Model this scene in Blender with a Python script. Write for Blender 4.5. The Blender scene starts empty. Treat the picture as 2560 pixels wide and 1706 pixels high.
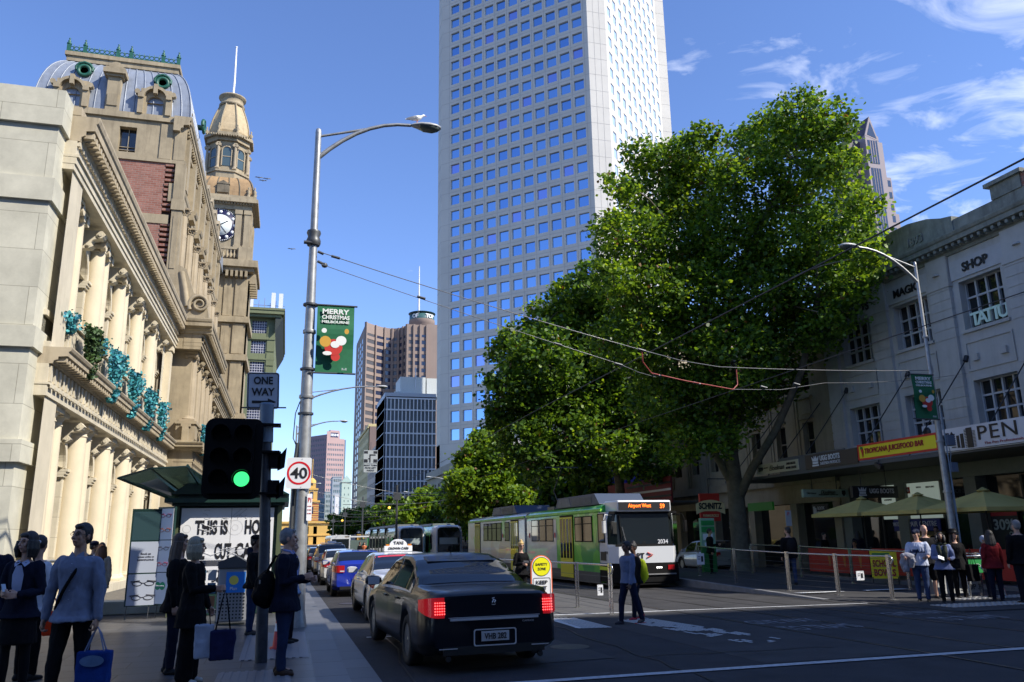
import bpy, bmesh, math, random
import numpy as np
from math import sin, cos, pi, radians, sqrt, atan2, hypot
from mathutils import Vector, Matrix, noise as mnoise
random.seed(7)
S = bpy.context.scene
COL = S.collection
def gz(y): return -0.010*min(max(0., y-10), 190)
def fz(y):
    t = min(max((y-10)/6., 0), 1); return gz(y)+.012+.12*t*t*(3-2*t)
# ---------------------------------------------------------------- camera
cd = bpy.data.cameras.new('camera'); cam = bpy.data.objects.new('camera', cd); COL.objects.link(cam)
cd.sensor_width = 36; cd.lens = 28.0; cd.clip_start = .05; cd.clip_end = 6000
YAW, PITCH, ROLL = radians(15.681), radians(13.711), radians(-.93)
dv = Vector((sin(YAW)*cos(PITCH), cos(YAW)*cos(PITCH), sin(PITCH)))
r0 = Vector((cos(YAW), -sin(YAW), 0)); u0 = r0.cross(dv)
rv = r0*cos(ROLL)+u0*sin(ROLL); uv = -r0*sin(ROLL)+u0*cos(ROLL)
cam.matrix_world = Matrix(((rv.x, uv.x, -dv.x, 0), (rv.y, uv.y, -dv.y, 0), (rv.z, uv.z, -dv.z, 1.7), (0, 0, 0, 1)))
S.camera = cam
# ---------------------------------------------------------------- light
SUN_EL = radians(42); SH = Vector((.78, -.626)).normalized()
sd = bpy.data.lights.new('sun', 'SUN'); sd.energy = 5.0; sd.angle = radians(.5); sd.color = (1, .94, .84)
sun = bpy.data.objects.new('sun', sd); COL.objects.link(sun); sun.location = (30, -30, 60)
sun.rotation_euler = Vector((SH.x*cos(SUN_EL), SH.y*cos(SUN_EL), sin(SUN_EL))).to_track_quat('Z', 'Y').to_euler()
W = bpy.data.worlds.new('World'); S.world = W; W.use_nodes = True
nt = W.node_tree; N = nt.nodes; L = nt.links; bg = N['Background']
sky = N.new('ShaderNodeTexSky'); sky.sky_type = 'NISHITA'; sky.sun_disc = False
sky.sun_elevation = SUN_EL; sky.sun_rotation = atan2(SH.x, SH.y); sky.air_density = 1.0; sky.dust_density = .0; sky.ozone_density = 3.5; sky.altitude = 20
def wn(t, **k):
    n = N.new(t)
    for a, b in k.items(): setattr(n, a, b)
    return n
geo = wn('ShaderNodeTexCoord'); sep = wn('ShaderNodeSeparateXYZ'); L.new(geo.outputs['Generated'], sep.inputs[0])
zz = wn('ShaderNodeMath', operation='MAXIMUM'); L.new(sep.outputs['Z'], zz.inputs[0]); zz.inputs[1].default_value = .03
dx = wn('ShaderNodeMath', operation='DIVIDE'); L.new(sep.outputs['X'], dx.inputs[0]); L.new(zz.outputs[0], dx.inputs[1])
dy = wn('ShaderNodeMath', operation='DIVIDE'); L.new(sep.outputs['Y'], dy.inputs[0]); L.new(zz.outputs[0], dy.inputs[1])
cmb = wn('ShaderNodeCombineXYZ'); L.new(dx.outputs[0], cmb.inputs[0]); L.new(dy.outputs[0], cmb.inputs[1])
mp = wn('ShaderNodeMapping'); mp.inputs['Rotation'].default_value = (0, 0, radians(-25)); mp.inputs['Scale'].default_value = (1.7, 2.2, 1); L.new(cmb.outputs[0], mp.inputs[0])
cn = wn('ShaderNodeTexNoise'); cn.inputs['Scale'].default_value = 2.3; cn.inputs['Detail'].default_value = 9; cn.inputs['Roughness'].default_value = .58; cn.inputs['Distortion'].default_value = .7
L.new(mp.outputs[0], cn.inputs['Vector'])
# clouds gather on the right (south-west) side of the sky
dot = wn('ShaderNodeVectorMath', operation='DOT_PRODUCT'); L.new(geo.outputs['Generated'], dot.inputs[0])
cdir = Vector((sin(radians(50)), cos(radians(50)), .56)).normalized(); dot.inputs[1].default_value = cdir
mr = wn('ShaderNodeMapRange'); mr.inputs['From Min'].default_value = .90; mr.inputs['From Max'].default_value = .99; mr.inputs['To Min'].default_value = -.2; mr.inputs['To Max'].default_value = .005
L.new(dot.outputs['Value'], mr.inputs['Value'])
ad = wn('ShaderNodeMath', operation='ADD'); L.new(cn.outputs['Fac'], ad.inputs[0]); L.new(mr.outputs[0], ad.inputs[1])
cr = wn('ShaderNodeMapRange'); cr.inputs['From Min'].default_value = .50; cr.inputs['From Max'].default_value = .80; cr.inputs['To Max'].default_value = .6
L.new(ad.outputs[0], cr.inputs['Value'])
mx = wn('ShaderNodeMixRGB'); L.new(cr.outputs[0], mx.inputs[0])
tint = wn('ShaderNodeMixRGB', blend_type='MULTIPLY'); tint.inputs[0].default_value = 1; tint.inputs[2].default_value = (.93, 1.0, 1.27, 1)
L.new(sky.outputs[0], tint.inputs[1]); L.new(tint.outputs[0], mx.inputs[1]); mx.inputs[2].default_value = (8.2, 8.5, 9.2, 1)
L.new(mx.outputs[0], bg.inputs['Color']); bg.inputs['Strength'].default_value = .135
S.view_settings.view_transform = 'Standard'; S.view_settings.look = 'None'; S.view_settings.exposure = .5; S.view_settings.gamma = 1
S.cycles.max_bounces = 6; S.cycles.transparent_max_bounces = 8; S.cycles.use_denoising = True

# ---------------------------------------------------------------- library
MATS = {}
def mat(name, col=(.5, .5, .5), rough=.6, metal=0., var=0., vscale=3., bump=0., bscale=20., spec=.5, emit=None, estr=1., coat=0., trans=0., stain=0.):
    if name in MATS: return MATS[name]
    m = bpy.data.materials.new(name); m.use_nodes = True; MATS[name] = m
    nt = m.node_tree; b = nt.nodes['Principled BSDF']
    c = (*col, 1); b.inputs['Base Color'].default_value = c; b.inputs['Roughness'].default_value = rough
    b.inputs['Metallic'].default_value = metal; b.inputs['Specular IOR Level'].default_value = spec
    b.inputs['Coat Weight'].default_value = coat
    if coat: b.inputs['Coat Roughness'].default_value = .03
    if trans: b.inputs['Transmission Weight'].default_value = trans
    if emit: b.inputs['Emission Color'].default_value = (*emit, 1); b.inputs['Emission Strength'].default_value = estr
    tc = None
    if var or bump or stain:
        tc = nt.nodes.new('ShaderNodeNewGeometry')
    if var:
        n = nt.nodes.new('ShaderNodeTexNoise'); n.inputs['Scale'].default_value = vscale; n.inputs['Detail'].default_value = 6; n.inputs['Roughness'].default_value = .65
        nt.links.new(tc.outputs['Position'], n.inputs['Vector'])
        r = nt.nodes.new('ShaderNodeMapRange'); r.inputs['From Min'].default_value = .3; r.inputs['From Max'].default_value = .7
        r.inputs['To Min'].default_value = 1-var; r.inputs['To Max'].default_value = 1+var
        nt.links.new(n.outputs['Fac'], r.inputs['Value'])
        h = nt.nodes.new('ShaderNodeHueSaturation'); h.inputs['Color'].default_value = c
        nt.links.new(r.outputs[0], h.inputs['Value']); nt.links.new(h.outputs[0], b.inputs['Base Color'])
    if stain:   # vertical weather streaks
        mpn = nt.nodes.new('ShaderNodeMapping'); mpn.inputs['Scale'].default_value = (2.2, 2.2, .22)
        nt.links.new(tc.outputs['Position'], mpn.inputs[0])
        n2 = nt.nodes.new('ShaderNodeTexNoise'); n2.inputs['Scale'].default_value = 1.4; n2.inputs['Detail'].default_value = 8; n2.inputs['Roughness'].default_value = .7
        nt.links.new(mpn.outputs[0], n2.inputs['Vector'])
        r2 = nt.nodes.new('ShaderNodeMapRange'); r2.inputs['From Min'].default_value = .5; r2.inputs['From Max'].default_value = .75; r2.inputs['To Max'].default_value = stain
        nt.links.new(n2.outputs['Fac'], r2.inputs['Value'])
        mx = nt.nodes.new('ShaderNodeMixRGB'); mx.inputs[2].default_value = (col[0]*.32, col[1]*.3, col[2]*.28, 1); mx.inputs[1].default_value = c
        nt.links.new(r2.outputs[0], mx.inputs[0])
        if var: nt.links.new(h.outputs[0], mx.inputs[1])
        nt.links.new(mx.outputs[0], b.inputs['Base Color'])
    if bump:
        n = nt.nodes.new('ShaderNodeTexNoise'); n.inputs['Scale'].default_value = bscale; n.inputs['Detail'].default_value = 5
        nt.links.new(tc.outputs['Position'], n.inputs['Vector'])
        bp = nt.nodes.new('ShaderNodeBump'); bp.inputs['Strength'].default_value = bump; bp.inputs['Distance'].default_value = .02
        nt.links.new(n.outputs['Fac'], bp.inputs['Height']); nt.links.new(bp.outputs[0], b.inputs['Normal'])
    return m
def block_mat(name, c1, c2, mortar, bw, bh, ms=.012, rough=.75, flat=False, stain=.0, off=.5, bump=.4, shift=(0,0), bias=0.):
    """brick / ashlar courses: vertical walls map (x+y, z); flat paving maps (x, y)"""
    if name in MATS: return MATS[name]
    m = mat(name, c1, rough, stain=0); nt = m.node_tree; b = nt.nodes['Principled BSDF']; g = nt.nodes.new('ShaderNodeNewGeometry')
    sp = nt.nodes.new('ShaderNodeSeparateXYZ'); nt.links.new(g.outputs['Position'], sp.inputs[0])
    cb = nt.nodes.new('ShaderNodeCombineXYZ')
    def sh(sock, v):
        a = nt.nodes.new('ShaderNodeMath'); a.operation = 'ADD'; a.inputs[1].default_value = v; nt.links.new(sock, a.inputs[0]); return a.outputs[0]
    if flat:
        nt.links.new(sh(sp.outputs['X'], shift[0]), cb.inputs[0]); nt.links.new(sh(sp.outputs['Y'], shift[1]), cb.inputs[1])
    else:
        a = nt.nodes.new('ShaderNodeMath'); nt.links.new(sp.outputs['X'], a.inputs[0]); nt.links.new(sp.outputs['Y'], a.inputs[1])
        nt.links.new(sh(a.outputs[0], shift[0]), cb.inputs[0]); nt.links.new(sh(sp.outputs['Z'], shift[1]), cb.inputs[1])
    t = nt.nodes.new('ShaderNodeTexBrick'); t.offset = off; t.inputs['Scale'].default_value = 1
    t.inputs['Color1'].default_value = (*c1, 1); t.inputs['Color2'].default_value = (*c2, 1); t.inputs['Mortar'].default_value = (*mortar, 1)
    t.inputs['Mortar Size'].default_value = ms; t.inputs['Brick Width'].default_value = bw; t.inputs['Row Height'].default_value = bh
    t.inputs['Mortar Smooth'].default_value = .3; t.inputs['Bias'].default_value = bias
    nt.links.new(cb.outputs[0], t.inputs['Vector'])
    n = nt.nodes.new('ShaderNodeTexNoise'); n.inputs['Scale'].default_value = .9; n.inputs['Detail'].default_value = 9; n.inputs['Roughness'].default_value = .7
    nt.links.new(g.outputs['Position'], n.inputs['Vector'])
    r = nt.nodes.new('ShaderNodeMapRange'); r.inputs['From Min'].default_value = .3; r.inputs['From Max'].default_value = .72; r.inputs['To Min'].default_value = 1.12; r.inputs['To Max'].default_value = .90-stain
    nt.links.new(n.outputs['Fac'], r.inputs['Value'])
    h = nt.nodes.new('ShaderNodeHueSaturation'); nt.links.new(t.outputs['Color'], h.inputs['Color']); nt.links.new(r.outputs[0], h.inputs['Value'])
    nt.links.new(h.outputs[0], b.inputs['Base Color'])
    if bump:
        bp = nt.nodes.new('ShaderNodeBump'); bp.inputs['Strength'].default_value = bump; bp.inputs['Distance'].default_value = .02; bp.invert = True
        nt.links.new(t.outputs['Fac'], bp.inputs['Height']); nt.links.new(bp.outputs[0], b.inputs['Normal'])
    return m
def glass_dark(name, col=(.02, .025, .03), rough=.04, spec=.9):
    return mat(name, col, rough, spec=spec)

class MB:
    def __init__(s): s.v = []; s.f = []; s.m = []; s.s = []
    def add(s, vs, fs, mi=0, sm=False):
        o = len(s.v); s.v += [tuple(p) for p in vs]
        for f in fs: s.f.append(tuple(i+o for i in f)); s.m.append(mi); s.s.append(sm)
        return o
    def box(s, x0, x1, y0, y1, z0, z1, mi=0):
        if x0 > x1: x0, x1 = x1, x0
        if y0 > y1: y0, y1 = y1, y0
        if z0 > z1: z0, z1 = z1, z0
        v = [(x0,y0,z0),(x1,y0,z0),(x1,y1,z0),(x0,y1,z0),(x0,y0,z1),(x1,y0,z1),(x1,y1,z1),(x0,y1,z1)]
        s.add(v, [(0,3,2,1),(4,5,6,7),(0,1,5,4),(1,2,6,5),(2,3,7,6),(3,0,4,7)], mi); return s
    def rbox(s, c, size, rz=0, rx=0, ry=0, mi=0):
        M = Matrix.Rotation(rz, 3, 'Z') @ Matrix.Rotation(rx, 3, 'X') @ Matrix.Rotation(ry, 3, 'Y')
        a, b, d = size[0]/2, size[1]/2, size[2]/2; c = Vector(c)
        v = [c+M@Vector(p) for p in [(-a,-b,-d),(a,-b,-d),(a,b,-d),(-a,b,-d),(-a,-b,d),(a,-b,d),(a,b,d),(-a,b,d)]]
        s.add(v, [(0,3,2,1),(4,5,6,7),(0,1,5,4),(1,2,6,5),(2,3,7,6),(3,0,4,7)], mi); return s
    def tube(s, pts, rad, n=8, mi=0, cap=True, sm=True):
        pts = [Vector(p) for p in pts]
        if not isinstance(rad, (list, tuple)): rad = [rad]*len(pts)
        rings = []; t0 = (pts[1]-pts[0]).normalized()
        ref = Vector((0,0,1)) if abs(t0.z) < .9 else Vector((1,0,0))
        a = t0.cross(ref).normalized()
        vs = []
        for i, p in enumerate(pts):
            t = (pts[min(i+1, len(pts)-1)]-pts[max(i-1, 0)]).normalized()
            a = (a-t*a.dot(t)).normalized(); b = t.cross(a)
            for k in range(n):
                an = 2*pi*k/n; vs.append(p+(a*cos(an)+b*sin(an))*rad[i])
        fs = [(i*n+k, i*n+(k+1)%n, (i+1)*n+(k+1)%n, (i+1)*n+k) for i in range(len(pts)-1) for k in range(n)]
        o = s.add(vs, fs, mi, sm)
        if cap: s.add(vs[:n], [tuple(range(n))[::-1]], mi); s.add(vs[-n:], [tuple(range(n))], mi)
        return s
    def lathe(s, prof, n=16, c=(0,0,0), mi=0, sm=True, squash=1.):
        vs = [(c[0]+r*cos(2*pi*k/n), c[1]+squash*r*sin(2*pi*k/n), c[2]+z) for r, z in prof for k in range(n)]
        fs = [(i*n+k, i*n+(k+1)%n, (i+1)*n+(k+1)%n, (i+1)*n+k) for i in range(len(prof)-1) for k in range(n)]
        s.add(vs, fs, mi, sm)
        if prof[0][0] > 1e-4: s.add(vs[:n], [tuple(range(n))[::-1]], mi)
        if prof[-1][0] > 1e-4: s.add(vs[-n:], [tuple(range(n))], mi)
        return s
    def prism(s, poly, axis, a0, a1, mi=0, sm=False):
        """polygon (p,q) extruded along axis: 'x':(y,z) 'y':(x,z) 'z':(x,y)"""
        def P(p, q, a): return {'x': (a,p,q), 'y': (p,a,q), 'z': (p,q,a)}[axis]
        n = len(poly); v = [P(p,q,a0) for p,q in poly]+[P(p,q,a1) for p,q in poly]
        s.add(v, [tuple(range(n))[::-1], tuple(range(n, 2*n))], mi)
        s.add(v, [(k, (k+1)%n, n+(k+1)%n, n+k) for k in range(n)], mi, sm); return s
    def quad(s, a, b, c, d, mi=0): s.add([a,b,c,d], [(0,1,2,3)], mi); return s
    def wall(s, x0, x1, z0, z1, y, depth, holes, mi=0, thick=None):
        """front at y facing -y with rectangular holes (reveals go back by depth)"""
        xs = sorted({x0, x1, *[h[0] for h in holes], *[h[1] for h in holes]}); zs = sorted({z0, z1, *[h[2] for h in holes], *[h[3] for h in holes]})
        xs = [x for x in xs if x0-1e-6 <= x <= x1+1e-6]; zs = [z for z in zs if z0-1e-6 <= z <= z1+1e-6]
        def hole(xm, zm): return any(a < xm < b and c < zm < d for a, b, c, d in holes)
        for j in range(len(zs)-1):
            i = 0
            while i < len(xs)-1:
                if hole((xs[i]+xs[i+1])/2, (zs[j]+zs[j+1])/2): i += 1; continue
                k = i
                while k+1 < len(xs)-1 and not hole((xs[k+1]+xs[k+2])/2, (zs[j]+zs[j+1])/2): k += 1
                s.quad((xs[i],y,zs[j]), (xs[k+1],y,zs[j]), (xs[k+1],y,zs[j+1]), (xs[i],y,zs[j+1]), mi); i = k+1
        for a, b, c, d in holes:
            s.quad((a,y,c),(a,y+depth,c),(a,y+depth,d),(a,y,d), mi); s.quad((b,y,c),(b,y,d),(b,y+depth,d),(b,y+depth,c), mi)
            s.quad((a,y,c),(b,y,c),(b,y+depth,c),(a,y+depth,c), mi); s.quad((a,y,d),(a,y+depth,d),(b,y+depth,d),(b,y,d), mi)
        return s
    def arch(s, x0, x1, zs, zt, y, depth, mi=0, n=12, r=None):
        """spandrel panel above a semicircular opening from x0..x1 springing at zs, top zt"""
        cx = (x0+x1)/2; r = r or (x1-x0)/2
        P = [(cx-r*cos(pi*k/n), zs+r*sin(pi*k/n)) for k in range(n+1)]
        for k in range(n):
            a, b = P[k], P[k+1]
            s.quad((a[0],y,a[1]), (b[0],y,b[1]), (b[0],y,zt), (a[0],y,zt), mi)
            s.quad((a[0],y,a[1]), (a[0],y+depth,a[1]), (b[0],y+depth,b[1]), (b[0],y,b[1]), mi)
        if r < (x1-x0)/2-1e-4:
            s.quad((x0,y,zs),(cx-r,y,zs),(cx-r,y,zt),(x0,y,zt), mi); s.quad((cx+r,y,zs),(x1,y,zs),(x1,y,zt),(cx+r,y,zt), mi)
        return s
    def run(s, prof, x0, x1, mi=0, ends=True):
        """moulding: profile of (out, z) with out measured toward -y, run along x"""
        s.prism([(-o, z) for o, z in prof], 'x', x0, x1, mi) if ends else None; return s
def build(name, mb, mats, parent=None, loc=(0,0,0), rz=0., rot=None, bevel=0., label=None):
    me = bpy.data.meshes.new(name); me.from_pydata(mb.v, [], mb.f)
    if not isinstance(mats, (list, tuple)): mats = [mats]
    for m in mats: me.materials.append(m)
    me.polygons.foreach_set('material_index', mb.m); me.polygons.foreach_set('use_smooth', mb.s); me.update()
    return put(name, me, parent, loc, rz, rot, bevel, label)
def put(name, me, parent=None, loc=(0,0,0), rz=0., rot=None, bevel=0., label=None):
    o = bpy.data.objects.new(name, me); COL.objects.link(o); o.location = loc; o.rotation_euler = rot if rot else (0,0,rz)
    if parent: o.parent = parent
    if bevel:
        b = o.modifiers.new('bevel', 'BEVEL'); b.width = bevel; b.segments = 2; b.limit_method = 'ANGLE'
    if label: o['label'] = label
    return o
def tag(o, label, cat, group=None):
    o['label'] = label; o['category'] = cat
    if group: o['group'] = group
    return o
def pieces(F, name, mbs, m):
    for q in mbs: F.part(name, q, m)
def thing(name, label, cat, loc=(0,0,0), rz=0., group=None, scale=None):
    o = bpy.data.objects.new(name, None); COL.objects.link(o); o.location = loc; o.rotation_euler = (0,0,rz); o.empty_display_size = .1
    if scale: o.scale = (scale,)*3
    return tag(o, label, cat, group)
def struct(o): o['kind'] = 'structure'; return o
def stuff(o): o['kind'] = 'stuff'; return o
def copy_tree(o, parent=None, kids=None):
    kids = kids if kids is not None else {}
    c = o.copy(); COL.objects.link(c); c.parent = parent
    for ch in o.children: copy_tree(ch, c)
    return c
TXT = {}
def text_mesh(s, size, bold=0., ext=.004, shear=0., space=1.):
    k = (s, size, bold, ext, shear, space)
    if k in TXT: return TXT[k]
    cu = bpy.data.curves.new('t', 'FONT'); cu.body = s; cu.size = size; cu.offset = bold*size; cu.extrude = ext; cu.align_x = 'CENTER'; cu.align_y = 'CENTER'; cu.shear = shear; cu.space_character = space
    cu.resolution_u = 3
    o = bpy.data.objects.new('t', cu); COL.objects.link(o)
    dg = bpy.context.evaluated_depsgraph_get(); me = bpy.data.meshes.new_from_object(o.evaluated_get(dg))
    bpy.data.objects.remove(o); bpy.data.curves.remove(cu); me.materials.clear(); TXT[k] = me; return me
def text(name, s, size, m, parent, loc, rz=0., bold=0., ext=.004, shear=0., space=1., width=None, height=None, tilt=pi/2):
    """text standing upright, readable from local -y (rz turns it)"""
    me = text_mesh(s, size, bold, ext, shear, space).copy(); me.materials.append(m)
    o = put(name, me, parent, loc, rot=(tilt, 0, rz))
    xs = [v.co.x for v in me.vertices]; ys = [v.co.y for v in me.vertices]
    w = max(xs)-min(xs); h = max(ys)-min(ys); cx = (max(xs)+min(xs))/2; cy = (max(ys)+min(ys))/2
    sx = width/w if width else 1; sy = height/h if height else (sx if width else 1)
    if height and not width: sx = sy
    for v in me.vertices: v.co.x = (v.co.x-cx)*sx; v.co.y = (v.co.y-cy)*sy
    return o
# ================================================================ THE SETTING: ground, kerbs, markings
def strip(name, x0, x1, ys, zf, m, dz=0., skirt=0.):
    mb = MB(); ys = sorted(ys)
    for a, b in zip(ys, ys[1:]):
        mb.quad((x0,a,zf(a)+dz), (x1,a,zf(a)+dz), (x1,b,zf(b)+dz), (x0,b,zf(b)+dz))
        if skirt:
            mb.quad((x1,a,zf(a)+dz-skirt), (x1,b,zf(b)+dz-skirt), (x1,b,zf(b)+dz), (x1,a,zf(a)+dz))
            mb.quad((x0,a,zf(a)+dz), (x0,b,zf(b)+dz), (x0,b,zf(b)+dz-skirt), (x0,a,zf(a)+dz-skirt))
    return struct(build(name, mb, m))
YS = [-80, 9.99] + [10+i*.75 for i in range(0, 9)] + [20, 60, 120, 200]
m_asph = mat('asphalt', (.038, .038, .041), .82, var=.22, vscale=1.3, bump=.5, bscale=60, spec=.18)
m_asph2 = mat('tram_lane_asphalt', (.050, .049, .050), .8, var=.24, vscale=1.1, bump=.4, bscale=60, spec=.18)
m_asph3 = mat('worn_asphalt', (.085, .083, .080), .8, var=.15, vscale=2.5, bump=.4, bscale=60)
m_far = mat('far_ground', (.07, .07, .07), .9, var=.2, vscale=.02)
g = MB()
for a, b in zip([-80, 10, 200, 4000], [10, 200, 4000]):
    g.quad((-3000,a,gz(a)-.02), (3000,a,gz(a)-.02), (3000,b,gz(b)-.02), (-3000,b,gz(b)-.02))
g.quad((-3000,-1500,-.02),(3000,-1500,-.02),(3000,-80,-.02),(-3000,-80,-.02))
struct(build('ground', g, m_far))
strip('road', -60, 60, [-80, 10, 200], gz, m_asph)
strip('road_surface_patch', 6.2, 20.3, [9.95, 200], gz, m_asph2, .004)
strip('traffic_island', 5.55, 8.6, [17.6, 20, 44], gz, m_asph3, .008)
m_pave = block_mat('bluestone_paving', (.060,.061,.065), (.088,.088,.092), (.03,.03,.032), 1.0, .5, .012, .42, flat=True, stain=.1)
m_pave.node_tree.nodes['Principled BSDF'].inputs['Specular IOR Level'].default_value = .25
m_kerb = block_mat('kerb_bluestone', (.100,.102,.108), (.13,.132,.138), (.04,.04,.042), 3, 1.1, .014, .55, flat=True, off=0)
m_kerb2 = block_mat('channel_bluestone', (.075,.077,.082), (.10,.10,.105), (.035,.035,.037), 3, .9, .014, .55, flat=True, off=0)
strip('pavement', -60, .45, YS, fz, m_pave, 0, .3)
strip('kerb', .45, .86, YS, fz, m_kerb, .001, .3)
strip('gutter', .86, 1.22, YS, gz, m_kerb2, .005)
def fz2(y): return gz(y)+.13
strip('pavement', 20.6, 60, [9.0, 10, 200], fz2, m_pave, 0, .3)
strip('kerb', 20.3, 20.6, [9.0, 10, 200], fz2, m_kerb, .001, .3)
# raised tram stop with ramp, right of the tracks
def pz(y):
    t = min(max((y-19)/9., 0), 1); return gz(y)+.02+.27*t
strip('platform', 13.95, 18.6, [14.6, 19, 20, 22, 24, 26, 28, 60], pz, m_asph2, 0, .4)
strip('platform_edge', 13.75, 13.95, [19.01, 20, 22, 24, 26, 28, 60], pz, mat('platform_edge', (.2,.2,.2), .7, var=.2), .001, .4)
m_line = mat('road_paint', (.62,.63,.63), .6, var=.28, vscale=9)
m_line2 = mat('worn_road_paint', (.40,.41,.42), .6, var=.35, vscale=14)
def mark(name, poly, dz=.012, m=None):
    mb = MB(); mb.add([(x,y,gz(y)+dz) for x, y in poly], [tuple(range(len(poly)))]); return struct(build(name, mb, m or m_line))
mark('stop_line', [(2.6,9.62),(20.2,9.74),(20.2,9.90),(2.6,9.78)], .012, m_line2)
mark('lane_line', [(5.7,18.02),(13.7,17.52),(20.2,17.55),(20.2,17.63),(13.7,17.60),(5.7,18.14)], .014)
mark('lane_line', [(1.5,15.3),(3.4,15.2),(3.4,15.32),(1.5,15.42)], .012)
mark('lane_line', [(5.45,15.2),(5.55,15.2),(5.75,18.0),(5.62,18.0)], .012)
for xa in (14.4, 16.6):
    mark('ramp_line', [(xa-.35,20.4),(xa+1.1,20.4),(xa+1.0,20.65),(xa-.45,20.65)], .10 if xa < 15 else .10)
m_rail = mat('rail_steel', (.16,.15,.14), .35, metal=.8); m_groove = mat('rail_groove', (.018,.017,.016), .9)
for x in (8.75, 10.18, 12.05, 13.48):
    strip('tram_rail', x, x+.055, [-30, 10, 200], gz, m_rail, .010); strip('rail_groove', x+.055, x+.10, [-30, 10, 200], gz, m_groove, .010)
# warning dots glued to the asphalt, worn away toward the camera
mb = MB(); R = random.Random(3)
def dots(quad, nx, ny, drop):
    a, b, c, d = [Vector((*q, 0)) for q in quad]
    for i in range(nx):
        for j in range(ny):
            u = (i+.5)/nx; v = (j+.5)/ny
            if R.random() < drop(u, v): continue
            p = (a*(1-v)+b*v)*(1-u)+(d*(1-v)+c*v)*u; s = .034
            z = gz(p.y); mb.add([(p.x-s,p.y-s,z+.013),(p.x+s,p.y-s,z+.013),(p.x+s,p.y+s,z+.013),(p.x-s,p.y+s,z+.013)], [(0,1,2,3)])
dots([(5.50,17.45),(6.15,17.25),(6.12,15.0),(5.45,15.1)], 26, 8, lambda u, v: .02)
def wear(u, v):
    n = mnoise.noise(Vector((u*13, v*3.2, 1.7)))
    return 1 if n > .75-1.35*u+.1*v else .03
dots([(6.75,16.3),(7.5,16.6),(8.0,11.2),(7.15,10.6)], 62, 9, wear)
struct(build('warning_dots', mb, mat('dot_white', (.52,.53,.52), .6)))
mb = MB()
for (x0, x1, y0, y1) in ((14.6,21.5,15.5,16.3),(16.5,22,17.2,17.9)):
    n = int((x1-x0)/.16)
    for i in range(n):
        for j in range(5):
            x = x0+i*.16; y = y0+j*(y1-y0)/5; mb.box(x, x+.075, y, y+.10, gz(y)+.01, gz(y)+.034)
struct(build('tactile_paving', mb, mat('tactile_white', (.42,.42,.41), .6)))
mb = MB()
m_tact = mat('tactile_grey', (.16,.165,.18), .5)
for (x0, x1, y0, y1) in ((-.75,.15,10.3,11.7),(-.55,.42,12.6,15.6),(-4.1,-2.5,9.2,9.7),(-2.2,-1.2,9.2,9.6)):
    n = max(1, int((y1-y0)/.3))
    for k in range(n):
        ya, yb = y0+(y1-y0)*k/n, y0+(y1-y0)*(k+1)/n; za, zb = fz(ya)+.004, fz(yb)+.004; mb.quad((x0,ya,za),(x1,ya,za),(x1,yb,zb),(x0,yb,zb))
        for i in range(int((x1-x0)/.1)): x = x0+.03+i*.1; mb.prism([(ya,za-.01),(yb,zb-.01),(yb,zb+.009),(ya,za+.009)], 'x', x, x+.045)
struct(build('tactile_paving', mb, m_tact))
mb = MB(); R = random.Random(8)
for (xa, ya, xb, yb) in ((1.6,9.0,2.3,30),(4.9,9,5.3,17),(11.2,13.2,11.4,24),(5,11.2,8,11)):
    P = [(xa+(xb-xa)*k/14+R.uniform(-.07,.07), ya+(yb-ya)*k/14+R.uniform(-.07,.07)) for k in range(15)]
    for a, b in zip(P, P[1:]):
        d = Vector((b[0]-a[0], b[1]-a[1], 0)).normalized()*.015; n_ = (-d.y, d.x); mb.quad((a[0]+n_[0],a[1]+n_[1],gz(a[1])+.009),(b[0]+n_[0],b[1]+n_[1],gz(b[1])+.009),(b[0]-n_[0],b[1]-n_[1],gz(b[1])+.009),(a[0]-n_[0],a[1]-n_[1],gz(a[1])+.009))
struct(build('road_seam', mb, mat('tar_seam', (.014,.014,.015), .5)))
for (x, y) in ((4.4,12.6),(11.1,9.0),(1.9,24.5)):
    mb = MB(); mb.add([(x+.31*cos(2*pi*k/24), y+.31*sin(2*pi*k/24), gz(y)+.012) for k in range(24)], [tuple(range(24))]); struct(build('manhole_cover', mb, mat('cast_iron', (.07,.065,.06), .5, metal=.4, var=.3, vscale=30)))
for q in ([(2.2,11.0),(4.6,11.2),(4.5,13.9),(2.1,13.7)],[(13.0,11.4),(17.8,11.9),(17.6,13.0),(12.8,12.6)]): mark('asphalt_patch', q, .007, mat('patch_asphalt', (.026,.026,.028), .8, var=.3, vscale=3, bump=.4, bscale=60))
# faded lettering painted for people on foot between the rails
m_faded = mat('faded_paint', (.17,.175,.19), .7)
for s, x, y, sz in (('GIVE WAY', 9.55, 14.6, .42), ('TO TRAMS', 9.55, 13.4, .42), ('GIVE WAY', 13.0, 14.9, .42), ('TO TRAMS', 13.1, 13.6, .42)):
    struct(text('road_lettering', s, sz, m_faded, None, (x, y, gz(y)+.013), tilt=0, bold=.012, ext=.001, width=1.5, height=.62))
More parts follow.
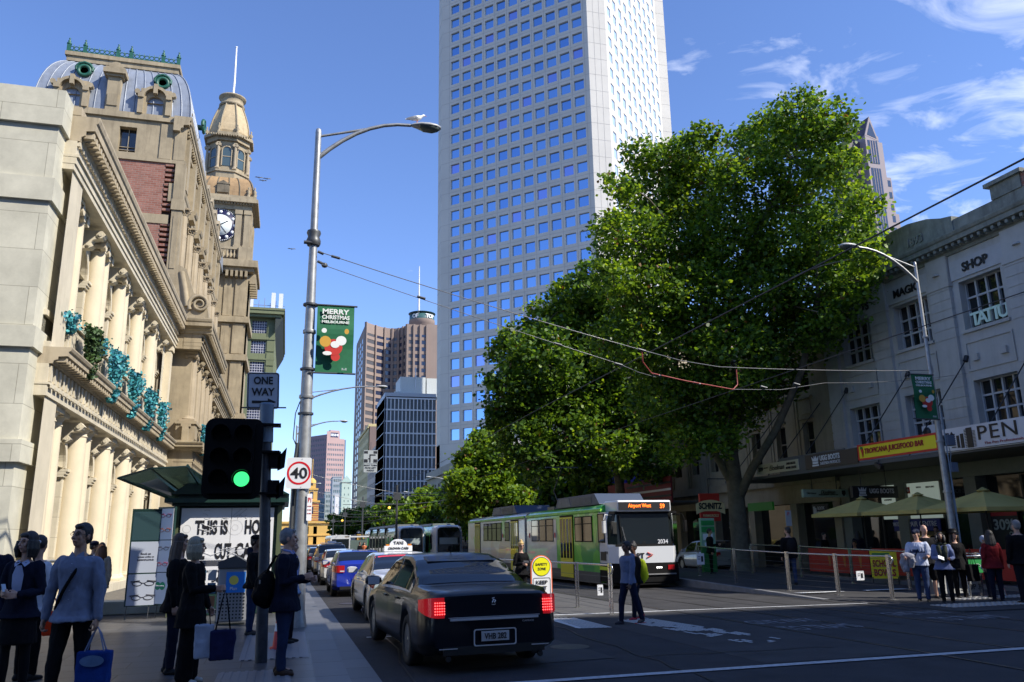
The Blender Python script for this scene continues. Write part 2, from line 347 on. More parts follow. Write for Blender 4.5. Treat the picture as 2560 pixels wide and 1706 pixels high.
# ================================================================ LEFT: classical stone buildings
m_stone = block_mat('cream_sandstone', (.54,.485,.36), (.62,.56,.43), (.32,.28,.2), 1.35, .62, .008, .85, stain=.12, bump=.25)
m_stoneg = block_mat('grey_sandstone', (.53,.51,.41), (.60,.575,.46), (.28,.26,.2), 2.6, 1.02, .008, .85, stain=.16, bump=.25)
m_stoneT = mat('dressed_sandstone', (.57,.51,.385), .8, var=.12, vscale=1.1, bump=.15, bscale=14, stain=.35)
m_stoneC = mat('column_sandstone', (.62,.54,.39), .8, var=.10, vscale=.9, bump=.1, bscale=14)
m_brown = mat('aged_sandstone', (.33,.27,.175), .85, var=.22, vscale=.8, bump=.3, bscale=9, stain=.6)
m_brownD = mat('weathered_cornice', (.17,.14,.095), .9, var=.3, vscale=1.5, stain=.6)
m_brownC = mat('aged_column_sandstone', (.37,.30,.20), .85, var=.15, vscale=1., stain=.4)
m_brick = block_mat('old_red_brick', (.26,.10,.07), (.33,.155,.115), (.30,.22,.18), .36, .14, .016, .9, stain=.2, bump=.5)
m_pane = glass_dark('dark_pane', (.015,.018,.022)); m_dgreen = mat('dark_green_paint', (.012,.05,.035), .5)
m_recess = mat('tan_plaster', (.30,.26,.19), .9, var=.15)  # even tan plaster for back walls, roof slab, inner mass and a frame
m_lead = mat('lead_roof', (.25,.28,.33), .45, metal=.15, var=.18, vscale=1.2, stain=.45)
m_vgreen = mat('verdigris_green', (.015,.10,.065), .5, var=.3, vscale=6)
m_copper = mat('aged_copper_roof', (.33,.21,.10), .7, var=.2, vscale=1, stain=.5)

CM = {}
def column_mesh(h, r, cap='doric', flute=0, m=None, base=True):
    k = (h, r, cap, flute, m.name)
    if k in CM: return CM[k]
    mb = MB(); n = flute*2 if flute else 24
    def ring(z, rr):
        return [((rr*(.93 if flute and k % 2 else 1))*cos(2*pi*k/n), (rr*(.93 if flute and k % 2 else 1))*sin(2*pi*k/n), z) for k in range(n)]
    zs = [.12+.0*h]+[.12+(h-.55)*t for t in (.33,.66,1)]; rs = [r, r*.985, r*.94, r*.86]
    V = [p for z, rr in zip(zs, rs) for p in ring(z, rr)]
    mb.add(V, [(i*n+j, i*n+(j+1)%n, (i+1)*n+(j+1)%n, (i+1)*n+j) for i in range(3) for j in range(n)], 0, not flute)
    if base:
        mb.box(-r*1.28, r*1.28, -r*1.28, r*1.28, -.06, .05); mb.lathe([(r*1.25,.05),(r*1.3,.09),(r*1.2,.15),(r*1.06,.17),(r*1.1,.21),(r*1.0,.25)], 24)
    zc = zs[-1]; rt = r*.86
    mb.lathe([(rt,zc),(rt*1.1,zc+.02),(rt*1.1,zc+.05),(rt,zc+.07),(rt,zc+.13)], 24)
    if cap == 'doric':
        mb.lathe([(rt,zc+.13),(rt*1.05,zc+.16),(rt*1.35,zc+.27)], 24); mb.box(-r*1.22, r*1.22, -r*1.22, r*1.22, zc+.27, h)
    elif cap == 'ionic':
        mb.lathe([(rt,zc+.12),(rt*1.2,zc+.22)], 20); mb.box(-r*1.1, r*1.1, -r*1.1, r*1.1, h-.12, h)
        for sx in (-1, 1):      # volutes
            for sy in (-1, 1):
                mb.tube([(sx*r*.95, sy*r*.55, zc+.17), (sx*r*.95, sy*r*1.1, zc+.17)], .15, 10)
            mb.tube([(sx*r*.95, -r*.7, zc+.2), (sx*r*.95, r*.7, zc+.2)], .10, 8)
    else:                        # leafy capital
        for q in range(3):
            for a in range(10):
                an = 2*pi*(a+q*.5)/10; rr = rt*(1.0+.14*q); z0 = zc+.1+q*.10
                mb.tube([(rr*cos(an), rr*sin(an), z0), (rr*1.12*cos(an), rr*1.12*sin(an), z0+.12), (rr*1.34*cos(an), rr*1.34*sin(an), z0+.12)], [.07,.06,.04], 5)
        mb.lathe([(rt,zc+.1),(rt*1.05,h-.1)], 16); mb.box(-r*1.2, r*1.2, -r*1.2, r*1.2, h-.1, h)
    me = bpy.data.meshes.new('column'); me.from_pydata(mb.v, [], mb.f); me.materials.append(m); me.polygons.foreach_set('use_smooth', mb.s); me.update()
    CM[k] = me; return me

class Facade:
    def __init__(s, root, X0, Y0, rz): s.root = root; s.X = X0; s.Y = Y0; s.rz = rz
    def P(s, x, y, z): c, q = cos(s.rz), sin(s.rz); return (s.X+c*x-q*y, s.Y+q*x+c*y, z)
    def part(s, name, mb, m, label=None, parent=None, bevel=0.):
        return build(name, mb, m, parent or s.root, (s.X, s.Y, 0) if not parent else (0,0,0), s.rz if not parent else 0, label=label, bevel=bevel)
    def inst(s, name, me, x, y, z, r=0.): return put(name, me, s.root, s.P(x, y, z), s.rz+r)
def cornice_prof(z0, z1, out):
    h = z1-z0
    return [(0,z0),(out*.12,z0),(out*.18,z0+h*.18),(out*.35,z0+h*.25),(out*.38,z0+h*.42),(out*.82,z0+h*.46),(out*.84,z0+h*.72),(out*.93,z0+h*.78),(out,z0+h*.93),(out,z1),(-.3,z1),(-.3,z0)]
def console_mesh(w, h, d, m, name):
    mb = MB()                     # S scroll bracket: body + two rolled ends, projecting to -y
    prof = [(0,0),(-d*.35,.0),(-d*.55,h*.16),(-d*.42,h*.34),(-d*.5,h*.5),(-d*.85,h*.62),(-d,h*.8),(-d*.85,h),(0,h)]
    mb.prism(prof, 'x', -w/2, w/2)
    mb.tube([(-w*.6,-d*.78,h*.78),(w*.6,-d*.78,h*.78)], h*.2, 12); mb.tube([(-w*.6,-d*.36,h*.17),(w*.6,-d*.36,h*.17)], h*.15, 12)
    mb.tube([(-w*.7,-d*.78,h*.78),(w*.7,-d*.78,h*.78)], h*.1, 10); mb.tube([(-w*.7,-d*.36,h*.17),(w*.7,-d*.36,h*.17)], h*.07, 10)
    me = bpy.data.meshes.new(name); me.from_pydata(mb.v, [], mb.f); me.materials.append(m); me.update(); return me

def classical_range(F, x0, x1, cols, cols_y, bay, mats, z, capL, capU, fluteU=0, arches=True, tipL=.5, tipU=.52, zL=5.45, zU=11.85, dent=.3, two=True):
    mW, mT, mC, mK = mats
    # lower entablature
    e = MB(); e.box(x0, x1, 0, .9, 5.45, 5.74); e.box(x0-.02, x1+.02, -.05, .9, 5.742, 5.80); e.box(x0, x1, .02, .9, 5.80, 6.3)
    n = int((x1-x0)/.42)
    for i in range(n):
        x = x0+(i+.5)*(x1-x0)/n; e.box(x-.10, x+.10, -.03, .018, 5.84, 6.27); e.box(x-.14, x+.14, -.09, -.052, 5.66, 5.74)
    F.part('entablature', e, mT)
    c = MB(); c.prism([(-o, zz) for o, zz in cornice_prof(6.302, 6.75, tipL)], 'x', x0-.0, x1)
    n = int((x1-x0)/dent)
    for i in range(n): x = x0+(i+.5)*(x1-x0)/n; c.box(x-.07, x+.07, -tipL*.74, -.05, 6.36, 6.49)
    F.part('cornice', c, mK)
    # upper entablature
    e = MB(); e.box(x0, x1, 0, .9, 11.85, 12.02); e.box(x0-.01, x1+.01, -.04, .9, 12.022, 12.22); e.box(x0-.02, x1+.02, -.10, .9, 12.222, 12.30); e.box(x0, x1, .0, .9, 12.302, 12.72)
    n = int((x1-x0)/.16)
    for i in range(n): x = x0+(i+.5)*(x1-x0)/n; e.box(x-.05, x+.05, -.08, -.002, 12.58, 12.70)
    F.part('entablature', e, mT)
    c = MB(); c.prism([(-o, zz) for o, zz in cornice_prof(12.722, 13.5, tipU)], 'x', x0, x1)
    n = int((x1-x0)/dent)
    for i in range(n): x = x0+(i+.5)*(x1-x0)/n; c.box(x-.08, x+.08, -tipU*.76, -.05, 12.86, 13.03)
    c.box(x0, x1, -.02, 1.2, 13.52, 13.78); F.part('cornice', c, mK)
    # pedestal course with panels
    p = MB(); p.box(x0, x1, .05, 1.0, 6.752, 6.90); p.box(x0, x1, .30, .62, 6.902, 7.62); p.box(x0, x1, .22, .70, 7.622, 7.78)
    for x in cols:
        p.box(x-.52, x+(1.5 if two else .52), .04, .99, 6.904, 7.80); p.box(x-.60, x+(1.58 if two else .60), -.04, 1.04, 7.802, 7.96); p.box(x-.34, x+.34, .0, .038, 7.0, 7.7)
    for a, b in zip(cols, cols[1:]):
        for k in (0, 1):
            xa = a+1.7+k*.9; p.box(xa, xa+.7, .26, .298, 7.02, 7.5)
    F.part('balustrade', p, mT)
    lo = column_mesh(5.28, .345, capL, 0, mC); up = column_mesh(3.80, .30, capU, fluteU, mC); lo2 = column_mesh(5.28, .29, capL, 0, mC); up2 = column_mesh(3.80, .25, capU, fluteU, mC)
    for x in cols:
        F.inst('column', lo, x, cols_y, .18); F.inst('column', up, x, cols_y, 8.03)
        if two: F.inst('column', lo2, x+1.08, cols_y+.04, .18); F.inst('column', up2, x+1.08, cols_y+.04, 8.03)
    if not arches: return
    # arcade walls behind the columns
    yb = cols_y+.16; co = .47; cols = cols+[cols[-1]+bay] if two else cols
    for (zs, zt, r, z0, zi) in ((4.0, 5.45, .92, .17, 3.72), (10.25, 11.85, .92, 8.0, 9.98)):
        w = MB(); im = MB()
        for a, b in zip(cols, cols[1:]):
            c = (a+b)/2+co; w.arch(c-(b-a)/2, c+(b-a)/2, zs, zt, yb, 1.0, 0, 14, r)
            w.wall(c-(b-a)/2, c+(b-a)/2, z0, zs, yb, 1.0, [(c-r, c+r, z0-.01, zs+.01)])
            for k in range(14):           # archivolt ring standing proud
                t0, t1 = pi*k/14, pi*(k+1)/14
                q = [(c-(r+d)*cos(t), zs+(r+d)*sin(t)) for t, d in ((t0,0),(t1,0),(t1,.2),(t0,.2))]
                im.add([(p[0], yb-.06, p[1]) for p in q]+[(p[0], yb+.02, p[1]) for p in q], [(0,1,2,3),(0,4,5,1),(2,6,7,3)])
            for sx, xa in ((1, c-(b-a)/2), (-1, c+(b-a)/2)):
                xr = c-r if sx == 1 else c+r; u, v = sorted((xa, xr+sx*.1))
                for q in range(3): im.box(u, v, yb-.06-.05*q, yb+1.0, zi+.085*q, zi+.085*q+.08)
        F.part('arcade_wall', w, mW); F.part('archivolt', im, mT)
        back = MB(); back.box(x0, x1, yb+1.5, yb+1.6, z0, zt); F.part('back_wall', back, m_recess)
        for a, b in zip(cols, cols[1:]):
            c = (a+b)/2+co; wn_ = MB()
            wn_.box(c-r+.1, c+r-.1, yb+1.42, yb+1.46, z0+.3, zs-.151); P = [(c+(r-.1)*cos(pi*k/12), zs-.15+(r-.1)*sin(pi*k/12)) for k in range(13)]
            wn_.prism(P, 'y', yb+1.42, yb+1.46)
            wo = F.part('window', wn_, m_pane); fr = MB()
            for xx in (c-r+.2, c-.04, c+r-.28): fr.box(xx, xx+.08, yb+1.36, yb+1.417, z0+.3, zs+.2)
            fr.box(c-r+.2, c+r-.2, yb+1.355, yb+1.412, zs-.3, zs-.16); F.part('frame', fr, m_dgreen, parent=wo)
    cons = console_mesh(.30, .62, .75, mT, 'console')
    for a, b in zip(cols, cols[1:]):
        c = (a+b)/2+co
        F.inst('console', cons, c, yb+.02, 4.70); F.inst('console', cons, c, yb+.02, 11.05)

# ---- cream building with the blank end block and colonnade
A = thing('colonnaded_stone_building', 'cream two storey stone building with double colonnade and blank end wall, foremost on the left', 'building')
b = MB(); b.box(-26, -6.5, 22.3, 24.5, -.3, 12.75)
build('end_wall', b, m_stoneg, A)
b = MB()
for za, zb, o in ((12.752,13.8,.10),(10.55,11.2,.09),(6.55,7.1,.10),(3.65,4.2,.12),(-.3,.75,.16)):
    b.box(-26.01, -6.5+o, 22.3-o, 24.3, za, zb)
build('string_course', b, m_stoneg, A)
F = Facade(A, -6.2, 24.31, pi/2)
b = MB(); b.wall(-1.2, -.01, -.2, 13.3, .05, .8, []); F.part('return_wall', b, m_stoneT)
cols = [.82+3.84*k for k in range(5)]
b = MB()   # pilaster strip behind end block, plinth
b.box(-1.3, 21.2, 0.0, 3.2, -.3, .17); F.part('plinth', b, m_stoneT)
b = MB(); b.box(-1.3, -.02, -.0, .9, 5.45, 6.3); b.box(-1.3, 0, 0, .9, 11.85, 12.72)
classical_range(F, -1.3, 21.1, cols, .55, 3.66, (m_stone, m_stoneT, m_stoneC, mat('cornice_sandstone', (.43,.36,.25), .85, var=.2, vscale=1.2, stain=.75)), 0, 'doric', 'ionic')
# solid end bay of coupled pilasters beside the pavilion
b = MB(); b.wall(19.6, 21.1, .0, 5.44, .42, .5, []); b.wall(19.6, 21.1, 6.95, 11.84, .42, .5, [])
F.part('end_bay', b, m_stone)
for x, za, zb in ((20.3,.17,5.44),(20.3,7.9,11.84)):
    if 1:
        pil = MB()
        pil.box(x, x+.62, .12, .419, za, zb-.3); pil.box(x-.05, x+.67, .05, .43, zb-.3, zb-.01); pil.box(x-.05, x+.67, .06, .43, za, za+.25); F.part('pilaster', pil, m_stoneC)
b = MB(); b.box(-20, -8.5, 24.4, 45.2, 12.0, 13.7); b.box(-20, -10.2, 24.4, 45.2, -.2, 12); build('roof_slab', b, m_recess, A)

# ---- tall brown sandstone building with mansard and clock tower
B = thing('clock_tower_building', 'tall brown sandstone building with grey mansard roof, brick flank and clock tower', 'building')
FB = Facade(B, -4.95, 45.4, pi/2)
colsB = [.9, 3.4, 5.9, 8.4, 11.0]
b = MB(); b.box(-.05, 12.2, 0.0, 3.2, -.4, .17); FB.part('plinth', b, m_brown)
classical_range(FB, 0, 12.1, colsB, .5, 3.2, (m_brown, m_brown, m_brownC, m_brown), 0, 'doric', 'ionic', 12, tipL=.52, tipU=.52)
b = MB(); b.box(-.0, .04, .9, 1.5, 5.4, 6.3); b.wall(0, 12.1, .1, 13.5, 2.6, .3, []); FB.part('wall', b, m_brown)
# side return of pavilion toward the camera
b = MB(); b.box(-6.45, -4.95, 45.42, 46.3, 5.46, 6.29); b.box(-6.45, -4.95, 45.42, 46.3, 11.86, 12.71); b.box(-6.6,-5.4,46.0,47.0,0,13.4); build('pavilion_return', b, m_brown, B)
for z0_, z1_ in ((6.3,6.75),(12.72,13.5)): b = MB(); b.prism([(45.4-o, z) for o, z in cornice_prof(z0_, z1_, .52)], 'x', -6.6, -4.43); build('cornice', b, m_brown, B)
# set-back range beyond the pavilion
FC = Facade(B, -5.6, 57.5, pi/2)
classical_range(FC, 0, 22.5, [1+3.6*k for k in range(6)], .5, 3.6, (m_brown, m_brown, m_brownC, m_brown), 0, 'doric', 'ionic', 0)
b = MB(); b.wall(0, 22.5, 0, 13.5, 3.0, .3, []); FC.part('wall', b, m_brown)
# upper storeys : plane X = -6.3
FD = Facade(B, -6.85, 49.9, pi/2)
b = MB(); zt = 27.2
b.wall(0, 26, 13.5, zt, .9, .7, [(2.2+3.5*k, 3.9+3.5*k, z0, z1) for k in range(7) for z0, z1 in ((14.3,16.2),(18.2,21.2),(24.4,26.4))])
FD.part('wall', b, m_brown)
for k in range(7):
    for z0, z1 in ((14.3,16.2),(18.2,21.2),(24.4,26.4)):
        w_ = MB(); w_.box(2.2+3.5*k, 3.9+3.5*k, 1.45, 1.5, z0, z1); wo = FD.part('window', w_, m_pane)
        fr = MB(); fr.box(3.0+3.5*k, 3.1+3.5*k, 1.38, 1.447, z0, z1); fr.box(2.2+3.5*k, 3.9+3.5*k, 1.375, 1.442, (z0+z1)/2-.05, (z0+z1)/2+.05); FD.part('frame', fr, m_brownD, parent=wo)
for za, zb, o, xs in ((16.6,17.5,1.15,0),(22.2,23.4,.55,0),(26.9,27.9,.75,-.3)):
    c = MB(); c.prism([(.9-oo, zz) for oo, zz in cornice_prof(za, zb, o)], 'x', xs, 26)
    for i in range(62): x = .2+i*.41; c.box(x-.09, x+.09, .9-o*.76, .86, za+(zb-za)*.2, za+(zb-za)*.40)
    FD.part('cornice', c, m_brown)
for i in range(1, 6):          # projecting cornice breaks over each column of the upper order
    x = 1.35+3.5*i
    for za, zb, o in ((22.22,23.38,.9),(16.62,17.48,1.25)): c = MB(); c.prism([(.9-oo, zz) for oo, zz in cornice_prof(za, zb, o)], 'x', x-.55, x+.55); FD.part('cornice_break', c, m_brown)
cor = column_mesh(4.6, .36, 'corinthian', 12, m_brownC)
for i in range(10):
    x = 1.35+3.5*i
    if x < 26: FD.inst('column', cor, x, .45, 17.6)
for i in range(8):
    x = 1.35+3.5*i; pe = MB(); pe.box(x-.5, x+.5, .05, .899, 13.55, 16.58); pe.box(x-.28, x+.28, .0, .048, 14.1, 16.1); FD.part('pedestal', pe, m_brown); pe = MB(); pe.box(x-.45, x+.45, .3, .899, 23.42, 26.88); FD.part('attic_pier', pe, m_brown)
# pediment hoods over the upper windows
for i in range(7):
    x = 3.05+3.5*i; hd = MB()
    hd.box(x-1.1, x+1.1, .45, .899, 21.3, 21.5); hd.prism([(x-1.1,21.5),(x+1.1,21.5),(x,22.1)], 'y', .5, .899); hd.box(x-1.2, x-.9, .6, .899, 18.0, 21.3); hd.box(x+.9, x+1.2, .6, .899, 18.0, 21.3)
    FD.part('window_hood', hd, m_brown); hd = MB(); hd.box(x-1.1, x+1.1, .45, .899, 26.42, 26.6); FD.part('window_lintel', hd, m_brown)
# great scroll at the corner above the pavilion
sc = MB()
sp = []
for t in range(34):
    a0 = -.6+t*.36; r_ = .60*math.exp(-.11*t*.36*1.0)
    sp.append((-5.25-r_*cos(a0), 45.9, 14.55+r_*sin(a0)))
sc.tube(sp, [.11-.002*i for i in range(34)], 8)
sc.tube([(-5.9,45.95,14.4),(-6.1,46.0,15.4),(-6.35,46.1,16.4)], [.16,.16,.2], 8)
sc.prism([(-6.7,13.6),(-4.75,13.6),(-4.75,14.0),(-5.0,15.1),(-5.6,15.2),(-6.1,16.6),(-6.7,16.9)], 'y', 46.0, 47.3)
build('scroll', sc, m_brown, B)
# flank facing the camera: brick with toothed edge, stone band, string, small window
fl = MB(); fl.wall(-16.2, -8.35, 12, 24.75, 50.0, .4, []); build('brick_flank', fl, m_brick, B)
tt = MB(); R = random.Random(5)
z = 13.0
while z < 24.6:
    if not (20.6 < z < 21.4): tt.box(-8.35, -7.75+R.uniform(-.12,.10), 49.95+R.uniform(0,.04), 50.3, z, z+.16)
    z += .33
build('brick_toothing', tt, m_brick, B)
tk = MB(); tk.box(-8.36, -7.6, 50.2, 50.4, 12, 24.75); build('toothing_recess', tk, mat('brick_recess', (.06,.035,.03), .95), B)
st = MB(); st.box(-16.3, -7.2, 49.9, 50.25, 24.75, 24.98); st.wall(-16.3, -7.25, 24.98, 27.5, 49.97, .5, [(-11.2,-10.2,25.25,26.95)])
st.box(-16.4, -7.05, 49.8, 50.2, 27.5, 27.9); st.box(-8.8, -8.1, 49.9, 49.969, 25.0, 27.4); st.box(-7.95, -7.3, 49.9, 49.969, 25.0, 27.4)
st.box(-10.3, -7.9, 49.94, 50.2, 20.7, 21.3)
build('stone_band', st, m_brown, B)
st = MB(); st.box(-7.75, -7.15, 49.8, 50.4, 13.5, 24.7); st.box(-7.8, -7.05, 49.7, 50.3, 16.5, 17.4); st.box(-7.8, -7.05, 49.72, 50.3, 21.6, 22.3); st.box(-7.6, -7.3, 49.76, 49.799, 17.8, 21.2); build('quoin', st, m_brown, B)
wk = MB(); wk.box(-11.2, -10.2, 50.4, 50.44, 25.25, 26.95); wo = build('window', wk, m_pane, B)
fr = MB(); fr.box(-11.2, -10.2, 50.3, 50.38, 25.5, 25.54); fr.box(-11.2,-10.2,50.3,50.38,25.7,25.74); fr.box(-10.72,-10.68,50.3,50.38,25.25,26.95); build('frame', fr, m_recess, wo)
# mansard
def mansard_section(t):       # t 0..1 -> inset, z
    a = t*pi/2*.93; return 1.55*(1-cos(a)), 27.9+3.9*sin(a)/sin(pi/2*.93)
rings = []
mb = MB(); NS = 10
cx0, cx1, cy0, cy1 = -16.2, -7.15, 50.05, 59.5
for i in range(NS+1):
    ins, z = mansard_section(i/NS); rings.append((cx0+ins, cx1-ins, cy0+ins, cy1-ins, z))
for a, b2 in zip(rings, rings[1:]):
    mb.quad((a[0],a[2],a[4]),(a[1],a[2],a[4]),(b2[1],b2[2],b2[4]),(b2[0],b2[2],b2[4])); mb.quad((a[1],a[2],a[4]),(a[1],a[3],a[4]),(b2[1],b2[3],b2[4]),(b2[1],b2[2],b2[4]))
    mb.quad((a[0],a[2],a[4]),(b2[0],b2[2],b2[4]),(b2[0],b2[3],b2[4]),(a[0],a[3],a[4])); mb.quad((a[0],a[3],a[4]),(a[1],a[3],a[4]),(b2[1],b2[3],b2[4]),(b2[0],b2[3],b2[4]))
mb.s = [True]*len(mb.s)
rf = build('mansard_roof', mb, m_lead, B)
sm_ = MB()
for j in range(17):
    f = j/16
    pts = [(a[0]+(a[1]-a[0])*f, a[2]-.01, a[4]) for a in rings]; sm_.tube(pts, .045, 5)
    sm_.tube([(a[1]+.01, a[2]+(a[3]-a[2])*f, a[4]) for a in rings], .045, 5)
build('roof_seam', sm_, m_lead, rf)
tp = MB(); a = rings[-1]; tp.box(a[0]-.2, a[1]+.2, a[2]-.2, a[3]+.2, 31.8, 32.15); tp.box(a[0]-.3, a[1]+.3, a[2]-.3, a[3]+.3, 32.152, 32.42); tp.box(a[0]-.05,a[1]+.05,a[2]-.05,a[3]+.05,31.5,31.8)
build('roof_curb', tp, m_brown, rf)
cr_ = MB(); xa, xb, ya = a[0]-.15, a[1]+.15, a[2]-.15
n = 22
for i in range(n):
    x = xa+(i+.5)*(xb-xa)/n; rr = .135
    cr_.tube([(x+rr*cos(q*pi/4), ya, 32.72+rr*sin(q*pi/4)) for q in range(9)], .03, 5); cr_.tube([(x+.14,ya,32.8),(x+.14,ya,33.0)], [.04,.01], 5)
cr_.box(xa, xb, ya-.03, ya+.03, 32.42, 32.55)
yb2 = a[3]
for i in range(12):
    y = ya+(i+.5)*(yb2-ya)/12; cr_.tube([(xb, y+rr*cos(q*pi/4), 32.72+rr*sin(q*pi/4)) for q in range(9)], .03, 5)
cr_.box(xb-.03, xb+.03, ya, yb2, 32.42, 32.55)
for x in (xa, xa+.95, xa+(xb-xa)*.44, xa+(xb-xa)*.56, xb-.95, xb):
    cr_.box(x-.10, x+.10, ya-.1, ya+.1, 32.42, 32.98); cr_.lathe([(.15,0),(.15,.06),(.06,.1),(.1,.2),(.02,.34),(.07,.4),(.0,.47)], 8, (x, ya, 32.98))
build('iron_cresting', cr_, m_vgreen, rf)
def oculus(x, z, y, rz=0):
    o = MB(); o.lathe([(.26,-.10),(.26,.55),(.52,.55),(.62,.62),(.55,.72),(.34,.72),(.30,.60)], 20); R2 = MB()
    ob = build('oculus', o, m_vgreen, B, (x, y+.35, z), rot=(pi/2, 0, rz)); ob.scale = (.74, .74, 1); g_ = MB(); g_.lathe([(.30,.6),(0,.6)], 18); build('pane', g_, m_pane, ob)
    o = MB(); o.tube([(-.62,-.3,0),(-.66,-.3,.3),(-.4,-.32,.62),(0,-.34,.74),(.4,-.32,.62),(.66,-.3,.3),(.62,-.3,0)], .12, 8); build('hood_mould', o, m_vgreen, ob, rot=(-pi/2,0,0), loc=(0,0,.3))
oculus(-13.65, 30.65, 50.55); oculus(-9.05, 30.45, 50.55); oculus(-7.6, 30.1, 54.8, pi/2)
def dormer(x):
    d = MB(); d.arch(x-.78, x+.78, 28.75, 29.75, 49.95, 1.4, 0, 14, .48); d.wall(x-.78, x+.78, 27.9, 28.75, 49.95, 1.4, [(x-.48,x+.48,27.9,28.76)])
    d.box(x-.78,x-.9,49.96,51.3,27.9,29.75); d.box(x+.9,x+.78,49.96,51.3,27.9,29.75)
    for sx in (-1, 1):
        d.box(x+sx*.82-.16, x+sx*.82+.16, 49.7, 50.3, 27.9, 28.95); d.box(x+sx*.82-.168, x+sx*.82+.168, 49.6, 50.4, 28.95, 29.25); d.tube([(x+sx*1.05,49.65,29.35),(x+sx*1.05,50.0,29.35)], .17, 8)
    P = [(x+.84*cos(pi*k/14), 29.0+.84*sin(pi*k/14)) for k in range(15)]+[(x+.66*cos(pi*k/14), 29.0+.66*sin(pi*k/14)) for k in range(14, -1, -1)]
    for k in range(14):
        q = [P[k], P[k+1], P[28-k], P[29-k]]; d.prism(q, 'y', 49.66, 50.5)
    d.box(x-.12, x+.12, 49.6, 49.94, 29.3, 29.95)
    ob = build('dormer', d, m_brown, B); g_ = MB(); g_.box(x-.5, x+.5, 50.3, 50.33, 27.9, 29.3); build('pane', g_, mat('dormer_glass', (.008,.012,.03), .1), ob)
dormer(-14.1); dormer(-9.3)
ch = MB(); x = -11.75
ch.box(x-.38, x+.38, 49.8, 50.9, 27.9, 30.2); ch.box(x-.30, x+.30, 49.74, 49.798, 28.2, 29.0); ch.box(x-.5, x+.5, 49.66, 51, 30.2, 30.35); ch.box(x-.65, x+.65, 49.5, 51.1, 30.35, 30.65); ch.box(x-.55, x+.55, 49.6, 51, 30.65, 30.8); ch.tube([(x,49.8,30.85),(x,50.9,30.85)], .42, 12)
build('chimney', ch, m_brown, B)
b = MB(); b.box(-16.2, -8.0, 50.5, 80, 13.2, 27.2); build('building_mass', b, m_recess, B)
b = MB(); b.box(-16, -7.2, 60, 80, 27.3, 28.6); build('roof_slab', b, m_lead, B)
# urns and parapet lumps along the skyline
for i in range(8):
    y = 50.6+i*3.4; ur = MB()
    ur.lathe([(.2,0),(.2,.35),(.1,.4),(.23,.6),(.25,.75),(.1,.9),(.0,1.1)], 10, (-7.35, y, 27.9)); build('parapet_urn', ur, m_brownD, B); ur = MB(); ur.box(-8.3, -7.5, y+.9, y+2.5, 27.9, 28.6+.3*i); ur.prism([(y+.8,28.6+.3*i),(y+2.6,28.6+.3*i),(y+1.7,29.3+.3*i)], 'x', -8.3, -7.45); build('parapet_crest', ur, m_brown, B)
# ---- clock tower, centre X=-7.8, front Y=80
tx, ty = -7.8, 83.0
t = MB()
t.box(tx-3, tx+3, 80, 86, 0, 27.4)
for za, zb, o in ((12.6,13.4,.5),(18.6,19.2,.35),(22.4,23.0,.35)): t.box(tx-3-o, tx+3+o, 80-o, 86+o, za, zb)
for sx in (-1, 1):
    for (za, zb) in ((23.1,26.9),(19.3,22.3),(13.5,18.5)):
        t.box(tx+sx*2.35-.5, tx+sx*2.35+.5, 79.86, 79.999, za, zb); t.box(tx+3.001, tx+3.12, 80.3, 81.3, za, zb); t.box(tx+sx*1.15-.35, tx+sx*1.15+.35, 79.9, 79.999, za, zb)
build('tower_shaft', t, m_brown, B)
t = MB()
for sx in (-1, 1): 
    for k in range(5): t.box(tx+sx*(1.0+.45*k)-.12, tx+sx*(1.0+.45*k)+.12, 79.3, 79.99, 27.0, 27.6)
for k in range(7): t.box(tx+3.01, tx+3.7, 80.3+k*.85, 80.6+k*.85, 26.6, 27.6)
t.box(tx-3.5, tx+3.5, 79.5, 86.5, 27.6, 28.0); t.box(tx-3.85, tx+3.85, 79.15, 86.85, 28.0, 28.7); t.box(tx-3.2, tx+3.2, 79.8, 86.2, 28.7, 29.0)
for sx in (-1, 1): t.box(tx+sx*2.6-.65, tx+sx*2.6+.65, 79.3, 80.5, 28.7, 30.1)
t.box(tx+2.0, tx+3.4, 84.6, 86.3, 28.7, 30.1)
t.box(tx-2, tx+2, 79.5, 79.75, 29.85, 30.1)
for k in range(12): t.lathe([(.09,0),(.14,.3),(.06,.6),(.1,.85)], 6, (tx-1.9+k*.345, 79.62, 29.0))
build('balcony', t, m_brown, B)
t = MB(); t.box(tx-2.75, tx+2.75, 80.25, 85.75, 29.0, 34.3)
for sx in (-1, 1):
    for d in (0, .85):
        x = tx+sx*(2.55-d); t.box(x-.3, x+.3, 80.0, 80.249, 30.1, 33.8); t.box(x-.36, x+.36, 79.93, 80.24, 33.8, 34.25); t.box(x-.36, x+.36, 79.93, 80.24, 30.1, 30.45)
for y in (80.6, 81.5, 84.5, 85.4): t.box(tx+2.751, tx+2.98, y-.3, y+.3, 30.1, 34.2)
build('clock_stage', t, m_brown, B)
t = MB(); t.box(tx-2.9, tx+2.9, 80.05, 85.95, 34.3, 34.75); t.box(tx-3.1, tx+3.1, 79.9, 86.1, 34.75, 34.95)
for k in range(22): t.box(tx-3+k*.28, tx-3+k*.28+.13, 79.72, 79.9, 34.78, 34.93)
t.box(tx-3.5, tx+3.5, 79.5, 86.5, 34.95, 35.35); t.box(tx-3.3, tx+3.3, 79.7, 86.3, 35.35, 35.7); build('cornice', t, m_brown, B)
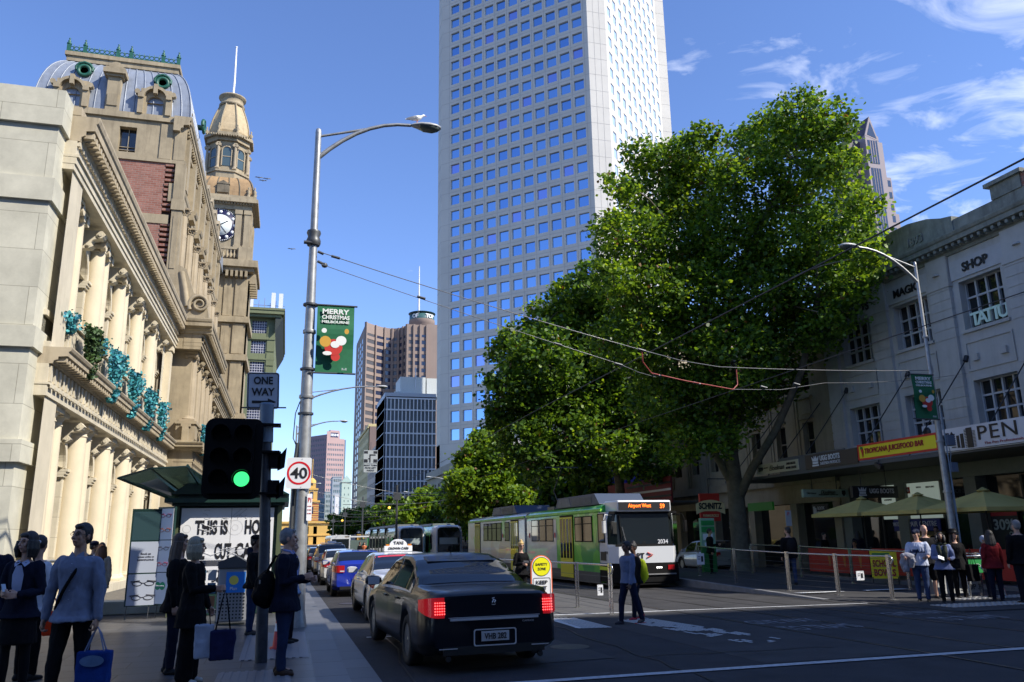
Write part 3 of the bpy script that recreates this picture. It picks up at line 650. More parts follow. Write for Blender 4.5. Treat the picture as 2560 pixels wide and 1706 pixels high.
# clock
ck = MB(); ck.lathe([(1.72,0),(1.72,.12),(0,.12)], 48); co = build('clock_face', ck, mat('clock_navy', (.012,.014,.06), .4), B, (tx-.05, 80.24, 32.55), rot=(pi/2,0,0))
ck = MB(); ck.lathe([(1.12,.125),(1.12,.135),(0,.135)], 40); build('dial', ck, mat('clock_dial', (.62,.66,.64), .4), co)
ck = MB()
for k in range(12): a_ = 2*pi*k/12; ck.lathe([(.17,.125),(.17,.14),(0,.14)], 12, (1.41*cos(a_), 1.41*sin(a_), 0))
for k in range(60): a_ = 2*pi*k/60; ck.lathe([(.055,.124),(.055,.15),(0,.15)], 5, (1.67*cos(a_), 1.67*sin(a_), 0))
build('hour_mark', ck, mat('clock_white', (.75,.75,.72), .4), co)
ck = MB(); ck.rbox((.36,.22,.16), (.95,.10,.02), rz=.55); ck.rbox((.3,-.38,.165), (1.1,.05,.02), rz=-.9); build('clock_hand', ck, mat('clock_hand', (.01,.01,.012), .4), co)
# copper skirt dome, octagon lantern, cap, crown, flagpole
t = MB(); N8 = 16
for i in range(6):
    t0, t1 = i/6, (i+1)/6
    def half(t_): return 2.0+1.0*cos(t_*pi/2), 35.7+2.4*sin(t_*pi/2)
    (h0, z0), (h1, z1) = half(t0), half(t1)
    for q in range(4):
        c, s_ = [(1,0),(0,1),(-1,0),(0,-1)][q]
        def PT(u, h, z): return (tx+c*h-s_*u*h, ty+s_*h+c*u*h, z)
        t.quad(PT(-1,h0,z0), PT(1,h0,z0), PT(1,h1,z1), PT(-1,h1,z1))
build('copper_roof', t, m_copper, B)
rb_ = MB()
for u in (-.99,-.55,-.2,.2,.55,.99):
    rb_.tube([(tx+u*(2.0+1.0*cos(k/6*pi/2)), ty-(2.0+1.0*cos(k/6*pi/2))-.02, 35.7+2.4*sin(k/6*pi/2)) for k in range(7)], .06, 5)
    rb_.tube([(tx+(2.0+1.0*cos(k/6*pi/2))+.02, ty+u*(2.0+1.0*cos(k/6*pi/2)), 35.7+2.4*sin(k/6*pi/2)) for k in range(7)], .06, 5)
rb_.box(tx-.55, tx+.55, 79.85, 80.6, 36.0, 36.9); rb_.prism([(tx-.65,36.9),(tx+.65,36.9),(tx,37.3)], 'y', 79.8, 80.7)
build('roof_rib', rb_, m_brownD, B)
for x, y in ((tx+3.1,79.9),(tx+2.5,79.9),(tx-3.1,79.9),(tx+3.1,80.6),(tx+3.1,86.1)): fn = MB(); fn.lathe([(.2,0),(.12,.3),(.2,.55),(.05,.8),(.1,.95),(0,1.15)], 8, (x, y, 35.7)); build('finial', fn, m_brown, B)
def octa(mb, r, z0, z1, r2=None):
    r2 = r2 or r; v = [(tx+r*cos(pi/8+k*pi/4), ty+r*sin(pi/8+k*pi/4), z0) for k in range(8)]+[(tx+r2*cos(pi/8+k*pi/4), ty+r2*sin(pi/8+k*pi/4), z1) for k in range(8)]
    mb.add(v, [tuple(range(8))[::-1], tuple(range(8,16))]+[(k,(k+1)%8,8+(k+1)%8,8+k) for k in range(8)])
t = MB(); octa(t, 2.35, 37.6, 38.7); octa(t, 2.5, 38.7, 38.9); octa(t, 2.0, 38.9, 42.3); octa(t, 2.3, 42.3, 42.8); octa(t, 2.65, 42.8, 43.1)
cm2 = column_mesh(2.9, .16, 'ionic', 0, m_brownC)
for k in range(8):
    a_ = pi/8+k*pi/4; put('column', cm2, B, (tx+2.2*cos(a_), ty+2.2*sin(a_), 39.1))
    t.lathe([(.2,0),(.1,.25),(.22,.5),(.05,.8),(.1,.95),(0,1.1)], 8, (tx+2.4*cos(a_), ty+2.4*sin(a_), 43.1))
for k in range(20): t.box(tx-2.4+k*.245, tx-2.28+k*.245, ty-2.6, ty-2.3, 42.6, 42.78)
build('lantern_stage', t, m_brown, B)
for k in (5, 6, 7, 0):
    a_ = pi/4*k+0; w_ = MB(); w_.box(-.42,.42,-.02,.05,0,1.7); P = [(.42*cos(pi*q/10), 1.7+.42*sin(pi*q/10)) for q in range(11)]; w_.prism(P, 'y', -.02, .05)
    rr = 2.0*cos(pi/8)+.03
    wo = build('window', w_, glass_dark('lantern_glass', (.06,.09,.09), .1), B, (tx+rr*cos(a_), ty+rr*sin(a_), 39.5), a_+pi/2)
    f2 = MB()
    f2.tube([(.48,-.04,0),(.48,-.04,1.7)]+[(.48*cos(pi*q/10),-.04,1.7+.48*sin(pi*q/10)) for q in range(1,10)]+[(-.48,-.04,1.7),(-.48,-.04,0)], .08, 6); f2.box(-.42,.42,-.06,-.03,1.0,1.08); build('frame', f2, m_brownC, wo)
t = MB(); P = [(1.95,43.1),(2.12,43.6),(2.05,44.3),(1.85,45.2),(1.55,46.1),(1.25,46.9),(1.15,47.2)]
for (ra, za), (rb2, zb) in zip(P, P[1:]): octa(t, ra, za, zb, rb2)
build('cap_dome', t, mat('pale_cap_stone', (.47,.36,.21), .8, var=.15, stain=.4), B)
t = MB()
for k in range(8):
    a_ = pi/8+k*pi/4; t.tube([(tx+(r_+.03)*cos(a_), ty+(r_+.03)*sin(a_), z_) for r_, z_ in P], .09, 6)
t.lathe([(1.25,0),(1.35,.1),(1.3,.25),(1.15,.3),(1.15,.9),(1.4,1.0),(1.42,1.15),(1.2,1.2)], 20, (tx, ty, 47.1)); build('crown_ring', t, m_brown, B)
t = MB(); t.tube([(tx,ty,48.2),(tx+.05,ty,50.5),(tx+.0,ty,54.6)], [.13,.12,.08], 8); t.lathe([(.12,0),(.12,.1),(0,.16)], 8, (tx,ty,54.6))
build('flagpole', t, mat('pole_white', (.8,.8,.8), .4), B)

# garlands over the balustrade: six teal, one green
def garland(name, X, Y, z, h, cols_, label, seed, w=.5, lab2='garland', n=1500):
    R = np.random.default_rng(seed); P = []; 
    t = R.random(n)**.8
    zc = -h*t; wid = w*(.55+.45*np.sin(pi*np.clip(t*1.1+.15, 0, 1)))*(1-.55*t)
    y = R.normal(0, .42, n)*wid; x = .06+np.abs(R.normal(0, .16, n))*(1-.4*t)
    me = leaf_mesh(np.stack([x, y, zc], 1), .055, R, name); 
    for c in cols_: me.materials.append(c)
    me.polygons.foreach_set('material_index', np.repeat(R.integers(0, len(cols_), n), 1).astype(np.int32))
    o = put(name, me, None, (X, Y, z)); tag(o, label, lab2, 'hanging garlands'); return o
def leaf_mesh(P, size, R, name, aspect=1.0, up=.3, svar=.4):
    n = len(P); nrm = R.normal(size=(n,3)); nrm[:,2] += up*1.5; nrm /= np.linalg.norm(nrm, axis=1, keepdims=True)
    r = R.normal(size=(n,3)); a = np.cross(nrm, r); a /= np.linalg.norm(a, axis=1, keepdims=True); b = np.cross(nrm, a)
    s = (size*(1+svar*(R.random((n,1))*2-1)))
    shape = np.array([(-1,.1),(-.35,.75),(.35,.8),(1,.05),(.3,-.75),(-.4,-.7)])
    V = P[:,None,:]+s[:,:,None]*(shape[None,:,0:1]*a[:,None,:]+aspect*shape[None,:,1:2]*b[:,None,:]); V[:,0] += nrm*s*.25; V[:,3] += nrm*s*.25
    me = bpy.data.meshes.new(name); me.vertices.add(n*6); me.vertices.foreach_set('co', V.astype(np.float32).ravel())
    me.loops.add(n*6); me.loops.foreach_set('vertex_index', np.arange(n*6, dtype=np.int32))
    me.polygons.add(n); me.polygons.foreach_set('loop_start', np.arange(0, n*6, 6, dtype=np.int32)); me.polygons.foreach_set('loop_total', np.full(n, 6, dtype=np.int32))
    me.update(); return me
def leafmat(name, col, tr=.35):
    if name in MATS: return MATS[name]
    m = mat(name, col, .45, spec=.4); nt = m.node_tree; b = nt.nodes['Principled BSDF']; out = nt.nodes['Material Output']
    t = nt.nodes.new('ShaderNodeBsdfTranslucent'); t.inputs['Color'].default_value = (min(col[0]*2.2,1), min(col[1]*2.0,1), col[2]*.8, 1)
    mx = nt.nodes.new('ShaderNodeMixShader'); mx.inputs[0].default_value = tr; nt.links.new(b.outputs[0], mx.inputs[1]); nt.links.new(t.outputs[0], mx.inputs[2]); nt.links.new(mx.outputs[0], out.inputs['Surface']); return m
teal = [mat('teal_leaf', (.03,.24,.27), .6), mat('blue_leaf', (.02,.16,.24), .6), mat('pale_teal_leaf', (.07,.34,.36), .6)]
grn = [mat('garland_green', (.05,.10,.025), .6), mat('garland_dark_green', (.025,.06,.02), .6)]
garland('garland', -6.42, 24.55, 8.05, .55, teal, 'small tuft of teal leaves beside the first upper column, on the cream balustrade', 1, .9, n=700)
garland('garland', -6.0, 25.6, 7.95, 1.55, grn, 'green ivy garland hanging over the cream balustrade, the only green one', 2, .85, n=2200)
labs = ['teal garland hanging next to the green ivy one on the cream balustrade', 'long teal garland third along the cream balustrade', 'teal garland under the fourth upper column of the cream balustrade', 'teal garland at the far end of the cream balustrade before the pavilion']
for i, y in enumerate((29.0, 32.6, 36.3, 40.0)): garland('garland', -6.0, y, 8.0, 1.75, teal, labs[i], 10+i, .8, n=2000)
for i, y in enumerate((27.4, 30.8, 34.5, 38.1)): garland('garland', -6.2, y, 8.0, .5, teal, ['teal swag draped on the rail between the green ivy and the next teal garland','teal swag on the rail just past the second hanging teal garland','teal swag on the rail past the third hanging teal garland','teal swag on the rail before the farthest garland of the colonnade'][i], 20+i, 1.1, n=900)
for i, y in enumerate((47.6, 50.4)): garland('garland', -4.85, y, 8.0, 1.7, teal, ['teal garland hanging from the brown pavilion balcony, nearer one','teal garland hanging from the brown pavilion balcony, partly behind the traffic light'][i], 30+i, .6, n=1100)
# flags
fl = thing('facade_flag', 'white and red flag hanging from the brown pavilion beside the traffic light', 'flag', (-4.4, 52.0, 8.2))
f_ = MB(); f_.tube([(0,0,0),(.9,0,.9)], .03, 6); build('flag_pole', f_, m_stoneT, fl)
f_ = MB(); f_.box(.1,.95,-.02,.0,-1.9,.4); build('cloth', f_, mat('flag_white', (.6,.58,.6), .8), fl); f_ = MB(); f_.box(.3,.6,-.04,-.025,-.9,-.3); build('emblem', f_, mat('flag_red', (.5,.03,.06), .7), fl)
# ================================================================ DISTANT AND MIDDLE BUILDINGS
def T(az): return math.tan(radians(az))
def rows(root, frames, m, name='window', first=100, y=.0, thick=.03):
    """frames: list of (Facade, x0, x1, z0, z1, y). first ones become parts, the rest one stuff part"""
    rest = MB()
    for i, (F, x0, x1, z0, z1, yy) in enumerate(frames):
        if i < first:
            w = MB(); w.quad((x0,yy,z0),(x1,yy,z0),(x1,yy,z1),(x0,yy,z1)); F.part(name, w, m if not isinstance(m, list) else m[(i*7) % len(m)])
        else:
            a, b, c, d = [F.P(*p) for p in ((x0,yy,z0),(x1,yy,z0),(x1,yy,z1),(x0,yy,z1))]; rest.quad(a, b, c, d, 0 if not isinstance(m, list) else (i*7) % len(m))
    if rest.f: stuff(build(name, rest, m, root))
def facade_grid(root, F, L, z0, z1, nx, fl, wr, hr, mw, wins, edge=(0,0), rec=.35, start=0., seam=None):
    """wall with real openings; appends panes to wins"""
    x0, x1 = edge[0], L-edge[1]; bw = (x1-x0)/nx; n = int((z1-z0-start)/fl); holes = []
    for j in range(n):
        for i in range(nx):
            a = x0+bw*(i+.5-wr/2); b = a+bw*wr; c = z0+start+fl*(j+.5-hr/2); d = c+fl*hr; holes.append((a,b,c,d)); wins.append((F,a,b,c,d,rec))
    w = MB(); w.wall(0, L, z0, z1, 0, rec, holes); F.part('wall', w, mw)
    if seam:
        s_ = MB()
        for i in range(nx+1): x = x0+bw*i; s_.box(x-.035, x+.035, -.02, .0, z0, z1)
        for j in range(n+1): z = z0+start+fl*j; s_.box(0, L, -.018, .0, z-.03, z+.03)
        F.part('panel_joint', s_, seam)
m_conc = mat('pale_concrete', (.55,.525,.475), .8, var=.07, vscale=.15); m_joint = mat('concrete_joint', (.40,.38,.36), .85)
m_sky1 = mat('mirror_glass', (.36,.56,.84), .02, metal=1.); m_sky2 = mat('mirror_glass_violet', (.42,.48,.86), .02, metal=1.); m_sky3 = mat('mirror_glass_deep', (.29,.48,.78), .03, metal=1.)
GW = [m_sky1]*9+[m_sky2]+[m_sky3]*3
GWu = [m_sky1, m_sky1, m_sky3, m_sky1, m_sky1, m_sky1, m_sky3, m_sky1, m_sky1, m_sky1, m_sky2, m_sky1, m_sky3]
# white office tower with chamfered corners
Tw = thing('office_tower', 'very tall pale concrete office tower with rows of square blue mirror windows', 'skyscraper')
Lx, Ly = 29.7, 161.9; Cx, Cy = 55.6, 136.0; Dx = 59.7; Ex, Ey = 84.3, 160.6; top = 140
wins = []
FL = Facade(Tw, Lx, Ly, -pi/4); LL = hypot(Cx-Lx, Cy-Ly)
facade_grid(Tw, FL, LL, 20.0, top, 11, 3.68, .74, .62, m_conc, wins, (2.1,.9), .35, .0, m_joint)
for sx in (.0, .0): pass
FR = Facade(Tw, Dx, Cy, pi/4); LR = hypot(Ex-Dx, Ey-Cy); wl = []
facade_grid(Tw, FR, LR, 20.0, top, 10, 3.68, .50, .60, m_conc, wl, (.5,.5), .16, 0)
b = MB(); b.quad((Cx,Cy,14),(Dx,Cy,14),(Dx,Cy,top),(Cx,Cy,top)); b.quad((Ex,Ey,14),(Ex+2.4,Ey,14),(Ex+2.4,Ey,top),(Ex,Ey,top)); b.quad((Lx,Ly+4,14),(Lx,Ly,14),(Lx,Ly,top),(Lx,Ly+4,top))
b.quad((Lx,Ly+4,14),(Lx+30,Ly+34,14),(Lx+30,Ly+34,top),(Lx,Ly+4,top)); b.quad((Ex+2.4,Ey,14),(Ex+2.4,Ey+12,14),(Ex+2.4,Ey+12,top),(Ex+2.4,Ey,top)); b.quad((Lx+30,Ly+34,14),(Ex+2.4,Ey+12,14),(Ex+2.4,Ey+12,top),(Lx+30,Ly+34,top))
build('corner_wall', b, m_conc, Tw)
s_ = MB()
for j in range(33): z = 20+3.68*j; s_.box(Cx, Dx, Cy-.02, Cy, z-.03, z+.03); s_.box(Lx-.02, Lx, Ly, Ly+4, z-.03, z+.03); s_.box(Ex, Ex+2.4, Ey-.02, Ey, z-.03, z+.03)
for q in (1, 2): s_.box(Cx+1.37*q-.03, Cx+1.37*q+.03, Cy-.025, Cy-.001, 20, top)
build('panel_joint', s_, m_joint, Tw)
m_pw = mat('painted_sky_glass', (.40,.53,.74), .3, metal=.1)  # sky reflection painted as a pale blue base colour
rows(Tw, wins, GWu, 'window', 78); rows(Tw, wl, m_pw, 'window', 22)
b = MB(); b.prism([(Lx,Ly-.0),(Cx,Cy),(Dx,Cy),(Ex,Ey),(Ex+2.4,Ey+12),(Lx+30,Ly+34),(Lx,Ly+4)], 'z', 14, 20.0); build('base_storey', b, m_conc, Tw)
b = MB(); b.prism([(Lx+.5,Ly+.5),(Lx+7,Ly-6),(Lx+7,Ly+8),(Lx+.5,Ly+8)], 'z', 0, 14); b.box(26.5, 44, 148, 162, 6.0, 10.5); b.prism([(26.5,10.5),(44,10.5),(44,14),(30.5,14)], 'y', 152, 165)
b.box(24.6, 60, 146, 150, 4.4, 7.5)
build('podium', b, mat('podium_concrete', (.36,.35,.33), .8, var=.1), Tw)
# blue glass office with white floor bands
Bo = thing('blue_office_block', 'mid rise office block with dark blue flank and white banded front beside the white tower', 'office building')
y0 = 212.; xa, xb = y0*T(6.60), y0*T(10.1); zt = 1.7+.172*y0/cos(radians(8)); fl = 3.14
m_blue = mat('blue_panel', (.045,.075,.18), .3, var=.15, vscale=.3); m_wht = mat('white_band', (.66,.68,.72), .5); m_ogl = mat('office_glass', (.10,.13,.16), .08, spec=.9); m_blind = mat('blind', (.38,.42,.42), .6); m_mull = mat('black_mullion', (.02,.02,.03), .4)
n = 11; b = MB(); gl = MB(); F = Facade(Bo, xa, y0, 0); fr = []; LW = xb-xa
b.box(-.6, LW, .3, 20, 0, zt); F.part('core', b, mat('slate_core', (.03,.035,.06), .6))
wh = MB(); mu = MB()
for j in range(n):
    zz0 = zt-.3-fl*(j+1)
    wh.box(-.3, LW, -.25, .29, zz0+fl-.42, zz0+fl-.05)
    for i in range(13):
        a = i*LW/13; wb = LW/13; mu.box(a-.06, a+.06, -.12, .29, zz0-.05, zz0+fl-.42); wh.box(a-.13, a+.13, -.24, -.121, zz0-.05, zz0+fl-.42); fr.append((F, a+.12, a+wb-.12, zz0-.0, zz0+fl-.5, .2))
F.part('floor_band', wh, m_wht); F.part('mullion', mu, m_mull)
rows(Bo, fr, [m_ogl, m_blind, m_ogl, m_blind, m_blind, m_ogl, m_blind], 'window', 60)
b = MB(); b.box(-.61, -.0, -.05, 19.9, zt-.3, zt+.9); b.box(-.6, LW, -.3, 20, zt-.05, zt+.9)
F.part('parapet', b, mat('grey_parapet', (.42,.46,.52), .6))
FS = Facade(Bo, xa-.6, y0+20, -pi/2); b = MB(); b.wall(0, 20, 0, zt-.3, 0, .2, []); FS.part('flank', b, m_blue); b = MB()
for j in range(n+1): b.box(0, 20, -.06, -.005, zt-.35-fl*j-.06, zt-.35-fl*j+.06)
FS.part('flank_band', b, m_wht)
b = MB(); b.box(4, 11, 4, 14, zt+.9, zt+6.2); b.box(11.3, 15, 4, 14, zt+.9, zt+6.0); b.box(2.6, 4, 5, 12, zt+.9, zt+2.2); F.part('plant_room', b, mat('plant_room', (.55,.58,.56), .7, var=.1))
b = MB(); b.tube([(8.2,3.9,zt+3),(8.2,3.9,zt+9)], .12, 5); b.tube([(14.9,3.9,zt+3),(14.9,3.9,zt+9)], .12, 5); F.part('mast', b, m_wht)
# brown concrete tower with curved front and drum
Br = thing('brown_tower', 'tall brown tower with curved window front, round drum top and thin white mast', 'skyscraper')
yb = 360.; m_bc = mat('brown_concrete', (.27,.205,.17), .85, var=.08, vscale=.1); m_bd = mat('brown_spandrel', (.18,.13,.12), .8); m_bg = mat('brown_tower_glass', (.03,.04,.08), .08, spec=.9)
H = lambda t, az, y=yb: 1.7+t*y/cos(radians(az))
pl = [(T(4.32)*(yb+42), yb+42), (T(4.93)*yb, yb)]
az_ = [4.93, 5.63, 6.30, 6.88, 7.38, 7.72, 7.98]; dep = [0, 5, 8.5, 9.5, 8.0, 4.5, 0]
for a, d in zip(az_[1:], dep[1:]): pl.append((T(a)*(yb+d), yb+d))
pl += [(T(9.40)*yb, yb), (T(10.6)*yb, yb)]
fl = 3.35; wz = 98.; nfl = 27; fr = []
for i, (p, q) in enumerate(zip(pl, pl[1:])):
    ang = atan2(q[1]-p[1], q[0]-p[0]); L_ = hypot(q[0]-p[0], q[1]-p[1]); F = Facade(Br, p[0], p[1], ang)
    if i == 0:
        w_ = MB(); w_.wall(0, L_, 0, wz-1, 0, .2, []); F.part('flank_wall', w_, m_bc)
        for j in range(27):
            for k in range(3): fr.append((F, L_*.28+k*L_*.2, L_*.28+k*L_*.2+L_*.09, 3+fl*j+.6, 3+fl*j+2.8, -.05))
        continue
    if i == len(pl)-2: w_ = MB(); w_.wall(0, L_, 0, wz+1, 0, .2, []); F.part('wall', w_, m_bc); continue
    nn = 3 if i == len(pl)-3 else 1
    w_ = MB(); sp_ = MB()
    ex = .6 if nn == 1 else .9
    for k in range(nn+1): x = k*L_/nn; w_.box(x-ex/2, x+ex/2, -.9, .3, 0, wz+.5)
    w_.wall(0, L_, wz-4.2, wz+.5, .0, .3, []); F.part('pier', w_, m_bc)
    for j in range(nfl):
        z = wz-5.5-fl*j; sp_.box(.3, L_-.3, -.1, .3, z-fl*.5+.2, z)
        for k in range(nn): fr.append((F, k*L_/nn+.35, (k+1)*L_/nn-.35, z, z+fl*.55, .05))
    F.part('spandrel', sp_, m_bc if i < 7 else m_bc)
fr.sort(key=lambda f: f[3]); rows(Br, fr[::-1], [m_bg, m_bg, mat('brown_tower_glass2', (.10,.10,.11), .2)], 'window', 100)
b = MB(); b.prism([(p[0]+.2, p[1]+.6) for p in pl]+[(T(10.6)*yb, yb+40)], 'z', 0, wz); build('core', b, m_bd, Br)
b = MB(); dc = (T(9.02)*(yb+14), yb+14); b.lathe([(6.1,0),(6.1,wz+4),(6.3,wz+4.2),(6.3,wz+6.2)], 30, (*dc, 0)); build('drum', b, m_bc, Br)
b = MB(); b.lathe([(6.1,wz+6.2),(6.1,wz+8.7),(0,wz+8.7)], 30, (*dc, 0)); b.lathe([(6.6,wz+9.6),(6.6,wz+9.75)], 30, (*dc, 0)); build('drum_crown', b, mat('crown_band', (.05,.12,.12), .4), Br)
for k, c in enumerate('OF  TOP'):
    if c == ' ': continue
    a = radians(-90-9-36+k*15); text('lettering', c, 2.9, mat('sign_white', (.85,.86,.85), .5), Br, (dc[0]+6.32*cos(a), dc[1]+6.32*sin(a), wz+7.5), rz=a+pi/2, bold=.03, ext=.06, height=2.0)
b = MB(); b.tube([(T(9.02)*yb, yb+10, wz+8), (T(9.02)*yb, yb+10, wz+33)], [.55,.22], 6)
for k in range(24): b.box(T(9.02)*yb-.6+.013*k, T(9.02)*yb+.6-.013*k, yb+9.9, yb+10.1, wz+9+k, wz+9.25+k)
build('mast', b, m_wht, Br)
# pink granite tower with the big letters
Pk = thing('pink_granite_tower', 'far pink granite office tower with a shaded left face and square windows', 'skyscraper')
yb = 640.; m_pk = mat('pink_granite', (.41,.27,.25), .6, var=.06, vscale=.1); m_pkd = mat('pink_tower_glass', (.09,.14,.17), .1, spec=.9)
px_, pe_ = T(1.30)*690, T(2.49)*yb; fr = []
F1 = Facade(Pk, T(1.36)*(yb+17), yb+17, atan2(-17, T(2.49)*yb-T(1.36)*(yb+17))); L1 = hypot(17, T(2.49)*yb-T(1.36)*(yb+17))
facade_grid(Pk, F1, L1, 0, 81, 9, 3.9, .5, .45, mat('pink_granite_shaded', (.25,.17,.19), .6), fr, (.6,.6), .3, 1.)  # left face: its shade is painted in as a darker, mauver granite
L2 = T(3.80)*(yb+6)-T(2.49)*yb
F2 = Facade(Pk, T(2.49)*yb, yb, atan2(6, L2)); fr2 = []
facade_grid(Pk, F2, L2, 0, 78, 9, 3.9, .55, .45, m_pk, fr2, (.6,.6), .3, 1.)
rows(Pk, fr2[::-1]+fr[::-1], m_pkd, 'window', 60)
b = MB(); b.box(0, L2*.72, .0, .3, 78, 83.5); b.box(L2*.18, L2*.70, .01, 3, 83.5, 84.5); F2.part('crown', b, m_pk); b = MB(); b.box(L2*.2, L2*.62, -.15, 0, 79, 82.6); F2.part('sign_panel', b, mat('dark_blue_panel', (.02,.02,.07), .5))
text('lettering', 'IBM', 3, m_wht, Pk, F2.P(L2*.41, -.25, 80.8), atan2(6, L2), bold=.03, ext=.05, height=1.9, width=6.5)
b = MB(); b.prism([(T(1.36)*(yb+17)+.5, yb+18), (T(2.49)*yb, yb+.6), (T(3.8)*(yb+6), yb+6.8), (T(3.8)*(yb+6), yb+40), (T(1.36)*(yb+17)+.5, yb+40)], 'z', 0, 77.5); build('core', b, m_pkd, Pk)
# smaller distant blocks
def simple_block(name, label, az0, az1, y, z, mw, mg, nx, fl, d=25, group=None, wr=.55, hr=.5, roof=0, cat='building', first=30, z0=-2):
    o = thing(name, label, cat, group=group); x0, x1 = T(az0)*y, T(az1)*y; F = Facade(o, x0, y, 0); fr = []
    facade_grid(o, F, x1-x0, z0, z, nx, fl, wr, hr, mw, fr, (.5,.5), .3, .3); rows(o, fr[::-1], mg, 'window', first)
    b = MB(); b.box(x0+.01, x1-.01, y+.31, y+d, z0, z-.01); b.box(x0-.2, x1+.2, y-.2, y+d, z, z+.5); build('roof', b, mw, o); 
    if roof: b = MB(); b.prism([(x0-.5,z+.5),(x1+.5,z+.5),((x0+x1)/2,z+.5+roof)], 'y', y-.5, y+d); build('gable_roof', b, mat('pale_green_metal', (.42,.55,.48), .5), o)
    return o
m_pg = mat('pale_green_render', (.45,.55,.47), .8, var=.05, vscale=.2); m_tg = mat('teal_block_glass', (.10,.20,.21), .1, spec=.8); m_grn2 = mat('grey_render', (.33,.37,.40), .8, var=.08, vscale=.1)
simple_block('pale_green_block', 'pale green block with a small gabled glass roof beside the brown tower', 3.62, 4.27, 520, 1.7+.0652*520, m_pg, m_tg, 2, 4, 20, roof=4.2, wr=.18, hr=.3)
simple_block('grey_blue_block', 'grey blue block with a large dark roundel left of the pale green block', 2.98, 3.60, 560, 1.7+.072*560, m_grn2, m_tg, 4, 3.6, 20)
simple_block('teal_apartment_block', 'teal windowed apartment block right of the yellow station tower', 2.52, 3.0, 590, 1.7+.054*590, mat('apt_grey', (.30,.35,.36), .7), m_tg, 4, 3.4, 20)
simple_block('teal_apartment_block', 'lower grey apartment block just right of the yellow station tower, behind its wall', 1.95, 2.5, 575, 1.7+.046*575, mat('apt_grey2', (.26,.32,.34), .7), m_tg, 4, 3.2, 20)
simple_block('white_slab_block', 'thin white slab standing in front of the grey blue block', 3.2, 3.46, 500, 1.7+.050*500, m_wht, m_ogl, 1, 9, 8, wr=.2, hr=.2)
# yellow station with its corner tower
Ys = thing('railway_station', 'ochre railway station with arched windows and banded corner tower at the street end', 'station building')
m_oc = mat('ochre_render', (.62,.38,.10), .8, var=.08, vscale=.2); m_rb = mat('station_red_brick', (.38,.10,.06), .8)
y = 480.; F = Facade(Ys, -8, y, 0); hs = []; fr = []
for k in range(4):
    for z0, z1 in ((-1.5,2.8),(4.2,8.4)): hs.append((9.5+4.6*k, 11.5+4.6*k, z0, z1)); fr.append((F, 9.5+4.6*k, 11.5+4.6*k, z0, z1, .5))
w = MB(); w.wall(0, 33, -3, 11.2, 0, .5, hs); F.part('wall', w, m_oc); rows(Ys, fr, m_bg, 'window')
w = MB(); w.box(-.5, 33.5, -1, .0, 10.2, 11.4); w.box(-.3, 33, -.5, 0, 3.2, 3.8); w.box(-.5, 33.5, -3.2, 0, -2.6, -1.9); F.part('cornice', w, m_oc)
w = MB(); w.box(.2, 33, .5, 20, -3, 11); F.part('mass', w, m_oc)
x = T(1.62)*y+8
w = MB(); w.box(x-4.2, x+4.2, .5, 8, 11, 22)
F.part('tower', w, m_oc)
w = MB()
for j in range(8): w.box(x-4.25, x+4.25, .38, .499, 11.8+j*1.25, 12.3+j*1.25)
F.part('brick_band', w, m_rb)
w = MB(); w.box(x-4.8, x+4.8, -.2, 8, 22, 23); w.box(x-3.2, x+3.2, 1, 7, 23, 29); w.box(x-3.6, x+3.6, .5, 7.5, 29, 30); w.box(x-2.2,x+2.2,1.5,6,30,33); w.lathe([(2.4,0),(2.2,1.5),(1.2,2.6),(0,3.2)], 12, (x,4,33)); w.tube([(x,4,36),(x,4,47)], .25, 5); F.part('tower_lantern', w, m_oc)
w = MB(); w.box(x-.9, x+.9, .9, .99, 24, 28); w.box(x-1.2,x+1.2,.3,.37,15.5,19.5); F.part('tower_window', w, m_bg)
w = MB(); w.box(-14, 40, -6, -3, -2.6, -1.6); w.box(-14,40,-3,6,-3,-2.4); F.part('canopy', w, m_bd)
# left side street wall beyond the clock tower
Gb = thing('green_corner_building', 'dark green building with heavy overhanging cornice and rooftop antennas behind the clock tower', 'building')
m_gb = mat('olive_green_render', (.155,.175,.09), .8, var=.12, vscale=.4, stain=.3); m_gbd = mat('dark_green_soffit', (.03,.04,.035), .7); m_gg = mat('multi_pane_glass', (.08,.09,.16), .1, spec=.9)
F = Facade(Gb, -9.0, 110., 0); hs = [(3.3,5.2,z,z+1.75) for z in (3,6.2,9.4,12.6,16.9,20.3,23.2,26.1,28.9)]; fr = [(F,a,b,c,d,.3) for a,b,c,d in hs]
w = MB(); w.wall(0, 6.3, 0, 31.2, 0, .3, hs)
F.part('wall', w, m_gb); rows(Gb, fr, m_gg, 'window')
w = MB()
for a, b, c, d in hs:
    for k in range(1, 6): w.box(a+(b-a)*k/6-.03, a+(b-a)*k/6+.03, .2, .29, c, d)
    for k in range(1, 5): w.box(a, b, .19, .28, c+(d-c)*k/5-.03, c+(d-c)*k/5+.03)
F.part('window_bar', w, mat('bar_white', (.5,.5,.55), .5))
w = MB()
for j in range(14): w.box(5.35, 6.35, -.1, .0, 3+j*1.95, 4.75+j*1.95)
w.box(0, 6.4, -.2, 0, 28.0, 28.4); w.box(0,6.4,-.12,0,25.2,25.4); F.part('quoin', w, m_gb)
FS = Facade(Gb, -2.7, 110., pi/2); w = MB(); w.wall(0, 25, 0, 31.2, 0, .3, []); FS.part('side_wall', w, m_gb)
w = MB(); w.box(-9.6, -1.9, 109.1, 136, 31.0, 31.4); w.box(-9.6, -1.6, 108.8, 136.3, 31.4, 31.9); w.box(-9.7,-1.5,108.7,136.4,31.9,32.2); build('cornice', w, m_gb, Gb)
w = MB(); w.prism([(-2.7,29.0),(-1.7,31.0),(-2.7,31.0)], 'y', 109.2, 135.8); build('soffit', w, m_gbd, Gb)
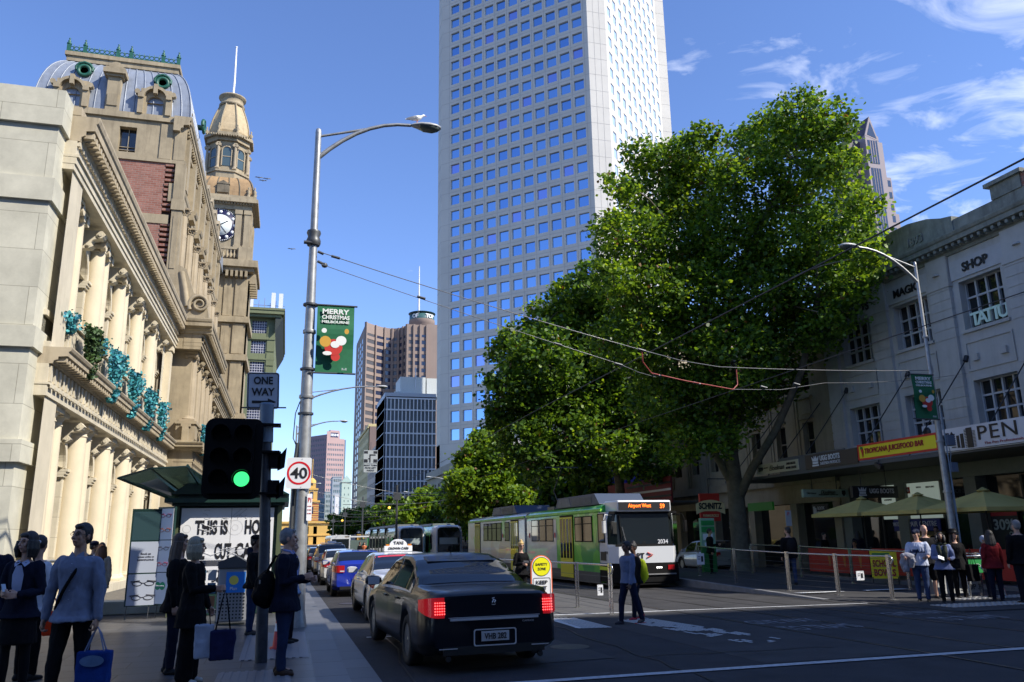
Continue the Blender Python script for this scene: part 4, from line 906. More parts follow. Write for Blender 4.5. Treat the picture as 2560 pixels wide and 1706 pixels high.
w = MB(); w.box(-9, -2.9, 110.4, 135, 0, 31); build('mass', w, m_gbd, Gb)
an = thing('rooftop_antennas', 'white panel antennas on a rack on top of the dark green building', 'antenna', (-5, 111, 32.2))
w = MB()
for k in range(6): w.tube([(-.8+k*.75,0,0),(-.8+k*.75,0,1.3+.7*((k*37)%3)/2)], .04, 5)
w.box(-1.0, 3.4, -.03, .03, .9, .98); w.box(-1,3.4,-.03,.03,.4,.48); build('rack', w, mat('antenna_steel', (.25,.25,.27), .5, metal=.5), an)
for x_, z_ in ((-1.05,1.0),(1.85,.8),(2.85,.75)): w = MB(); w.box(x_-.28, x_+.28, -.4, -.1, z_-.7, z_+1.9); build('panel_antenna', w, m_wht, an)
w = MB(); w.box(-1.2,3.5,-.2,.6,0,.12); build('rack_base', w, m_gbd, an)
def side_shop(name, label, y0, y1, z, m, mg, X=-6.4, side=1, fl=3.6, bay=3.2, awn=None, parapet=.8):
    o = thing(name, label, 'building'); L_ = y1-y0; F = Facade(o, X, y0 if side == 1 else y1, pi/2 if side == 1 else -pi/2); fr = []; nx = max(2, int(L_/bay)); b0 = gz(y0)-1
    facade_grid(o, F, L_, 3.6, z, nx, fl, .42, .55, m, fr, (.4,.4), .25, .3); rows(o, fr, mg, 'window', 60)
    w = MB(); w.box(0, L_, .3, 9, b0, z-.02); F.part('mass', w, m_bd)
    w = MB(); w.box(0, L_, -.4, 0, z-.5, z-.1); w.box(-.02, L_+.02, -.15, 9, z, z+parapet); w.box(0, L_, -.05, .3, b0, 3.6); F.part('cornice', w, m)
    w = MB(); w.box(.4, L_-.4, -.1, -.055, b0, 2.9); F.part('shopfront', w, m_pane)
    w = MB(); w.box(0, L_, -3.0, 0, 3.1, 3.5); F.part('awning', w, awn or m_wht); return o
m_c1 = mat('buff_render', (.45,.38,.26), .85, var=.1, vscale=.3); m_c2 = mat('grey_stucco', (.36,.36,.34), .85, var=.1, vscale=.3); m_c3 = mat('weathered_red_render', (.33,.16,.12), .85, var=.1)
m_c4 = mat('pale_green_cladding', (.36,.42,.33), .8)
side_shop('street_building', 'pale green flat topped building on the left beyond the green corner block', 150, 185, 20.0, m_c4, m_bg, -4.6)
side_shop('street_building', 'small cream building on the left, just past the pale green one', 186, 215, 16.0, m_c1, m_bg, -4.4)
side_shop('street_building', 'low red brown building with white trim on the left near the street end', 216, 250, 13.5, m_c3, m_bg, -4.4)
side_shop('street_building', 'grey stucco building on the left nearest the railway station', 251, 330, 12.5, m_c2, m_bg, -4.4)
rs = thing('vertical_banner_sign', 'tall narrow red vertical sign on the left side of the street near the kiosk roof', 'sign', (-3.3, 141., 0))
w = MB(); w.box(-.1,.65,-.12,.12,1.8,10.3); build('panel', w, mat('sign_red', (.50,.03,.05), .5), rs); w = MB(); w.box(-2.3,-.1,-.05,.05,9,9.2); w.box(-2.3,-.1,-.05,.05,3,3.2); build('bracket', w, m_bd, rs)
# right side beyond the trees
side_shop('narrow_yellow_building', 'narrow cream yellow building with blank side wall just left of the blue office block', 262, 300, 37.0, mat('yellow_render', (.52,.44,.22), .8, var=.1), m_bg, 24.6, -1)
side_shop('street_building', 'ornate pale building with red roof edge left of the blue office flank', 236, 260, 27.0, mat('cream_render', (.50,.42,.34), .8, var=.1), m_bg, 24.4, -1)
side_shop('street_building', 'dark shaded shops behind the row of plane trees on the right', 92, 145, 12, m_c2, m_bg, 24.3, -1)
Rb = thing('red_and_blue_shop', 'painted red brick shop with a bright blue hoarding below, half hidden by the plane trees', 'building')
F = Facade(Rb, 24.3, 86, -pi/2); w = MB(); w.wall(0, 34, 7.4, 10.6, 0, .3, []); w.box(0,34,.3,9,-1,10.5); F.part('brick_wall', w, block_mat('painted_brick', (.62,.16,.09), (.55,.14,.08), (.40,.12,.08), .6, .2, .02, .8))
w = MB(); w.box(0, 34, -.1, 0, 3.6, 7.4)
for k in range(14): w.box(2+k*2.4, 2.2+k*2.4, -.35, -.1, 3.6, 7.4)
F.part('blue_hoarding', w, mat('blue_hoarding', (.04,.05,.40), .6))
w = MB(); w.box(0,34,-3,0,3.0,3.5); w.box(0,34,-.05,-.01,-1,3.0); F.part('awning', w, mat('dark_red_awning', (.12,.015,.015), .6))
w = MB(); w.box(0,34,-.3,.3,10.6,11.2); w.box(20,34,2,8,11.2,16.5); F.part('parapet', w, m_c1)
# tower seen past the tree on the right
Sp = thing('spired_tower', 'dark glass tower with pointed gabled top rising behind the tree and the shop parapet', 'skyscraper')
y = 215.; m_sp = mat('mauve_stone_frame', (.27,.225,.235), .7); m_sg = mat('tower_blue_black_glass', (.05,.065,.10), .08, spec=.9); m_sr = mat('dark_slate_roof', (.07,.05,.07), .6)
K = 1/cos(radians(42.3)); zz = lambda t: 1.7+t*y*K
xa, xb, xc, xd = T(41.79)*y, T(42.62)*y, T(42.9)*y, T(43.15)*y
rot_ = .0
w = MB(); w.box(xa, xb, y, y+10, 0, zz(.4740)-1); w.prism([(xa,zz(.4700)),(xb,zz(.4640)),((xa+xb)/2,zz(.4965))], 'y', y-.05, y+.5); w.box(xb, xc, y+.6, y+10, 0, zz(.4640)); w.box(xc, xd+.6, y+1.2, y+10, 0, zz(.4190)); w.box(xd+.6, xd+2.2, y+1.6, y+10, 0, zz(.372)); build('frame', w, m_sp, Sp)
w = MB(); w.box(xa+.8, xb-.8, y-.07, y-.01, zz(.4330), zz(.4640)); w.prism([(xa+1.0,zz(.4712)),(xb-.9,zz(.4672)),((xa+xb)/2,zz(.4890))], 'y', y-.12, y-.055); w.box(xa+.8, xb-.8, y-.07, y-.01, 5, zz(.4270)); build('glazing', w, m_sg, Sp)
w = MB()
for k in range(1, 4): x = xa+.8+k*(xb-xa-1.6)/4; w.box(x-.14, x+.14, y-.16, y-.075, zz(.4335), zz(.4635)); w.box(x-.1, x+.1, y-.16, y-.075, 5, zz(.4265))
build('mullion', w, m_sp, Sp)
for j in range(9):
    w = MB(); z = zz(.4150)-4.5*j; w.box(xc+.35, xd+.1, y+1.13, y+1.19, z-2.4, z); build('window', w, m_sg, Sp)
w = MB(); zr = zz(.4965); w.add([((xa+xb)/2,y+.5,zr),((xa+xb)/2,y+14,zr),(xa-.1,y+14,zz(.470)),(xa-.1,y+.5,zz(.470)),(xb,y+.5,zz(.464)),(xb,y+14,zz(.464))], [(0,1,2,3),(0,4,5,1)]); w.box(xa-5,xa-.05,y+3,y+14,0,zz(.466)); build('roof', w, m_sr, Sp)
Sp.rotation_euler = (0,0,0)
# tall buildings behind the camera, which shade the crossing; left rows added to block low sky
ob = thing('offscreen_office_blocks', 'plain tall office block across the side street behind the camera, with added sky blocking rows', 'building')
w = MB(); w.box(25, 72, -70, -15.5, 0, 47); w.box(-2,70,-120,-72,0,60); w.box(-60,-9,-90,-14,0,26); w.box(-9,-2,-120,-91,0,30); build('wall', w, m_c2, ob)
# ================================================================ RIGHT: shops and signs
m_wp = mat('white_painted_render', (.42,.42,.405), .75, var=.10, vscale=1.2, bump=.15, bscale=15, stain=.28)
m_wpd = mat('mossy_white_render', (.22,.23,.20), .85, var=.3, vscale=2.2, bump=.3, bscale=10, stain=.7)
m_creamR = mat('cream_painted_stucco', (.30,.265,.19), .85, var=.15, vscale=1.3, stain=.5)
m_dglass = mat('shop_glass', (.012,.014,.015), .04, spec=.8); m_frame = mat('white_window_frame', (.42,.44,.46), .6)
m_ink = mat('sign_black', (.012,.012,.014), .5); m_signw = mat('sign_board_white', (.60,.61,.63), .5)
m_blk = mat('black_metal', (.02,.02,.022), .5); m_awn = mat('awning_soffit', (.10,.10,.10), .8)
M_ = thing('white_shop_building', 'white painted two storey shop with large gridded windows and arched parapet on the right', 'building')
F = Facade(M_, 24.3, 31.5, -pi/2)
W0 = 17.5
up = [(1.2,3.1),(4.6,6.5),(8.1,10.0),(12.2,14.4)]
holes = [(a,b,8.93,10.8) for a,b in up]+[(a,b,5.33,7.0) for a,b in up]
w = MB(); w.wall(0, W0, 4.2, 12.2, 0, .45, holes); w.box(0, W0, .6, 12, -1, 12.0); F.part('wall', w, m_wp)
for i, (a, b, c, d) in enumerate(holes):
    g_ = MB(); g_.box(a, b, .40, .44, c, d); wo = F.part('window', g_, m_dglass if i != 5 else m_dglass)
    fr = MB(); nx, nz = 4, (3 if i < 4 else 3)
    for k in range(nx+1): x = a+(b-a)*k/nx; fr.box(x-.035, x+.035, .30, .395, c, d)
    for k in range(nz+1): z = c+(d-c)*k/nz; fr.box(a, b, .31, .39, z-.035, z+.035)
    F.part('frame', fr, m_frame, parent=wo)
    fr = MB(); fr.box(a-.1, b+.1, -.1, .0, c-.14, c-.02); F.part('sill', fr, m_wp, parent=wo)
for x0_, x1_ in ((.05,.95),(3.35,4.35),(6.75,7.8),(10.3,11.6),(15,17)):
    z = 4.95; pr = MB(); pr.box(x0_+.02, x1_-.02, -.14, 0, 4.93, 12.0)
    while z < 10.7:
        if not (7.5 < z < 8.6): pr.box(x0_, x1_, -.16, 0, z, z+.30)
        z += .38
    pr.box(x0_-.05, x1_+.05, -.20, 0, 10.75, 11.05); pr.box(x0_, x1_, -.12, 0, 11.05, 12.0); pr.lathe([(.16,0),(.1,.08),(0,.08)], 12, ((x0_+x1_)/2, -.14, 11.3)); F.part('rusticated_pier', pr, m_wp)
for (a, b) in up:
    pn = MB(); pn.box(a-.1, b+.1, -.05, 0, 7.35, 7.42); pn.box(a-.1, b+.1, -.05, 0, 8.40, 8.47); pn.box(a-.1, a-.03, -.05, 0, 7.42, 8.4); pn.box(b+.03, b+.1, -.05, 0, 7.42, 8.4)
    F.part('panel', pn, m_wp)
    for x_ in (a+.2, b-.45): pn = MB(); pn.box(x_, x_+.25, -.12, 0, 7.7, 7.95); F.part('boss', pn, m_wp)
    pn = MB(); pn.box(a-.25, b+.25, -.06, 0, 10.92, 11.66); F.part('name_panel', pn, mat('name_panel_white', (.42,.43,.44), .7, var=.08))
co_ = MB(); co_.prism([(-o, z) for o, z in cornice_prof(11.95, 12.6, .62)], 'x', 0, W0)
for k in range(58): x = .15+k*.3; co_.box(x-.06, x+.06, -.45, -.05, 12.1, 12.22)
F.part('cornice', co_, m_wpd)
pa = MB(); pa.box(0, 3.9, -.1, .3, 12.6, 12.95); pa.box(8.3, W0, -.1, .3, 12.6, 13.25)
pa.prism([(3.6,12.6),(8.4,12.6),(8.4,13.4),(7.9,13.5),(7.2,13.75),(6.2,13.93),(5.2,13.95),(4.3,13.75),(3.6,13.2)], 'y', -.16, .3)
F.part('parapet', pa, m_wpd)
text('date_lettering', '1893', .5, m_wpd, M_, F.P(6.5, -.19, 13.1), -pi/2, bold=.03, ext=.03, height=.36)
cb = MB(); cb.box(10.25, 11.5, -.15, 1.6, 13.25, 13.75); cb.box(10.1, 11.65, -.28, 1.7, 13.75, 13.9); F.part('chimney', cb, m_wpd)
cb = MB(); cb.box(11.5, 13.2, -.1, 1.6, 13.26, 13.8); F.part('brick_stack', cb, m_brick)
for s, (a, b) in (("BERNARD'S", up[0]), ('MAGIC', up[1]), ('SHOP', up[2])):
    text('lettering', s, .45, m_ink, M_, F.P((a+b)/2, -.09, 11.29), -pi/2, bold=.035, ext=.012, height=.36)
# ground floor: piers, shop glass, fascia
for x in (.0,3.4,7.0,10.6,14.5): gf = MB(); gf.box(x, x+.55, -.05, .6, -.4, 3.54); F.part('shopfront_pier', gf, mat('grey_green_pier', (.17,.18,.15), .7, var=.1))
gf = MB(); gf.box(0, W0, 0, .5, 3.55, 4.19); F.part('shop_fascia', gf, MATS['grey_green_pier'])
for x0_, x1_ in ((.56,3.39),(3.96,6.99),(7.56,10.59),(11.16,14.49)):
    g_ = MB(); g_.box(x0_, x1_, .45, .5, -.2, 3.54); wo = F.part('shop_window', g_, m_dglass)
    g_ = MB(); g_.box(x0_, x1_, .3, .44, -.3, .35); g_.box((x0_+x1_)/2-.04, (x0_+x1_)/2+.04, .38, .445, .35, 3.5); F.part('stall_riser', g_, m_blk, parent=wo)
aw = MB(); aw.box(-.1, W0, -3.0, -.02, 4.08, 4.2); aw.box(-.1, W0, -3.05, -2.98, 4.08, 4.24); aw.box(-.1, 4.4, -3.06, -3.0, 4.24, 4.86); F.part('awning', aw, m_awn)
for x in (.8,4.6,7.6,10.6): rod = MB(); rod.tube([F.P(x,-2.9,4.2), F.P(x+.4,-.05,7.85)], .022, 6); rod.tube([F.P(x+.4,-.12,7.75), F.P(x+.4,-.02,7.95)], .09, 8); build('tie_rod', rod, m_blk, M_)
nt_ = thing('neon_tattoo_sign', 'blue white neon TATTU letters inside the upper window under the SHOP lettering', 'neon sign', F.P(9.05, .2, 9.3), -pi/2)
m_neon = mat('neon_tube', (.22,.34,.38), .4, emit=(.35,.6,.7), estr=.12)
for i, c in enumerate('TATTU'): text('letter', c, .6, m_neon, nt_, (-.62+.31*i, 0, .0), bold=.015, ext=.02, height=.5)
b_ = MB(); b_.box(-.8,.8,.03,.05,-.3,-.27); build('bracket', b_, m_blk, nt_)
ac = thing('air_conditioner', 'white air conditioning box in the dark opening above the yellow food bar sign', 'air conditioner', F.P(6.1, -.25, 5.1), -pi/2)
b_ = MB(); b_.box(-.38,.38,-.15,.15,0,.5); build('case', b_, m_signw, ac); b_ = MB(); b_.lathe([(.19,.0),(.19,.02),(0,.02)], 16); build('fan_grille', b_, m_blk, ac, (-.12,-.155,.25), rot=(pi/2,0,0))
# cream neighbour
Cn = thing('cream_stucco_building', 'cream stucco building with tall narrow windows behind the big plane tree trunk', 'building')
FN = Facade(Cn, 24.32, 52.0, -pi/2); LN = 20.4
xs = [2.0+2.3*k for k in range(8)]
holes = [(x,x+.85,z0,z1) for x in xs for z0, z1 in ((5.15,6.85),(8.4,9.8))]
w = MB(); w.wall(0, LN, 3.6, 11.4, 0, .35, holes); w.box(0, LN, .5, 12, -1, 11.2); FN.part('wall', w, m_creamR)
for (a,b,c,d) in holes:
    g_ = MB(); g_.box(a, b, .30, .34, c, d); wo = FN.part('window', g_, m_dglass); fr = MB(); fr.box(a, b, .24, .295, (c+d)/2-.03, (c+d)/2+.03); fr.box(a,a+.05,.24,.295,c,d); fr.box(b-.05,b,.24,.295,c,d); FN.part('sash', fr, m_creamR, parent=wo)
for x in xs:
    pn = MB()
    pn.box(x-.1, x+.95, -.12, 0, 7.0, 7.12); pn.box(x+.05, x+.8, -.05, 0, 7.25, 7.9); pn.box(x-.15, x+1.0, -.14, 0, 8.0, 8.1); FN.part('moulding', pn, m_creamR); pn = MB(); pn.box(x-.62, x-.42, -.1, 0, 4.4, 10.3); pn.box(x-.42, x-.25, -.06, 0, 4.4, 10.3); FN.part('pilaster', pn, m_creamR)
c_ = MB(); c_.prism([(-o, z) for o, z in cornice_prof(10.3, 11.0, .55)], 'x', 0, LN); c_.box(0, LN, -.1, .3, 11.0, 11.7); c_.box(0,LN,-.2,0,3.9,4.3); FN.part('cornice', c_, m_creamR)
for x in (0,4.2,8.6,12.8,16.6,19.9): gf = MB(); gf.box(x, x+.5, -.1, .5, -.5, 2.99); FN.part('shopfront_pier', gf, m_creamR)
gf = MB(); gf.box(0, LN, -.05, .4, 3.0, 3.6); FN.part('shop_fascia', gf, m_creamR)
for a, b in ((.51,4.19),(4.71,8.59),(9.11,12.79),(13.31,16.59),(17.11,19.89)):
    g_ = MB(); g_.box(a, b, .35, .4, -.4, 3.0); FN.part('shop_window', g_, m_dglass)
aw = MB(); aw.box(15.5, LN+.0, -3.0, -.02, 4.08, 4.2); FN.part('awning', aw, m_awn)
for x in (14.6, 18.0): rod = MB(); rod.tube([FN.P(x+1.2,-2.9,4.2), FN.P(x+1.7,-.05,7.6)], .022, 6); build('tie_rod', rod, m_blk, Cn)
# a further shop with red awnings
Rd = thing('red_fascia_shop', 'shaded shop with dark red and white striped fascia beyond the cream stucco building', 'shop')
FD_ = Facade(Rd, 24.31, 51.9+.1, -pi/2)
w = MB(); w.box(0.0, 9.5, -3.0, -2.9, 3.4, 4.9); build('fascia', w, mat('dark_red_fascia', (.16,.015,.02), .6), Rd, (24.31, 52.0, 0), -pi/2)
for z in (3.75, 4.1, 4.5): w = MB(); w.box(3.2, 9.5, -3.04, -3.001, z, z+.12); build('stripe', w, m_ink if z != 4.1 else m_signw, Rd, (24.31, 52.0, 0), -pi/2)
w = MB(); w.box(0,9.5,-2.9,-.02,3.4,3.5); build('canopy', w, m_awn, Rd, (24.31, 52.0, 0), -pi/2)
# ---- signs (each its own thing). local x along the street toward the camera
def board(name, label, F, x0, x1, z0, z1, y, m, th=.06, cat='sign', border=None, bw=.06):
    o = thing(name, label, cat, F.P((x0+x1)/2, y, (z0+z1)/2), -pi/2); w = MB(); w.box(-(x1-x0)/2, (x1-x0)/2, 0, th, -(z1-z0)/2, (z1-z0)/2); build('board', w, m, o)
    if border:
        a, b = (x1-x0)/2, (z1-z0)/2; w = MB(); w.box(-a,a,-.012,0,b-bw,b); w.box(-a,a,-.012,0,-b,-b+bw); w.box(-a,-a+bw,-.0115,0,-b+bw,b-bw); w.box(a-bw,a,-.0115,0,-b+bw,b-bw); build('border', w, border, o)
    return o
def tx(o, s, x, z, h, m, w=None, bold=.02, shear=0., nm='lettering', y=-.02, space=1.):
    return text(nm, s, h, m, o, (x, y, z), 0, bold=bold, ext=.006, shear=shear, height=h, width=w, space=space)
m_red = mat('sign_bright_red', (.55,.03,.02), .5); m_yel = mat('sign_yellow', (.80,.68,.02), .5); m_dkred = mat('sign_dark_red', (.35,.01,.02), .5)
X = lambda Y: 31.5-Y
pen = board('pen_shop_sign', 'long white fascia sign reading PEN C with a small black skyline drawing', F, X(22.15), X(17.4), 4.15, 4.93, -3.12, m_signw, .06)
tx(pen, 'PEN', -.02, .10, .44, m_ink, 1.45, .0, space=1.1); tx(pen, 'CITY', 1.75, .10, .44, m_ink, 1.3, .0)
tx(pen, "The Pen Professionals, Australia's Largest", .8, -.25, .11, mat('ink_red', (.35,.08,.08), .5), 2.7, .0)
sk = MB()
for x, w_, z0, z1 in ((-2.05,.05,-.05,.25),(-1.97,.04,-.05,.25),(-1.62,.10,-.28,.12),(-1.46,.12,-.30,.16),(-1.20,.22,-.32,.32)): sk.box(x, x+w_, -.02, -.001, z0, z1)
for k in range(7): sk.box(-1.86+.01*k, -1.68, -.02, -.001, -.26+k*.07, -.23+k*.07)
for k in range(12): sk.box(-1.29, -1.22, -.02, -.001, -.30+k*.05, -.28+k*.05); sk.box(-.96, -.86, -.02, -.001, -.30+k*.045, -.285+k*.045)
sk.prism([(-1.9,.13),(-1.7,.13),(-1.8,.27)], 'y', -.02, -.001); sk.box(-2.2, 2.3, -.02, -.001, -.37, -.355); build('skyline_drawing', sk, m_ink, pen)
tr = board('food_bar_sign', 'yellow fascia sign with red border reading TROPICANA JUICE/FOOD BAR', F, X(26.25), X(22.22), 4.28, 4.88, -3.11, m_yel, .06, border=m_red, bw=.075)
tx(tr, 'TROPICANA JUICE/FOOD BAR', -.12, .0, .26, m_dkred, 3.0, .03, .15)
ca = MB(); ca.prism([(-1.82,.12),(-1.72,.14),(-1.68,.05),(-1.74,-.2)], 'y', -.03, -.001); build('carrot', ca, m_red, tr); ca = MB(); ca.prism([(-1.85,.12),(-1.70,.13),(-1.74,.2),(-1.82,.22)], 'y', -.03, -.001); build('carrot_leaf', ca, mat('leaf_green', (.05,.25,.05), .5), tr)
ug = board('ugg_boots_fascia_sign', 'dark fascia sign reading UGG BOOTS SHEEPSKIN PRODUCTS with a white crown', F, X(29.6), X(26.30), 4.22, 4.80, -3.11, mat('dark_brown_board', (.05,.04,.035), .5), .06)
tx(ug, 'UGG BOOTS', .0, .09, .22, m_signw, 1.25, .03); tx(ug, 'SHEEPSKIN PRODUCTS', .0, -.13, .12, m_signw, 1.25, .0)
def crown(o, x, z, s, m):
    c = MB(); c.box(x-.5*s, x+.5*s, -.02, -.001, z-.5*s, z-.35*s); c.box(x-.42*s, x+.42*s, -.02, -.001, z-.28*s, z-.05*s)
    c.prism([(x-.55*s,z+.45*s),(x-.42*s,z+.0*s),(x+.42*s,z),(x+.55*s,z+.45*s),(x+.25*s,z+.15*s),(x+.12*s,z+.5*s),(x,z+.15*s),(x-.12*s,z+.5*s),(x-.25*s,z+.15*s)], 'y', -.02, -.001); build('crown_emblem', c, m, o)
crown(ug, -.95, 0, .42, m_signw)
e1 = board('watch_repair_fascia_sign', 'cream fascia sign numbered 209 with a watch repair script name', F, X(33.3), X(30.1), 4.26, 4.72, -3.10, mat('cream_board', (.42,.39,.28), .6), .06)
tx(e1, '209', -1.28, 0, .19, m_ink); tx(e1, 'Ekselman', -.0, 0, .22, m_ink, 1.15, 0, .4); tx(e1, 'SWISS WATCH', 1.08, .09, .10, m_ink, .65); tx(e1, 'REPAIR CENTRE', 1.08, -.09, .10, m_ink, .75); tx(e1, 'GENUINE', -.85, .04, .05, m_ink, .3)
e1.rotation_euler = (0, 0, -pi/2)
# hanging under-awning signs face the camera
def hang(name, label, x0, x1, Y, z0, z1, m, th=.16):
    o = thing(name, label, 'sign', ((x0+x1)/2, Y, (z0+z1)/2)); w = MB(); a = (x1-x0)/2; b = (z1-z0)/2; w.box(-a, a, 0, th, -b, b); build('lightbox', w, m, o, bevel=.01)
    w = MB(); w.tube([(-a*.55,th/2,b),(-a*.55,th/2,4.1-(z0+z1)/2)], .018, 6); w.tube([(a*.55,th/2,b),(a*.55,th/2,4.1-(z0+z1)/2)], .018, 6); build('hanger', w, m_blk, o); return o
h1 = hang('hanging_ugg_boots_sign', 'black hanging light box reading UGG BOOTS under the awning', 21.5, 23.65, 27.2, 2.92, 3.38, m_ink)
tx(h1, 'UGG BOOTS', .28, .04, .19, m_signw, 1.15, .03); crown(h1, -.62, .02, .34, m_signw)
h2 = hang('hanging_watch_sign', 'pale green hanging light box with a script watchmaker name under the awning', 21.8, 24.1, 30.8, 3.12, 3.46, mat('pale_green_board', (.30,.42,.36), .5))
tx(h2, 'Ekselman', .1, .05, .15, m_ink, .75, 0, .4); tx(h2, 'WATCHMAKERS & JEWELLERS', .1, -.07, .06, m_ink, 1.0); tx(h2, 'TAG Heuer', -.75, .0, .08, m_ink, .5, 0, .3)
b_ = MB(); b_.prism([(.82,.12),(1.0,.12),(1.0,-.03),(.91,-.13),(.82,-.03)], 'y', -.02, -.001); build('shield', b_, m_ink, h2)
b3 = board('swiss_brand_poster', 'white shop sign panel with a red cross badge behind the hanging boot sign', F, 2.4, 5.6, 2.1, 3.5, .1, mat('lit_white_panel', (.40,.46,.42), .5, emit=(.5,.6,.52), estr=.22), .05)
b_ = MB(); b_.box(-.1,.1,-.02,-.001,.30,.56); build('cross_badge', b_, m_red, b3); b_ = MB(); b_.box(-.07,.07,-.03,-.021,.41,.45); b_.box(-.02,.02,-.03,-.021,.36,.5); build('cross', b_, m_signw, b3)
for i, (s, x, z) in enumerate((('OMEGA',-1.2,.5),('TISSOT',-.6,.5),('RADO',.6,.52),('BREITLING',1.2,.5),('LONGINES',-1.2,.1),('SEIKO',-1.2,-.3),('ORIS',.0,-.5),('CITIZEN',.9,-.4),('EBEL',-.4,-.5))): tx(b3, s, x, z, .07, m_ink)
b4 = board('repair_centre_sign', 'blue shop sign reading REPAIR CENTRE above the watch shop counter', F, 3.0, 5.5, 1.62, 2.08, .05, mat('royal_blue_board', (.012,.02,.16), .5), .05)
tx(b4, 'REPAIR CENTRE', .22, .04, .20, m_signw, 1.75, .0); tx(b4, 'WATCH', -1.05, .04, .16, m_signw, .42, 0)
b5 = board('book_grocer_sign', 'small black sign reading BOOK GROCER behind the hanging watch sign', F, -.6, .5, 2.25, 2.85, -1.2, m_ink, .08)
tx(b5, 'BOOK', .12, .12, .15, m_frame, .5); tx(b5, 'GROCER', .12, -.10, .15, m_frame, .65); b_ = MB(); b_.box(-.45,-.33,-.02,-.001,-.2,.2); b_.box(-.31,-.24,-.02,-.001,-.2,.14); build('book_emblem', b_, m_frame, b5)
for i, (x, lab) in enumerate(((7.6,'dark poster reading 30% OFF left of the leaning lamp post'),(9.1,'dark poster reading 30% OFF partly behind the leaning lamp post'))):
    o = board('sale_poster', lab, F, x, x+1.15, .9, 2.3, .35, mat('poster_black', (.02,.02,.022), .5), .03); tx(o, '30%', -.05, .2, .38, mat('poster_grey', (.30,.36,.34), .6), .85, .02); tx(o, 'OFF', .3, -.12, .14, MATS['poster_grey']); 
    b_ = MB(); b_.box(-.55,.55,-.02,-.001,.5,.68); build('red_band', b_, m_dkred, o); o['group'] = 'sale posters'
ts = board('yellow_shop_sign', 'dim yellow shop sign with TROPICANA lettering under the awning at the right edge', F, 10.0, 15.5, 2.3, 3.5, -.12, mat('dim_yellow', (.38,.28,.02), .6), .06)
tx(ts, 'TROPICANA', .2, .1, .42, mat('brick_letter', (.12,.06,.03), .6), 3.6, .04); tx(ts, 'Breakfast - Focaccias - Juices', -.6, .48, .12, MATS['brick_letter'], 2.6)
sh = thing('juice_bar_interior', 'orange red lit juice bar front with fruit shelves behind the umbrellas', 'shop counter', F.P(12.3, -.2, 0), -pi/2)
R = random.Random(9)
mo = [mat('orange_fruit', (.55,.16,.01), .5), mat('red_fruit', (.40,.03,.01), .5), mat('orange_panel', (.40,.10,.01), .5)]
w = MB(); w.box(-2.6,2.6,0,.05,.2,2.2); build('panel', w, mo[2], sh)
w = MB()
for k in range(160):
    x = R.uniform(-2.5,2.5); z = .35+.3*R.randint(0,5)+R.uniform(0,.05); r = R.uniform(.05,.08); w.lathe([(.005,-r),(r*.7,-r*.7),(r,0),(r*.7,r*.7),(.005,r)], 7, (x,-.08,z), R.randint(0,1))
stuff(build('fruit', w, mo, sh)); w = MB()
for k in range(7): w.box(-2.6,2.6,-.2,0,.22+.3*k,.25+.3*k)
for k in range(5): w.box(-2.6+1.28*k,-2.52+1.28*k,-.22,0,.1,2.3)
build('shelf', w, m_blk, sh)
# round restaurant sign
sc_ = thing('schnitz_sign', 'round red and cream sign reading SCHNITZ hanging left of the plane tree trunk', 'sign', (19.1, 34.2, 2.85))
m_crm = mat('sign_cream', (.75,.62,.34), .5)
w = MB(); w.box(-.52,.52,0,.12,-.65,.62); build('panel', w, m_red, sc_, bevel=.02)
w = MB(); n = 10
for k in range(n):
    a0, a1 = -0.5+k/n, -0.5+(k+1)/n
    w.add([(1.5*a0,-.03,.10-.5*a0*a0*1.4+.22),(1.5*a1,-.03,.10-.5*a1*a1*1.4+.22),(1.5*a1,-.03,-.25-.5*a1*a1*1.4+.08),(1.5*a0,-.03,-.25-.5*a0*a0*1.4+.08)], [(0,1,2,3)])
w.box(-.74,.74,-.028,.0,-.2,.12); build('ribbon', w, m_crm, sc_)
tx(sc_, 'SCHNITZ', 0, .04, .30, m_ink, 1.2, .04, y=-.04); tx(sc_, 'PARMAS·ROLLS', 0, -.40, .12, m_crm, .8, .02, y=-.02)
w = MB(); w.tube([(0,.06,.6),(0,.06,1.3)], .02, 6); w.tube([(-.0,.06,1.3),(5,.06,1.3)], .02, 6); build('bracket', w, m_blk, sc_)
gs = board('green_shop_sign', 'dim green lit shop sign right of the plane tree trunk', FN, 15.0, 17.2, 2.7, 3.1, -1.5, mat('green_glow', (.01,.08,.02), .5, emit=(.02,.4,.03), estr=.03), .1)
# lit goods in the watch shop window and white window displays
gd = thing('watch_shop_display', 'lit shelves of watches in the shop window below the blue repair sign', 'shop display', F.P(4.6, .1, 0), -pi/2)
w = MB(); w.box(-.95,.95,.05,.12,.3,1.6); build('back_panel', w, mat('display_back', (.06,.045,.02), .6), gd)
w = MB(); w.box(-.6,.6,-.02,.04,.42,.47); build('strip_lamp', w, mat('strip_light', (1,.9,.7), .5, emit=(1,.85,.55), estr=1.6), gd)
w = MB()
for k in range(44): w.box(-.85+.12*(k%15), -.79+.12*(k%15), -.02, .03, .72+.3*(k//15), .82+.3*(k//15)+.06*R.random())
stuff(build('goods', w, mat('gold_goods_glow', (.25,.20,.09), .4, emit=(.6,.45,.15), estr=.12), gd))  # goods glow faintly, standing in for the display light on them
